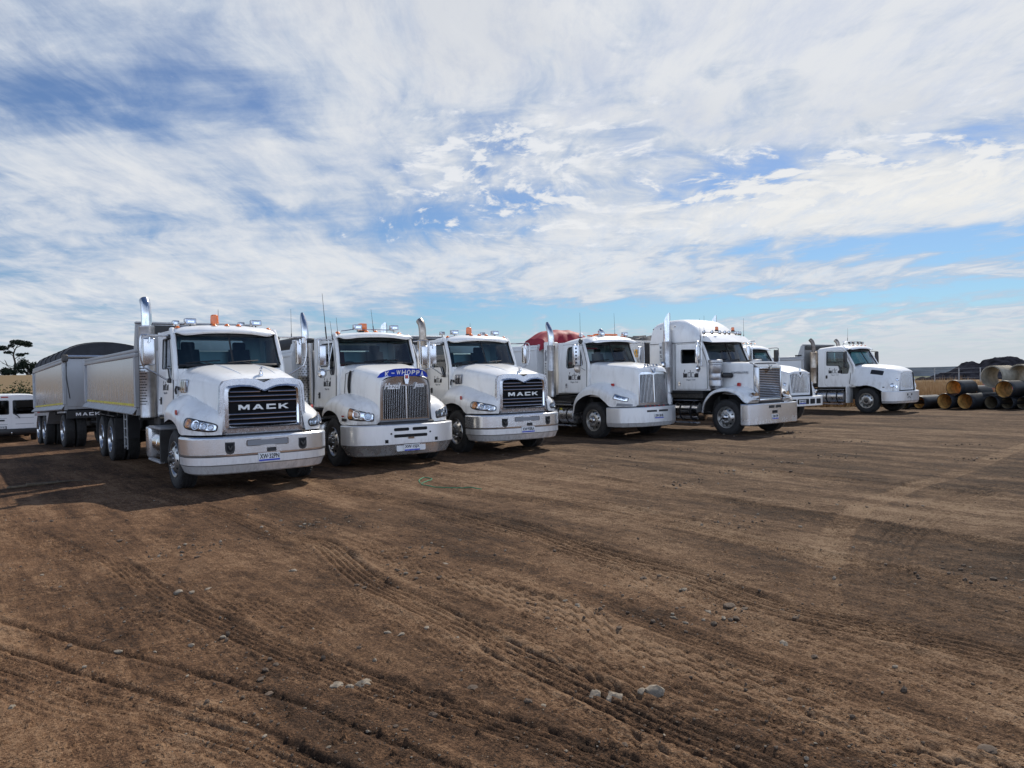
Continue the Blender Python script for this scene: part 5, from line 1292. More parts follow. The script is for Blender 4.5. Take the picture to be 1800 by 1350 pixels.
        chassis(R, -8.6, 1.1); wheel(R, 0, -1.04, hub='hub_chrome'); wheel(R, 0, 1.04, hub='hub_chrome')
        for x in (-5.3, -6.65): wheel(R, x, -1.1, drive=True); wheel(R, x, 1.1, drive=True); axle(R, x)
        bd = tipper_body(R, -9.2, -2.55, 1.24, 1.2, 2.82, 2.84, 'body_white', 'body_white', False, ribs=3)
        # tarpaulin over a heaped load
        b = MB(); xs = np.linspace(-3.55, -2.38, 13); rows = []
        for i, x in enumerate(xs):
            hgt = .52*min(1, (min(i, 12-i)+.6)/3.2)**.6 + .03*math.sin(i*1.9)
            row = []
            for k in range(23):
                t = -1+2*k/22; zz = 2.80 + hgt*(1-abs(t+.15*(t < 0))**2.4) + .010*math.sin(k*1.3+i*.5); yy = .06+t*1.24
                if abs(t) > .95: zz = 2.66 + .03*math.sin(i*2.2)
                row.append((x+.03*math.sin(k*1.7), yy, zz))
            rows.append(row)
        b.grid(rows, 'tarp_red'); b.add(rows[-1], [list(range(23))], 'tarp_red'); b.add(rows[0], [list(range(23))], 'tarp_red'); b.build('red_tarp', bd)
        return R
    R = thing('prime_mover', 'white truck with a tall sleeper cab and a chrome grille of horizontal bars', 'truck', (7.16, 22.29, 0), math.radians(-52), 'trucks parked in a row')
    cab, fm = make_cab(R, dict(hw=1.05, tum=.03, zf=1.30, xb=-.72, zb=2.16, xt=-.98, zt=2.76, xr=-3.02, bulge=.12, split=True, rearwin=False, sideglass='tinted_glass',
        door=(-1.93, -.74, 1.34), win=rpoly([(-1.74, 2.14), (-1.0, 2.14), (-1.06, 2.54), (-1.74, 2.56)], .05), handle=(-1.78, 1.50), handlemat='chrome', logo=(-1.36, 1.80), logosc=1.15,
        roof=[(-3.0, 3.02, 2.80, 1, .9, 0), (-2.86, 3.42, 2.80, 1, 1.0, 0), (-2.60, 3.52, 2.80, 1, 1.6, 0), (-2.1, 3.55, 2.80, 1, 2.0, 0), (-1.72, 3.50, 2.80, 1, 2.2, .02), (-1.40, 3.33, 2.80, 1, 2.0, .08), (-1.12, 3.08, 2.80, 1, 1.1, .14), (-.94, 2.97, 2.80, 1, .8, .14), (-.84, 2.90, 2.80, 1, .5, .14), (-.84, 2.84, 2.79, 1, .2, .13)]))
    b = MB(); H = mir([[(-.80, 0, 2.165), (-.80, .55, 2.155), (-.80, .655, 2.135), (-.80, .685, 2.08), (-.80, .69, 1.7), (-.80, .70, 1.2)],
                       [(.0, 0, 2.13), (.0, .52, 2.12), (.0, .615, 2.10), (.0, .645, 2.05), (.0, .65, 1.65), (.0, .66, 1.15)],
                       [(.55, 0, 2.10), (.55, .49, 2.09), (.55, .575, 2.07), (.55, .605, 2.02), (.55, .61, 1.6), (.55, .615, 1.02)]])
    b.loft(H, 'white_paint', 3, 4); r = [p for p in H[-1]]
    FS = [[(-.86, .66, .64), (-.88, .9, .64), (-.875, 1.12, .64), (-.86, 1.20, .64), (-.80, 1.21, .64)],
          [(-.78, .66, 1.0), (-.80, .9, 1.0), (-.795, 1.12, .99), (-.77, 1.20, .97), (-.71, 1.21, .92)],
          [(-.50, .66, 1.32), (-.51, .9, 1.31), (-.50, 1.12, 1.29), (-.48, 1.20, 1.26), (-.44, 1.21, 1.19)],
          [(.0, .64, 1.43), (.0, .9, 1.42), (.0, 1.12, 1.395), (.0, 1.20, 1.36), (.0, 1.21, 1.28)],
          [(.38, .62, 1.38), (.38, .88, 1.36), (.38, 1.09, 1.32), (.38, 1.17, 1.27), (.38, 1.19, 1.18)],
          [(.62, .62, 1.24), (.63, .86, 1.21), (.63, 1.06, 1.16), (.62, 1.14, 1.11), (.58, 1.17, 1.0)],
          [(.74, .62, 1.10), (.75, .84, 1.08), (.75, 1.02, 1.04), (.74, 1.11, 1.0), (.70, 1.14, .94)]]
    fender_pair(b, FS); hood = b.build('hood', R, sharp=40)
    for s in (-1, 1): b = MB(); b.tube([(p[-1][0], s*(p[-1][1]+.004), p[-1][2]) for p in FS], .018, 'polished_alu', 8, True, 4); b.build('fender_trim', hood)
    # box radiator shell with flat bars and a sloping bright cap
    f = lambda y, z, w: (.70+w, y, z); b = MB()
    for s in (-1, 1): b.box(.52, .70, min(s*.60, s*.53), max(s*.60, s*.53), .96, 1.965, 'polished_alu', .012, 2)
    b.box(.52, .70, -.528, .528, .96, 1.05, 'polished_alu', .012, 2); b.box(.52, .70, -.528, .528, 1.90, 1.965, 'polished_alu', .012, 2); b.box(.54, .56, -.528, .528, 1.05, 1.90, 'grille_black', .002)
    b.hexa([(.52, -.60, 1.968), (.705, -.60, 1.968), (.705, .60, 1.968), (.52, .60, 1.968), (.40, -.61, 2.13), (.43, -.61, 2.14), (.43, .61, 2.14), (.40, .61, 2.13)], 'chrome')
    g = b.build('grille', R)
    for k in range(17):
        z = 1.075+.0495*k; b = MB(); b.grid([[(.60, y, z-.02), (.68, y, z-.014), (.694, y, z+.004), (.688, y, z+.012), (.60, y, z+.014)] for y in (-.527, 0, .527)], 'chrome'); b.build('grille_bar', g)
    b = MB(); b.plate([(-.12, 2.04), (-.05, 2.03), (0, 1.96), (.05, 2.03), (.12, 2.04), (.05, 1.97), (.02, 1.90), (-.02, 1.90), (-.05, 1.97)], [], f, .006, .03, 'stack_chrome'); b.build('grille_badge', g)
    b = MB()
    for s in (-1, 1): b.box(.46, .74, min(s*.62, s*1.0), max(s*.62, s*1.0), 1.0, 1.05, 'polished_alu', .02, 2); b.box(.56, .72, min(s*.62, s*1.1), max(s*.62, s*1.1), .935, 1.0, 'polished_alu', .012)
    b.build('lamp_bracket', R)
    for s in (-1, 1):
        for y in (.72, .90):
            b = MB(); b.lathe([(0, -.10), (.05, -.09), (.085, -.03), (.092, 0), (.092, .012), (.078, .012), (.05, -.005), (0, .004)], (.70, s*y, 1.15), (1, 0, 0), 'chrome', 22); b.disc((.712, s*y, 1.15), (1, 0, 0), .078, 'lens_glass', 20); b.build('headlight', R)
        b = MB(); b.box(.06, .17, min(s*.66, s*.74), max(s*.66, s*.74), 1.40, 1.52, 'red_lens', .02); b.build('side_marker', hood)
    fs = lambda x, z, w: (x, -(.66+w), z)
    b = MB(); b.text('CONSTELLATION', fs(.12, 1.83, .0), (1, -.0, 0), (0, 0, 1), .58, .04, 'grey_letter', .012, .2); b.box(-.18, .42, -.668, -.655, 1.795, 1.803, 'grey_letter', .001); b.build('hood_badge', hood)
    plan = [(.84, 0), (.83, 1.16), (.80, 1.24), (.74, 1.265), (.55, 1.265)]
    bp, front = make_bumper(R, plan, [(.915, .06), (.91, .02), (.89, 0), (.33, 0), (.31, .02), (.30, .06)], 'alu_bumper', straight=True)
    for y0, y1 in ((-.30, -.02), (.04, .32)):
        b = MB(); b.plate(rect(y0, .77, y1, .85), [], front, .001, .004, 'black_plastic'); b.build('bumper_slot', bp)
    b = MB(); b.plate(rpoly(rect(-.13, .615, .13, .70), .02), [], front, .001, .004, 'black_hole'); b.build('step_slot', bp)
    numplate(bp, front, .0, .51, 'XW·77PF', .30)
    b = MB(); b.box(.3, .78, -.6, .6, .86, .955, 'chassis_dark', .02); b.build('bumper_filler', bp)
    # bright external visor with a centre ridge
    b = MB()
    for s in (-1, 1): b.hexa([(-.80, s*.96, 2.955), (-.70, 0, 2.985), (-.70, 0, 2.985), (-.80, s*.96, 2.955), (-.58, s*1.0, 2.745), (-.44, 0, 2.765), (-.45, 0, 2.755), (-.59, s*1.0, 2.735)], 'plate_white')
    b.hexa([(-.80, -.96, 2.95), (-1.0, -.98, 2.95), (-1.0, -1.02, 2.80), (-.58, -1.01, 2.742), (-.81, -.95, 2.952), (-1.0, -.97, 2.952), (-1.0, -1.01, 2.802), (-.59, -1.0, 2.744)], 'white_paint')
    b.build('sun_visor', R)
    b = MB(); b.tube([(-.95, -.92, 3.06), (-.86, -.5, 3.06), (-.82, 0, 3.07), (-.86, .5, 3.06), (-.95, .92, 3.06)], .016, 'polished_alu', 6, True, 3); b.build('lamp_bar', R)
    for y in (-.92, -.62, -.30, -.06, .16, .55, .74, .9):
        b = MB(); b.lathe([(0, -.06), (.05, -.05), (.068, 0), (.05, .008), (0, .012)], (-.80-.12*(y/.9)**2, y, 3.06), (1, 0, 0), 'polished_alu', 14); b.build('work_light', R)
    for y in (-.40, .42): beacon(R, -.86, y, 3.10, .05, .14)
    antenna(R, (-.95, -1.08, 2.76), .72, (-.02, 0)); antenna(R, (-.90, -.98, 2.76), .80, (.02, 0)); antenna(R, (-.9, 1.05, 2.8), .75)
    tube_mirror(R, -.86, 1.04, 2.12, 2.66, -1, .34, 'stack_chrome'); tube_mirror(R, -.86, 1.04, 2.12, 2.66, 1, .34, 'stack_chrome')
    for s in (-1, 1):
        stack(R, -2.16, s*1.18, 1.22, 2.84, 3.74, .115, 'stack_chrome', 'perforated_steel', .15, None, 'slash')
        b = MB(); b.lathe([(0, 1.34), (.15, 1.35), (.185, 1.42), (.205, 1.44), (.205, 1.60), (.20, 1.61), (.205, 1.62), (.205, 1.80), (.20, 1.81), (.205, 1.82), (.205, 2.06), (.19, 2.08), (.19, 2.12), (.215, 2.14), (.215, 2.20), (.19, 2.22), (0, 2.22)], (-.48, s*1.0, 0), (0, 0, 1), 'perforated_steel', 28)
        b.tube([(-.28, s*.95, 1.75), (-.2, s*.85, 1.75), (-.15, s*.68, 1.74)], .075, 'black_plastic', 12, True, 3); b.build('air_cleaner', R)
    b = MB(); b.box(-2.52, -2.34, -1.16, -1.06, 1.30, 2.80, 'body_white', .02); bx = b.build('air_box', R); vtext(bx, 'lettering', 'WESTERN', -2.43, -1.165, 1.75, 2.72, .075, -1, 'black_letter')
    b = MB(); b.lathe([(0, .08), (.07, .06), (.10, .0), (.05, -.10), (.02, -.25)], (-2.20, -1.36, 2.12), (.3, -1, .2), 'stack_chrome', 16); b.build('air_horn', R)
    for x in (-2.86, -2.55, -1.98):
        b = MB(); b.lathe([(.022, 0), (.02, .012), (0, .015)], (x, -1.0, 3.26 if x < -2 else 3.3), (0, -1, 0), 'black_plastic', 10); b.build('roof_marker', R)
    b = MB(); b.tube([(-2.98, -1.052, 2.775), (-1.0, -1.03, 2.775)], .008, 'black_hole', 5); b.tube([(-1.97, -1.055, 1.32), (-1.97, -1.03, 2.76)], .008, 'black_hole', 5); b.build('panel_seam', R)
    tank(R, -2.0, -1.05, -.86, .66, .30, 'stack_chrome', straps=2); tank(R, -3.1, -2.1, -.86, .66, .30, 'stack_chrome', straps=1)
    b = MB(); b.box(-3.0, -.95, -1.02, -.5, 1.06, 1.30, 'dark_hub', .01); b.box(-3.0, -1.0, -1.16, -1.1, .30, .34, 'polished_alu', .008); b.build('cab_skirt', R)
    b = MB(); b.box(-2.99, -.93, -1.06, 1.06, 1.20, 1.295, 'black_plastic', .01); b.build('sill', R)
    chassis(R, -6.8, .45, .40); wheel(R, 0, -1.04, hub='hub_chrome', steer=-.05); wheel(R, 0, 1.04, hub='hub_chrome', steer=-.05)
    for x in (-4.6, -5.95): wheel(R, x, -1.1, drive=True); wheel(R, x, 1.1, drive=True); axle(R, x)
    b = MB(); b.box(-5.6, -4.9, -.45, .45, 1.1, 1.2, 'chassis_dark', .04); b.build('fifth_wheel', R)
    return R

def make_round(name, label, loc, yaw, kind):
    """rounded one-piece hoods: the side-on tipper on the right, and the truck half hidden behind the sleeper"""
    R = thing(name, label, 'truck', loc, math.radians(yaw), 'trucks parked in a row')
    v = kind == 'tipper'
    cab, fm = make_cab(R, dict(hw=1.05, tum=.04, zf=1.08, xb=-.62, zb=2.0 if v else 1.98, xt=-1.02, zt=2.68 if v else 2.62, xr=-2.25, bulge=.14, split=True, doorcut=v, scr_low=.04,
        door=(-1.92, -.68, 1.10), win=rpoly([(-1.86, 2.02), (-1.30, 2.0), (-1.20, 1.66), (-.86, 1.66), (-.80, 1.98), (-1.08, 2.60 if v else 2.54), (-1.86, 2.62 if v else 2.56)], .05),
        handle=(-1.84, 1.52), logo=(-1.46, 1.78), logosc=1.15,
        roof=[(a, z1-(0 if v else .06), z2-(0 if v else .06), c, d, e) for a, z1, z2, c, d, e in ((-2.27, 2.84, 2.70, 1, 1, 0), (-1.8, 2.88, 2.70, 1, 1, 0), (-1.3, 2.90, 2.70, 1, 1, .02), (-1.02, 2.87, 2.69, 1.0, .9, .08), (-.88, 2.80, 2.68, 1.0, .6, .14), (-.84, 2.73, 2.67, 1.0, .2, .15))]))
    dz = 0 if v else .05
    sx = .86 if v else 1.0
    H = mir([[(-.74, 0, 2.06+dz), (-.74, .55, 2.05+dz), (-.74, .86, 1.97+dz), (-.74, 1.0, 1.78), (-.74, 1.06, 1.5), (-.76, 1.10, 1.22)],
             [(-.35, 0, 2.04+dz), (-.35, .53, 2.03+dz), (-.35, .83, 1.95+dz), (-.35, .98, 1.75), (-.35, 1.10, 1.46), (-.36, 1.19, 1.12)],
             [(.0, 0, 2.02+dz), (.0, .52, 2.0+dz), (.0, .80, 1.92+dz), (.0, .96, 1.72), (.0, 1.12, 1.42), (.0, 1.21, 1.16)],
             [(.36, 0, 1.98+dz), (.36, .49, 1.965+dz), (.36, .76, 1.88+dz), (.36, .93, 1.68), (.36, 1.12, 1.38), (.36, 1.21, 1.08)],
             [(.66, 0, 1.93+dz), (.66, .46, 1.915+dz), (.66, .72, 1.83+dz), (.66, .89, 1.62), (.66, 1.09, 1.32), (.66, 1.19, .92)],
             [(.98, 0, 1.85+dz), (.98, .43, 1.835+dz), (.98, .65, 1.76+dz), (.98, .80, 1.55), (.98, .99, 1.25), (.98, 1.10, .90)],
             [(1.20, 0, 1.77+dz), (1.20, .40, 1.755+dz), (1.20, .57, 1.69+dz), (1.20, .66, 1.5), (1.20, .80, 1.2), (1.20, .90, .90)],
             [(1.28, 0, 1.70+dz), (1.28, .39, 1.69+dz), (1.28, .53, 1.64+dz), (1.28, .58, 1.46), (1.28, .62, 1.18), (1.28, .66, .90)]])
    H = [[(p[0]*(sx if p[0] > .66 else 1) if p[0] <= .66 else .66+(p[0]-.66)*(.72 if v else 1), p[1], p[2]) for p in r] for r in H]
    gx_ = H[-1][0][0]
    b = MB(); b.loft(H, 'white_paint', 4, 4); b.tube([(p[0]-.004, p[1]*1.004, p[2]+.003) for p in H[0]], .011, 'black_hole', 5, False, 3)
    for s in (-1, 1):
        e = [(p[0][0], s*abs(p[0][1]), p[0][2]) for p in H]; b.grid([[p, (p[0], s*.6, p[2]+.04)] for p in e], 'chassis_dark')
    hood = b.build('hood', R, sharp=40); SH = A([[(p[0], p[1], p[2]) for p in r[5:]] for r in H])
    for s in (-1, 1):
        b = MB(); b.box(-.90, -.82, min(s*.7, s*1.2), max(s*.7, s*1.2), .40, 1.12, 'white_paint', .03, 2); b.build('mudguard', R)
        for (u_, v_, r_) in ((5.42, 4.25, .085), (6.05, 3.45, .055), (6.15, 4.35, .045)):
            p, n = surf_n(SH, u_, v_, (.8, .6, .2)); p = p + n*.003; p[1] *= s; n = n*np.array([1, s, 1]); b = MB()
            b.lathe([(r_*1.12, 0), (r_*1.1, .015), (r_, .018), (r_*.6, .0), (0, .008)], p, n, 'lamp_reflector', 20); b.disc(p+n*.016, n, r_, 'lens_glass', 18); b.build('headlight', R)
        p, n = surf_n(SH, 4.15, 4.6, (.3, .9, .2)); b = MB(); b.box(p[0]-.05, p[0]+.05, s*p[1]-.01, s*p[1]+.01, p[2]-.02, p[2]+.02, 'black_plastic', .006); b.build('side_marker', hood)
        rows = patch([[(p[0], p[1], p[2]) for p in r[5:]] for r in H], 2.25, 3.75, 2.60, 3.30, (.2, .95, .2), .006, 1, 14); b = MB(); b.grid([[(p[0], s*p[1], p[2]) for p in r] for r in rows], 'black_plastic', cv=True); b.build('air_vent', hood)
    f = lambda y, z, w: (gx_+.005+w-.04*(y/.5)**2-.05*(z-1.3), y, z)
    if v:
        g = bar_grille(R, f, [(-.54, .95), (.54, .95), (.50, 1.69), (-.50, 1.69)], [(-.46, 1.02), (.46, 1.02), (.43, 1.63), (-.43, 1.63)], 'plate_white', 'polished_alu', 24, True, .008)
    else:
        hole = [(-.44, 1.06), (.44, 1.06), (.50, 1.70), (.30, 1.74), (.14, 1.72), (0, 1.58), (-.14, 1.72), (-.30, 1.74), (-.50, 1.70)]
        g = bar_grille(R, f, [(-.50, .98), (.50, .98), (.57, 1.76), (.30, 1.81), (0, 1.81), (-.30, 1.81), (-.57, 1.76)], hole, 'plate_white', 'polished_alu', 15, True, .013, False)
        b = MB(); b.plate([(-.04, 1.78), (.04, 1.78), (0, 1.68)], [], f, .02, .05, 'dark_hub'); b.plate([(-.03, 1.92), (.03, 1.92), (.045, 1.82), (-.045, 1.82)], [], f, .0, .03, 'chrome'); b.build('grille_badge', g)
    plan = [(1.28, 0), (1.265, .48), (1.18, .86), (1.03, 1.10), (.83, 1.21), (.66, 1.225)] if v else [(1.40, 0), (1.38, .9), (1.28, 1.16), (.9, 1.22)]
    bp, front = make_bumper(R, plan, [(.91, .04), (.90, .01), (.88, 0), (.50, .01), (.42, .05), (.40, .09)] if v else [(.93, .04), (.92, .01), (.90, 0), (.60, 0), (.58, .03)], 'white_bumper', lines=(.50,) if v else ())
    if v:
        for y in (-.30, .02):
            b = MB(); b.plate(rect(y-.04, .72, y+.04, .80), [], front, .001, .004, 'black_hole'); b.build('bumper_slot', bp)
        b = MB(); b.tube([front(-.2+.10*math.cos(t), .62+.05*math.sin(t), .012) for t in np.linspace(0, PI, 9)], .01, 'dark_hub', 5); b.build('tow_hook', bp)
    else:
        for y0, y1 in ((-.75, -.35), (-.30, .30), (.36, .62), (.70, .95)):
            b = MB(); b.plate(rpoly(rect(y0, .66, y1, .84), .03), [], front, .001, .004, 'black_hole'); b.build('bumper_slot', bp)
        numplate(bp, front, -.05, .745, 'XW·41KD', .34)
    b = MB(); b.box(.7, 1.08 if v else 1.3, -.5, .5, .80, .96, 'chassis_dark', .02); b.build('bumper_filler', bp)
    if v:
        b = MB(); b.tube([(-1.25, -.75, 2.88), (-1.15, -.6, 3.04), (-1.1, .6, 3.04), (-1.2, .75, 2.88)], .018, 'polished_alu', 6, True, 3)
        b.build('lamp_bar', R)
        for y in (-.5, -.2, .2, .5): work_light(R, -1.02, y, 2.95, .16, .09, .09, 'dark_hub')
        b = MB(); b.lathe([(.08, 0), (.09, .03), (.06, .06), (0, .065)], (-1.5, -.2, 3.03), (0, 0, 1), 'plate_white', 16); b.build('roof_dome', R)
        antenna(R, (-1.5, -.6, 2.88), .30, (-.06, 0)); antenna(R, (-1.45, .0, 3.05), .62, (.02, 0))
        for k in range(4): roof_lamp(R, -.95+.02*k, -.45+.3*k, 2.86, .03)
        for s in (-1, 1):
            b = MB(); b.tube([(-.95, s*1.0, 2.62), (-.80, s*1.3, 2.60), (-.80, s*1.36, 2.5), (-.80, s*1.34, 2.0), (-.85, s*1.05, 1.86)], .015, 'black_plastic', 7, True, 3)
            mirror_head(b, -.78, s*1.29, 2.36, .17, .46, .11, 'black_plastic'); mirror_head(b, -.78, s*1.29, 2.0, .17, .18, .12, 'black_plastic'); b.build('side_mirror', R)
        stack(R, -2.46, -1.02, 1.25, 2.64, 3.22, .085, 'dark_stack', 'burnt_stack', .16, None, 'bend'); stack(R, -2.46, 1.02, 1.25, 2.64, 3.22, .085, 'burnt_stack', 'burnt_stack', .16, None, 'bend')
        b = MB(); b.box(-2.55, -2.30, -.98, .98, 1.1, 2.2, 'chassis_dark', .02); b.build('rear_frame', R)
        tank(R, -2.62, -1.02, -.86, .66, .27, straps=3); chassis(R, -9.0, 1.1)
        for x in (-5.5, -6.85): wheel(R, x, -1.1, drive=True); wheel(R, x, 1.1, drive=True); axle(R, x)
        bd = tipper_body(R, -9.4, -2.80, 1.22, 1.15, 2.46, 2.95, 'body_white', 'body_grey', False)
        b = MB(); b.box(-3.25, -2.95, -1.24, -.9, 2.47, 2.53, 'black_plastic', .01); b.build('body_bracket', bd)
    else:
        for k in range(4): roof_lamp(R, -.98, -.3+.2*k, 2.87, .035)
        for s in (-1, 1):
            b = MB(); b.tube([(-.95, s*1.0, 2.70), (-.80, s*1.3, 2.72), (-.80, s*1.38, 2.62), (-.80, s*1.38, 2.1), (-.85, s*1.05, 2.0)], .016, 'polished_alu', 7, True, 3)
            mirror_head(b, -.78, s*1.28, 2.42, .18, .46, .10, 'black_plastic'); b.build('side_mirror', R)
            b = MB(); b.lathe([(0, -.06), (.05, -.06), (.07, 0), (0, .02)], (1.08, s*1.12, 1.08), (1, .3*s, 0), 'chrome', 14); b.build('fender_lamp', R)
        chassis(R, -8.4, 1.0)
        for x in (-5.2, -6.5): wheel(R, x, -1.1, drive=True); wheel(R, x, 1.1, drive=True); axle(R, x)
        bd = tipper_body(R, -8.8, -2.70, 1.22, 1.15, 2.80, 3.12, 'body_white', 'body_white', False)
        b = MB(); b.hexa([(-2.72, -1.1, 3.10), (-1.7, -1.1, 3.00), (-1.7, 1.1, 3.00), (-2.72, 1.1, 3.10), (-2.72, -1.1, 3.14), (-1.7, -1.1, 3.04), (-1.7, 1.1, 3.04), (-2.72, 1.1, 3.14)], 'body_grey'); b.build('cab_guard', bd)
    wheel(R, 0, -1.04); wheel(R, 0, 1.04)
    return R
make_mack('tipper_truck', 'white tipper truck nearest the camera, with black slatted grille and plate XW 32PN', (-5.01, 13.68, 0), -53, 'XW·32PN', 'stack_chrome')
make_kenworth()
make_mack('tipper_truck', 'white tipper truck third in the row, black slatted grille, plate XW 93RA, flexible exhaust pipe', (-.41, 18.83, 0), -57, 'XW·93RA', 'burnt_stack', head=2.98, rear=-9.0, drive=(-5.6, -6.95), shield='flex', bx1=-2.62, sx=-1.98, sy=-1.06, roll='tarp_red', ztop=3.42)
make_west(False)
make_west(True)
make_round('tipper_truck', 'white truck half hidden behind the sleeper cab truck, V-notched bar grille', (9.45, 27.0, 0), -60, 'hidden')
make_round('tipper_truck', 'white rounded tipper truck seen side-on, last of the row by the pipes', (15.73, 31.56, 0), -54, 'tipper')
# ---------------------------------------------------------------- everything else that stands in the yard
def gz(x, y): return float(gbase(x, y))
def make_trailer():
    x, y = -13.05, 23.74
    R = thing('tipper_trailer', 'grey tipper trailer with arched black tarp, behind the nearest truck', 'trailer', (x, y, gz(x, y)), math.radians(-50), 'tipper trailers')
    R.rotation_euler[1] = -.036
    bd = tipper_body(R, -5.7, .6, 1.22, 1.15, 2.76, 2.72, 'body_alu', 'body_grey', True, ribs=0, name='trailer_body')
    b = MB()
    rows = []
    for i in range(13):
        xx = -5.6 + 6.1*i/12; rows.append([(xx, 1.2*math.cos(t), 2.74 + (.50+.045*(i % 2))*math.sin(t)**.8) for t in np.linspace(0, PI, 15)])
    b.grid(rows, 'tarp_black'); b.add(rows[-1], [list(range(15))], 'tarp_black'); b.add(rows[0], [list(range(15))], 'tarp_black'); tp = b.build('arched_tarp', bd, sharp=60)
    b = MB()
    for i in (1, 3, 5, 7, 9, 11): b.tube([(-5.6+6.1*i/12, 1.215*math.cos(t), 2.74+.552*math.sin(t)**.8) for t in np.linspace(.02, PI-.02, 15)], .012, 'black_plastic', 5)
    b.build('tarp_bow', tp)
    b = MB(); b.tube([(.66, -1.2, 2.78), (.66, 1.2, 2.78)], .05, 'polished_alu', 10); b.box(.58, .74, -1.28, -1.12, 2.62, 2.84, 'dark_hub', .03); b.tube([(.70, -1.15, 2.7), (.72, -1.18, 2.2), (.70, -1.1, 1.5)], .014, 'black_plastic', 6, True, 4); b.build('tarp_roller', bd)
    b = MB(); b.box(.62, .65, -1.2, 1.2, .88, 1.13, 'black_plastic', .01); fm = lambda u, v, w: (.65+w, -.62+u, 1.01+v); mack_word(b, fm, .66, .095, 'white_letter'); b.build('mudflap', R)
    b = MB()
    for s in (-1, 1):
        y0, y1 = sorted((s*1.24, s*.66))
        b.hexa([(-5.6, y0, 1.02), (-2.9, y0, 1.02), (-2.9, y1, 1.02), (-5.6, y1, 1.02), (-5.6, y0, 1.12), (-2.9, y0, 1.12), (-2.9, y1, 1.12), (-5.6, y1, 1.12)], 'body_grey')
        b.hexa([(-2.9, y0, .72), (-2.85, y0, .72), (-2.85, y1, .72), (-2.9, y1, .72), (-2.9, y0, 1.12), (-2.3, y0, 1.12), (-2.3, y1, 1.12), (-2.9, y1, 1.12)], 'body_grey')
        b.box(-.75, .58, y0, y1, 1.06, 1.12, 'body_grey', .01)
    b.build('mudguard', R)
    b = MB()
    for s in (-1, 1): b.box(-5.6, .5, s*.45-.05, s*.45+.05, .80, 1.05, 'chassis_dark', .01); b.tube([(.4, s*.5, .75), (2.3, 0, .72)], .05, 'chassis_dark', 8)
    b.box(-5.5, .4, -.4, .4, .62, .9, 'chassis_dark', .02); b.build('chassis', R)
    for xx in (0, -3.65, -4.95): wheel(R, xx, -1.08, drive=True); wheel(R, xx, 1.08, drive=True); axle(R, xx)
    return R
make_trailer()
def make_rubble_trailer():
    R = thing('tipper_trailer', 'pale tipper trailer heaped with grey rubble, yellow sign on its front', 'trailer', (7.16, 22.29, 0), math.radians(-52), 'tipper trailers')
    bd = tipper_body(R, -11.6, -4.0, 1.23, 1.28, 2.95, 2.97, 'body_white', 'body_white', False, ribs=4, name='trailer_body')
    b = MB(); rnd = np.random.RandomState(5); rows = []
    for i in range(30):
        xx = -5.6+1.55*i/29; rows.append([(xx, -.25+1.4*k/14, 2.9 + .17*(1-abs(-1+2*k/14)**3)*min(1, min(i, 29-i)/2.5) + .09*rnd.rand()) for k in range(15)])
    b.grid(rows, 'rubble_grey')
    for k in range(70):
        c = (rnd.uniform(-5.2, -4.15), rnd.uniform(-.1, 1.05), rnd.uniform(2.95, 3.10)); s_ = rnd.uniform(.06, .17)
        b.hexa([(c[0]+s_*(q[0]+rnd.uniform(-.3, .3)), c[1]+s_*(q[1]+rnd.uniform(-.3, .3)), c[2]+.6*s_*(q[2]+rnd.uniform(-.4, .4))) for q in ((-1, -1, -1), (1, -1, -1), (1, 1, -1), (-1, 1, -1), (-1, -1, 1), (1, -1, 1), (1, 1, 1), (-1, 1, 1))], 'rubble_grey')
    b.build('rubble_load', bd, sharp=25)
    b = MB(); b.box(-3.985, -3.97, -.72, -.36, 2.40, 2.66, 'sign_yellow', .002); b.text('11.9', (-3.969, -.54, 2.57), (0, 1, 0), (0, 0, 1), .24, .10, 'black_letter', .004, 0, .02); b.text('m LONG', (-3.969, -.54, 2.46), (0, 1, 0), (0, 0, 1), .24, .06, 'black_letter', .004, 0, .01); b.build('length_sign', bd)
    b = MB(); b.box(-3.98, -3.90, -.24, .35, 1.5, 2.90, 'tarp_black', .02); b.build('dark_panel', bd)  # dark upright panel over part of the trailer front
    b = MB()
    for s in (-1, 1): b.box(-11.4, -4.6, s*.45-.05, s*.45+.05, 1.02, 1.26, 'chassis_dark', .01)
    b.build('chassis', R)
    for xx in (-8.4, -9.7, -11.0): wheel(R, xx, -1.08, drive=True); wheel(R, xx, 1.08, drive=True); axle(R, xx)
    return R
make_rubble_trailer()
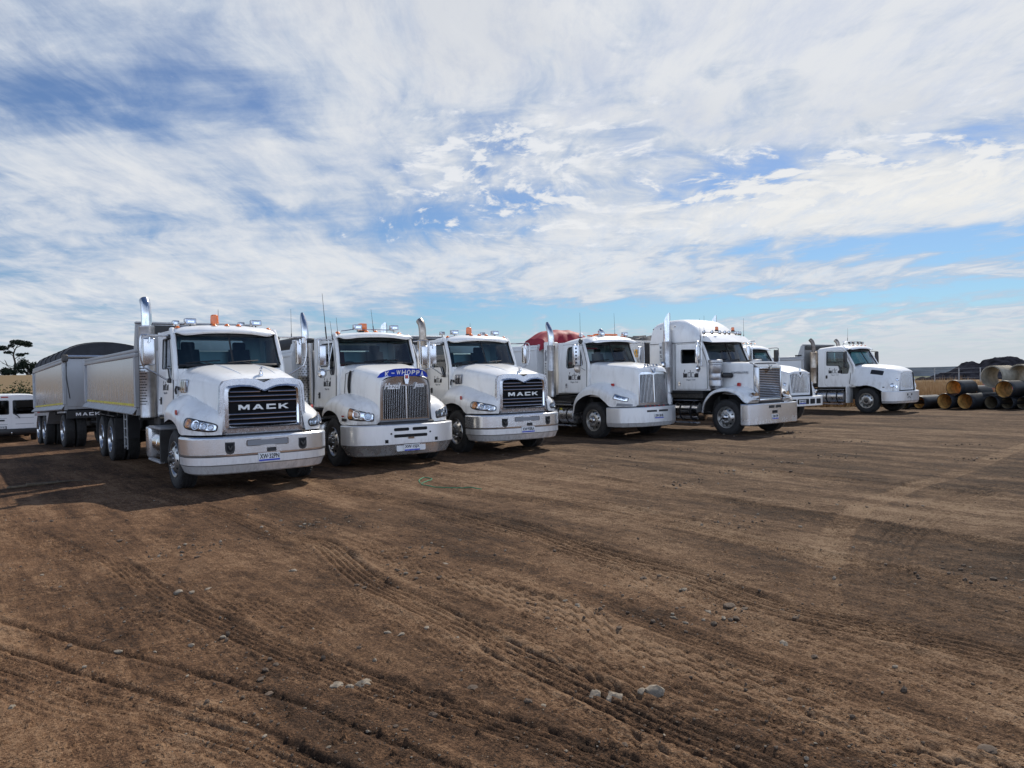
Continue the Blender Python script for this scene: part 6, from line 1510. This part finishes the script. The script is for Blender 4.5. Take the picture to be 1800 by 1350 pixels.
def make_van():
    x, y = -20.35, 30.0
    R = thing('parked_van', 'white panel van seen from behind, parked left of the trailer', 'van', (x, y, gz(x, y)-.02), math.radians(128))
    def ring(xx, hw, zt, zb, r):      # half profile across the van
        half = [(0, zt), (hw*.6, zt-.01), (hw-.16, zt-.05), (hw-.06, zt-.16), (hw-.02, zt-.5), (hw, zt-.95), (hw-.01, .62), (hw-.04, zb)]
        return [(xx, -a, z) for a, z in half[::-1]] + [(xx, a, z) for a, z in half[1:]]
    b = MB(); secs = [ring(.02, .94, 1.90, .46, 1), ring(.06, .96, 1.94, .45, 1), ring(.4, .975, 1.96, .42, 1), ring(2.2, .975, 1.97, .42, 1), ring(3.3, .97, 1.95, .42, 1), ring(3.9, .955, 1.80, .42, 1), ring(4.3, .94, 1.45, .42, 1), ring(4.85, .88, 1.15, .42, 1), ring(5.0, .75, 1.0, .45, 1)]
    b.loft(secs, 'van_white', 3, 3); b.add(secs[0], [list(range(len(secs[0])))], 'van_white'); b.add(secs[-1], [list(range(len(secs[0])))], 'van_white')
    b.build('body', R, sharp=40)
    f = lambda u, z, w: (.02-w, u, z)     # u positive to the van's left
    for s in (-1, 1):
        b = MB(); y0, y1 = sorted((s*.012, s*.90)); b.plate(rpoly([(y0, .52), (y1, .52), (y1 if s > 0 else y1, 1.80), (y0, 1.80)], .05), [], f, .0, .018, 'van_white'); d = b.build('rear_door', R)
        b = MB(); y0, y1 = sorted((s*.06, s*.80)); b.plate(rpoly(rect(y0, 1.14, y1, 1.72), .06), [], f, .018, .024, 'black_plastic'); b.plate(rpoly(rect(y0+.03, 1.17, y1-.03, 1.69), .05), [], f, .024, .028, 'tinted_glass'); b.build('door_window', d)
        b = MB(); y0, y1 = sorted((s*.14, s*.78)); b.plate(rect(y0, .985, y1, 1.0), [], f, .017, .021, 'grey_letter'); b.plate(rect(y0-.02 if s > 0 else y0, .74, y1, .755), [], f, .017, .021, 'grey_letter'); b.build('door_crease', d)
        b = MB(); b.box(.0, .10, min(s*.90, s*.985), max(s*.90, s*.985), .80, 1.42, 'red_lens', .02); b.box(-.004, .02, min(s*.915, s*.975), max(s*.915, s*.975), 1.0, 1.12, 'lamp_reflector', .006); b.build('tail_light', R)
        w = wheel(R, .95, s*.84, .34); w.scale = (.65, .65, .65); w = wheel(R, 4.0, s*.84, .34); w.scale = (.65, .65, .65)
    b = MB(); b.box(-.06, .2, -.96, .96, .34, .56, 'black_plastic', .04, 2); b.build('rear_bumper', R)
    b = MB(); b.box(.3, 4.8, -.8, .8, .26, .45, 'chassis_dark', .02); b.tube([(-.14, 0, .36), (.1, 0, .36)], .03, 'chassis_dark', 8); b.lathe([(0, -.03), (.025, -.02), (.03, 0), (.025, .02), (0, .03)], (-.14, 0, .40), (0, 0, 1), 'chrome', 12); b.build('tow_bar', R)
    b = MB(); b.box(-.03, .0, .22, .58, .88, .94, 'black_plastic', .008); b.build('door_handle', R)
    b = MB(); b.box(-.02, .0, .16, .60, .565, .68, 'black_plastic', .006); b.box(-.028, -.02, .20, .56, .575, .67, 'plate_white', .003); b.text('1KL·7HB', (-.029, .38, .622), (0, -1, 0), (0, 0, 1), .30, .062, 'black_letter', .003, 0, .012); b.build('number_plate', R)
    b = MB(); b.box(-.012, .02, .08, .32, 1.825, 1.87, 'red_lens', .008); b.build('brake_light', R)
    b = MB(); b.tube([(-.02, -.12, 1.16), (-.05, -.22, 1.08), (-.035, -.30, .98)], [.02, .018, .012], 'black_plastic', 6); b.build('wiper', R)
make_van()

# ---- stacked pipes at the right
PDIR = np.array([.883, .469, 0.])
def pipe(name, label, cat, c, r, L, m_out, m_in, thick, group, bell=True):
    R = thing(name, label, cat, (c[0], c[1], c[2]), math.atan2(PDIR[1], PDIR[0]), group)
    b = MB(); ri = r-thick
    prof = [(ri, .0), (r-.008, .0), (r, .012), (r, L-.4), (r, L-.012), (r-.008, L), (ri, L)]
    if bell: prof = [(ri, .0), (r-.008, .0), (r, .012), (r, .30), (r-.012, .32), (r-.012, L-.02), (r-.02, L), (ri, L)]
    b.lathe(prof, (0, 0, 0), (1, 0, 0), m_out, 44); b.build('pipe_wall', R)
    b = MB(); b.lathe([(ri-.001, .02), (ri-.003, .03), (ri-.003, L-.03), (ri-.001, L-.02)], (0, 0, 0), (1, 0, 0), m_in, 44); b.build('pipe_lining', R)
    return R
PP = [((17.62, 33.3), .29, 'pipe_black', 'pipe_dull', 'black pipe with dull lining, half hidden behind the last truck bumper'),
      ((18.14, 33.0), .285, 'pipe_black', 'pipe_ochre', 'black pipe with mustard lining, leftmost in full view on the ground'),
      ((18.93, 32.4), .345, 'pipe_black', 'pipe_ochre', 'wide black pipe on the ground, left of the two under the lone upper pipe'),
      ((19.55, 31.95), .345, 'pipe_black', 'pipe_ochre', 'wide black pipe on the ground, right of the two under the lone upper pipe'),
      ((20.52, 31.7), .29, 'pipe_black', 'pipe_dull', 'black pipe with dull olive lining below the larger concrete pipe'),
      ((21.0, 31.4), .27, 'pipe_black', 'pipe_dull', 'small black pipe with dark lining under the shadowed upper pipe'),
      ((21.45, 31.1), .26, 'pipe_black', 'pipe_dull', 'small black pipe lowest at the right edge of the photo'),
      ((22.05, 30.9), .28, 'pipe_black', 'pipe_ochre', 'black pipe on the ground cut off by the right edge')]
for (c, r, mo, mi_, lab) in PP:
    pipe('drain_pipe', lab, 'pipe', (c[0], c[1], r+.01), r, 2.4, mo, mi_, .022, 'black drain pipes')
pipe('drain_pipe', 'black pipe with sunlit ochre lining on top of two wide pipes', 'pipe', (19.28, 32.3, .93), .345, 1.25, 'pipe_black', 'pipe_ochre', .022, 'black drain pipes')
pipe('drain_pipe', 'upper black pipe with shadowed ochre lining in front of the concrete pipes', 'pipe', (20.82, 31.3, .86), .37, 1.25, 'pipe_black', 'pipe_ochre', .022, 'black drain pipes')
pipe('drain_pipe', 'upper black pipe with ochre lining at the right edge', 'pipe', (21.72, 30.9, .80), .33, 1.25, 'pipe_black', 'pipe_ochre', .022, 'black drain pipes')
pipe('drain_pipe', 'black pipe tucked behind, below the left concrete pipe', 'pipe', (20.55, 33.2, .66), .34, 1.25, 'pipe_black', 'pipe_ochre', .022, 'black drain pipes')
pipe('concrete_pipe', 'pale concrete pipe on top of the stack, left of the two', 'pipe', (21.15, 32.6, 1.38), .49, 1.25, 'concrete', 'concrete', .055, 'concrete pipes', False)
pipe('concrete_pipe', 'pale concrete pipe on top of the stack, cut by the right edge', 'pipe', (22.15, 32.3, 1.42), .49, 1.25, 'concrete', 'concrete', .055, 'concrete pipes', False)
def barrier():
    R = thing('plastic_barrier', 'pinkish red plastic barrier seen through the concrete pipe', 'barrier', (25.6, 38.4, 0), math.radians(-15))
    b = MB(); prof = [(-.25, 0), (.25, 0), (.2, .25), (.09, .5), (.07, .95), (-.07, .95), (-.09, .5), (-.2, .25)]
    b.plate(rpoly(prof, .03), [], lambda y, z, w: (w, y, z), -1.0, 1.0, 'red_plastic'); b.build('barrier_body', R)
    b = MB(); b.box(-1.0, 1.0, -.075, .075, .952, 1.0, 'plate_white', .01); b.build('barrier_cap', R)
barrier()

# ---- fence along the field
def make_fence():
    R = thing('wire_fence', 'wire fence with pale steel posts beyond the dry grass', 'fence', (0, 0, 0), 0)
    P = []
    for az, r in ((26.0, 78), (27.9, 77), (29.75, 76), (31.15, 72), (32.35, 75), (34.1, 74), (36.4, 73), (39, 72)):
        a = math.radians(az); x, y = r*math.sin(a), r*math.cos(a); z = gz(x, y); P.append((x, y, z))
        b = MB(); b.tube([(x, y, z-.2), (x, y, z+1.75)], .045, 'fence_steel', 8); b.build('post', R)
    for h in (.4, .9, 1.35, 1.7):
        b = MB(); b.tube([(p[0], p[1], p[2]+h) for p in P], .008, 'fence_steel', 4, False); b.build('wire', R)
make_fence()

# ---- far ground: mounds, distant hills
def leaf_cloud(b, rnd, centre, rad, n, size, m, flat=1.0):
    """many small leaf faces spread through a lumpy volume"""
    c = np.array(centre); rad = np.array(rad)
    for _ in range(n):
        d = rnd.normal(size=3); d /= np.linalg.norm(d); rr = rnd.rand()**.45
        p = c + d*rad*rr; a = rnd.normal(size=3); a /= np.linalg.norm(a); q = np.cross(a, rnd.normal(size=3)); q /= np.linalg.norm(q)
        s = size*rnd.uniform(.6, 1.4)
        b.add([p-a*s, p+q*s*.6, p+a*s, p-q*s*.6], [[0, 1, 2, 3]], m)
def make_mounds():
    prof = [(27.6, -.9), (28.3, -.75), (29.0, -.1), (29.65, .25), (30.3, .75), (30.8, 1.5), (31.28, 2.15), (31.86, 2.55), (32.3, 2.15), (32.7, 2.7), (33.2, 3.4), (33.8, 3.35), (34.7, 2.6), (35.6, 2.2), (37.6, .8), (39.5, -.6), (41, -.9)]
    az = np.linspace(27.6, 41, 260); top = np.interp(az, [p[0] for p in prof], [p[1] for p in prof]) ; rnd = np.random.RandomState(8)
    rows = []
    for j in range(31):
        t = -1+2*j/30; r = 150 + t*13
        x = r*np.sin(np.radians(az)); y = r*np.cos(np.radians(az)); base = -1.6
        h = (top-base)*(1-abs(t)**1.7) + base + .35*fbm(x*.35, y*.35, 4, 70)*(1-abs(t))*2 + .45*fbm(x*.9, y*.9, 4, 75)*(1-abs(t))
        rows.append(list(zip(x, y, h)))
    b = MB(); b.grid(rows, 'scrub_ground'); tag(b.build('hill', sharp=80), kind='structure')
mat('scrub_ground', (.017, .018, .024), 1, 0, .55, .9, .9, 3, spec=0)
mat('far_ground', (.075, .092, .115), 1, 0, .3, .01, spec=0)  # distance haze put into the far hills' colour as a blue-grey
make_mounds()
def make_far_hills():
    rnd = np.random.RandomState(2); b = MB()
    for (d, z0, amp, sd_) in ((1500, -4.6, 3.0, 3), (2600, 1.5, 6.0, 9)):
        az = np.radians(np.linspace(-60, 60, 500)); x = d*np.sin(az); y = d*np.cos(az)
        h = z0 + amp*fbm(az*14, az*0, 4, sd_) + 1.6*fbm(az*160, az*0, 3, sd_+4)*(d < 2000)
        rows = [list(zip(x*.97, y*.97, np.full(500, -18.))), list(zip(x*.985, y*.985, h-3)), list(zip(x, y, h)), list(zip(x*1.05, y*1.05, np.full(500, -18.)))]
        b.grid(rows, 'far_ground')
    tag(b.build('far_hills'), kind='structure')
make_far_hills()

# ---- trees and bushes on the dry hill to the left
def pol(az, r): a = math.radians(az); return r*math.sin(a), r*math.cos(a)
def make_pine():
    x, y = pol(-33.9, 300); z = gz(x, y)
    R = thing('pine_tree', 'tall flat-topped pine with open layered crown on the hill skyline', 'tree', (x, y, z-.3), math.radians(-146+180))
    # local x runs to the right as seen from the yard
    R.rotation_euler = (0, 0, math.radians(33.9))
    k = .0359; X = lambda u: (u-165)*k; Z = lambda v: (478-v)*k + .3
    rnd = np.random.RandomState(11)
    b = MB(); b.tube([(X(165), 0, -.5), (X(163), 0, Z(430)), (X(172), .2, Z(360)), (X(160), 0, Z(290)), (X(172), .1, Z(240)), (X(195), 0, Z(195))], [.42, .38, .3, .26, .2, .1], 'bark', 9, True, 4)
    for br in (((165, 300), (120, 262), (100, 255)), ((165, 265), (110, 235), (60, 225)), ((172, 240), (150, 205), (140, 190)), ((180, 220), (240, 190), (290, 185)), ((160, 330), (210, 290), (245, 275)), ((170, 400), (110, 380), (60, 345), (40, 312)), ((168, 420), (120, 395), (92, 370), (70, 365)), ((110, 378), (95, 340), (88, 330))):
        b.tube([(X(p[0]), rnd.uniform(-.5, .5) if i else 0, Z(p[1])) for i, p in enumerate(br)], [.14, .09, .04], 'bark', 6, True, 3)
    b.build('trunk', R)
    b = MB()
    for (u, v, w, h, n) in ((220, 172, 92, 20, 900), (255, 180, 60, 18, 400), (185, 160, 55, 16, 350), (70, 222, 62, 20, 520), (30, 228, 40, 14, 220), (120, 262, 42, 11, 240), (215, 284, 42, 14, 260), (280, 200, 38, 10, 160), (145, 200, 30, 14, 160), (262, 272, 24, 7, 70)):
        leaf_cloud(b, rnd, (X(u), 0, Z(v)), (w*k, w*k*.8, h*k*1.25), int(n*1.6), .20, 'leaf_conifer')
    b.build('crown', R)
make_pine()
def make_bush(name, label, cat, az, r, w, h, n, size, m, group=None, trunk=True, seed=0):
    x, y = pol(az, r); z = gz(x, y); rnd = np.random.RandomState(seed+31)
    R = thing(name, label, cat, (x, y, z-.1), math.radians(-az), group)
    b = MB()
    for k in range(5): b.tube([(rnd.uniform(-.2, .2)*w, rnd.uniform(-.1, .1)*w, -.2), (rnd.uniform(-.3, .3)*w, rnd.uniform(-.2, .2)*w, h*.6)], [.035*h, .015*h], 'bark', 6)
    b.build('trunk', R)
    b = MB(); nb = max(5, int(n/150))
    for k in range(nb):
        t = rnd.uniform(-1, 1); hh = h*(1-.35*t*t)*rnd.uniform(.75, 1.05)
        leaf_cloud(b, rnd, (t*w*.42, rnd.uniform(-.3, .3)*w*.5, hh*rnd.uniform(.35, .80)), (w*.20, w*.20, hh*.26), n//nb, size, m)
    b.build('crown', R)
make_bush('evergreen_tree', 'dense dark evergreen on the skyline right of the flat-topped pine', 'tree', -33.25, 298, 7.6, 6.6, 2600, .26, 'leaf_conifer', 'dark trees on the hill skyline', seed=1)
make_bush('evergreen_tree', 'low dark evergreen on the skyline left of the flat-topped pine', 'tree', -34.75, 302, 9, 3.6, 1900, .26, 'leaf_conifer', 'dark trees on the hill skyline', seed=2)
make_bush('evergreen_tree', 'dark evergreen on the skyline nearest the trailer', 'tree', -32.5, 301, 7, 4.4, 1500, .26, 'leaf_conifer', 'dark trees on the hill skyline', seed=3)
make_bush('evergreen_tree', 'low dark evergreen at the foot of the flat-topped pine', 'tree', -33.95, 296, 6, 2.8, 1300, .24, 'leaf_conifer', 'dark trees on the hill skyline', seed=4)
make_bush('evergreen_tree', 'dark evergreen at the left edge of the skyline', 'tree', -35.9, 302, 11, 3.4, 1500, .26, 'leaf_conifer', 'dark trees on the hill skyline', seed=5)
for k, (az, r, w, h, lab) in enumerate(((-35.6, 58, 3.6, 3.1, 'olive green bush above the van roof at the left edge'), (-34.3, 59, 3.4, 3.3, 'olive green bush above the middle of the van roof'), (-33.0, 60, 3.2, 3.0, 'olive green bush between van roof and trailer'), (-31.8, 60, 3.4, 3.1, 'olive green bush behind the trailer tail'))):
    make_bush('bush', lab, 'bush', az, r, w, h, 1500, .075, 'leaf_shrub', 'bushes along the far edge of the yard', seed=20+k)

# ---- tall dry grass past the pipes
def make_grass():
    rnd = np.random.RandomState(4); n = 26000
    az = np.radians(rnd.uniform(8, 43, n)); r = 37 + 40*rnd.rand(n)**1.2
    x = r*np.sin(az); y = r*np.cos(az); keep = (y + .33*x > 41.5); x, y = x[keep], y[keep]; n = len(x)
    z = gbase(x, y); V = np.zeros((n, 4, 3, 3)); hgt = (.42+.45*rnd.rand(n))*(.75+.5*np.clip(.5+fbm(x*.15, y*.15, 3, 90), 0, 1))
    for k in range(4):
        ox, oy = rnd.uniform(-.18, .18, n), rnd.uniform(-.18, .18, n); th = rnd.uniform(0, PI, n); w = .022+.02*rnd.rand(n); h = hgt*rnd.uniform(.7, 1.1, n)
        V[:, k, 0] = np.stack([x+ox-w*np.cos(th), y+oy-w*np.sin(th), z-.02], -1); V[:, k, 1] = np.stack([x+ox+w*np.cos(th), y+oy+w*np.sin(th), z-.02], -1)
        V[:, k, 2] = np.stack([x+ox+rnd.uniform(-.2, .2, n), y+oy+rnd.uniform(-.2, .2, n), z+h], -1)
    co = V.reshape(-1, 3); f = np.arange(len(co)).reshape(-1, 3)
    me = bpy.data.meshes.new('dry_grass'); me.from_pydata(co.tolist(), [], f.tolist()); me.materials.append(MATS['grass_dry']); me.update()
    tag(link('dry_grass', me), 'tall straw coloured grass in the field beyond the pipes', 'grass', kind='stuff')
make_grass()

# ---- stones, rope and sticks on the dirt
def stone_mesh(rnd, r, sub=3):
    bm = bmesh.new(); bmesh.ops.create_icosphere(bm, subdivisions=sub, radius=1)
    s = rnd.uniform(.7, 1.25, 3)*np.array([1, .8, .5]); cuts = [rnd.normal(size=3) for _ in range(7)]; cuts = [c/np.linalg.norm(c) for c in cuts]; lim = rnd.uniform(.45, .85, 7)
    out = []
    for v in bm.verts:
        p = np.array(v.co)
        for c, l in zip(cuts, lim):
            d = np.dot(p, c)
            if d > l: p = p - c*(d-l)*.9
        out.append(p*s*r*(1+.06*rnd.normal()))
    F = [[v.index for v in f.verts] for f in bm.faces]; bm.free(); return out, F
def ground_z(x, y):
    g = bpy.data.objects['ground']; ok, loc, n, i = g.ray_cast(Vector((x, y, 5)), Vector((0, 0, -1))); return loc.z if ok else 0.0
def make_stones():
    rnd = np.random.RandomState(21)
    L = [(0.45, 4.33, .062, 'rock_grey', 'left lump of the pair of pale cracked rocks'), (0.56, 4.30, .072, 'rock_grey', 'right lump of the pair of pale cracked rocks'), (0.80, 4.33, .092, 'rock_grey', 'largest pale rock in the foreground'),
         (0.72, 4.30, .03, 'rock_grey', 'small stone left of the largest pale rock'), (-1.12, 4.50, .062, 'rock_grey', 'flat broken stone, left of the foreground row'), (-1.03, 4.48, .045, 'rock_grey', 'middle broken stone of the foreground row'), (-.95, 4.56, .068, 'rock_grey', 'flat pale stone, right of the foreground row'),
         (-.28, 4.45, .035, 'clod_brown', 'dark earth clod in the foreground'), (0.06, 4.22, .04, 'clod_brown', 'broad dark clod left of the cracked rocks'), (.14, 4.19, .028, 'rock_grey', 'small grey stone beside the broad dark clod'),
         (-.71, 7.45, .045, 'rock_grey', 'lone dark stone in the middle of the yard'), (-3.0, 6.57, .05, 'rock_grey', 'pale stone in the left group, outer one'), (-2.88, 6.55, .045, 'rock_grey', 'pale stone in the left group, inner one'), (-2.78, 6.66, .035, 'rock_grey', 'small pale stone in the left group'),
         (-.95, 5.38, .04, 'rock_grey', 'grey stone between the deep ruts and tyre marks'), (-.84, 5.33, .035, 'rock_grey', 'small grey stone between the deep ruts and tyre marks'), (1.70, 5.87, .06, 'clod_brown', 'large dark clod on the right of the yard'), (1.80, 5.83, .045, 'clod_brown', 'smaller dark clod on the right of the yard'),
         (1.83, 5.07, .05, 'rock_grey', 'brown stone on the right of the yard'), (-2.19, 7.24, .045, 'rock_grey', 'flat pale stone left of the tyre marks'), (2.88, 7.01, .05, 'clod_brown', 'dark clod below the dusty turning arc'), (2.26, 3.56, .04, 'clod_brown', 'dark clod in the near right corner'),
         (1.44, 6.36, .045, 'rock_grey', 'grey stone in the churned patch'), (1.16, 6.72, .04, 'clod_brown', 'dark clod behind the churned patch'), (2.11, 5.57, .035, 'clod_brown', 'small dark clod beside the brown stone'), (-1.59, 4.86, .03, 'clod_brown', 'small clod beside the deep rut'), (-2.97, 4.31, .04, 'rock_grey', 'grey stone at the lower left edge'),
         (3.05, 6.92, .03, 'clod_brown', 'small clod below the dusty turning arc'), (-.67, 5.5, .03, 'rock_grey', 'small pale stone near the ribbed tyre mark'), (1.94, 4.83, .035, 'clod_brown', 'flat clod below the brown stone')]
    for (x, y, r, m, lab) in L:
        V, F = stone_mesh(rnd, r); b = MB(); b.add(V, F, m); o = b.build('rock', None, None, 28); o.location = (x, y, ground_z(x, y)-r*.10); o.rotation_euler = (0, 0, rnd.uniform(0, 6))
        tag(o, lab, 'stone', 'stones lying on the dirt')
    # crumbs of gravel and soil
    base = [stone_mesh(rnd, 1, 1) for _ in range(8)]; n = 14000; b = MB(); P = []
    for k in range(n):
        d = 2.6*math.exp(rnd.rand()**.8*2.1); a = rnd.uniform(-.72, .72); x, y = d*math.sin(a), d*math.cos(a)
        if fbm(np.array([x*.8]), np.array([y*.8]), 3, 50)[0] + rnd.uniform(-.35, .35) < -.02: continue
        P.append((x, y))
    P = [(x, y, 1.0) for x, y in P]
    for k in range(46):       # churned clods further out lie in loose groups
        d = rnd.uniform(4.5, 24); a = rnd.uniform(-.45, .72); cx, cy = d*math.sin(a), d*math.cos(a)
        if d > 11 and a < .1: continue
        for q in range(rnd.randint(8, 26)): P.append((cx+rnd.normal()*.28, cy+rnd.normal()*.16, rnd.uniform(1.6, 4.6)))
    VV, FF, MM = [], [], []; off = 0
    for (x, y, big) in P:
        V, F = base[rnd.randint(8)]; r = min(.036, .004*big*math.exp(abs(rnd.normal())*.72)); th = rnd.uniform(0, 6); c, s_ = math.cos(th), math.sin(th); z = ground_z(x, y)+r*.2
        VV.extend([(x+r*(c*p[0]-s_*p[1]), y+r*(s_*p[0]+c*p[1]), z+r*p[2]) for p in V]); FF.extend([[i+off for i in f] for f in F]); MM.extend([0 if rnd.rand() < .22 else 1]*len(F)); off += len(V)
    me = bpy.data.meshes.new('gravel'); me.from_pydata(VV, [], FF); me.materials.append(MATS['rock_grey']); me.materials.append(MATS['clod_brown']); me.polygons.foreach_set('material_index', MM); me.update()
    tag(link('gravel', me), 'loose crumbs of gravel and soil over the dirt yard', 'gravel', kind='stuff')
make_stones()
def ground_line(pts, h, n=8):
    P = [np.array((p[0], p[1], 0.), float) for p in pts]; Q = [crpt(P, i/n) for i in range((len(P)-1)*n+1)]
    return [(q[0], q[1], ground_z(q[0], q[1])+h) for q in Q]
b = MB(); b.tube(ground_line([(-1.66, 13.05), (-1.72, 13.4), (-1.66, 13.75), (-1.50, 13.5), (-1.62, 12.95), (-1.42, 12.62), (-1.05, 12.47), (-.8, 12.42), (-.54, 12.27)], .010), .008, 'rope_green', 6)
tag(b.build('rope'), 'thin green rope lying on the dirt in front of the second truck', 'rope')
for k, (p, q, r, lab) in enumerate((((-9.1, 13.25, .04), (-8.35, 14.05, .05), .022, 'thick broken stick in the shade left of the nearest truck'), ((-8.95, 13.75, .04), (-8.15, 14.2, .03), .012, 'thin long stick in the shade left of the nearest truck'), ((-8.85, 13.4, .07), (-8.6, 13.95, .05), .03, 'short bark-covered stick in the shade left of the nearest truck'))):
    b = MB(); m_ = ((p[0]+q[0])/2+.05, (p[1]+q[1])/2-.04, .05); b.tube([p, m_, q], [r, r*.9, r*.5], 'wood_stick', 7, True, 4); tag(b.build('stick'), lab, 'stick', 'sticks on the ground')
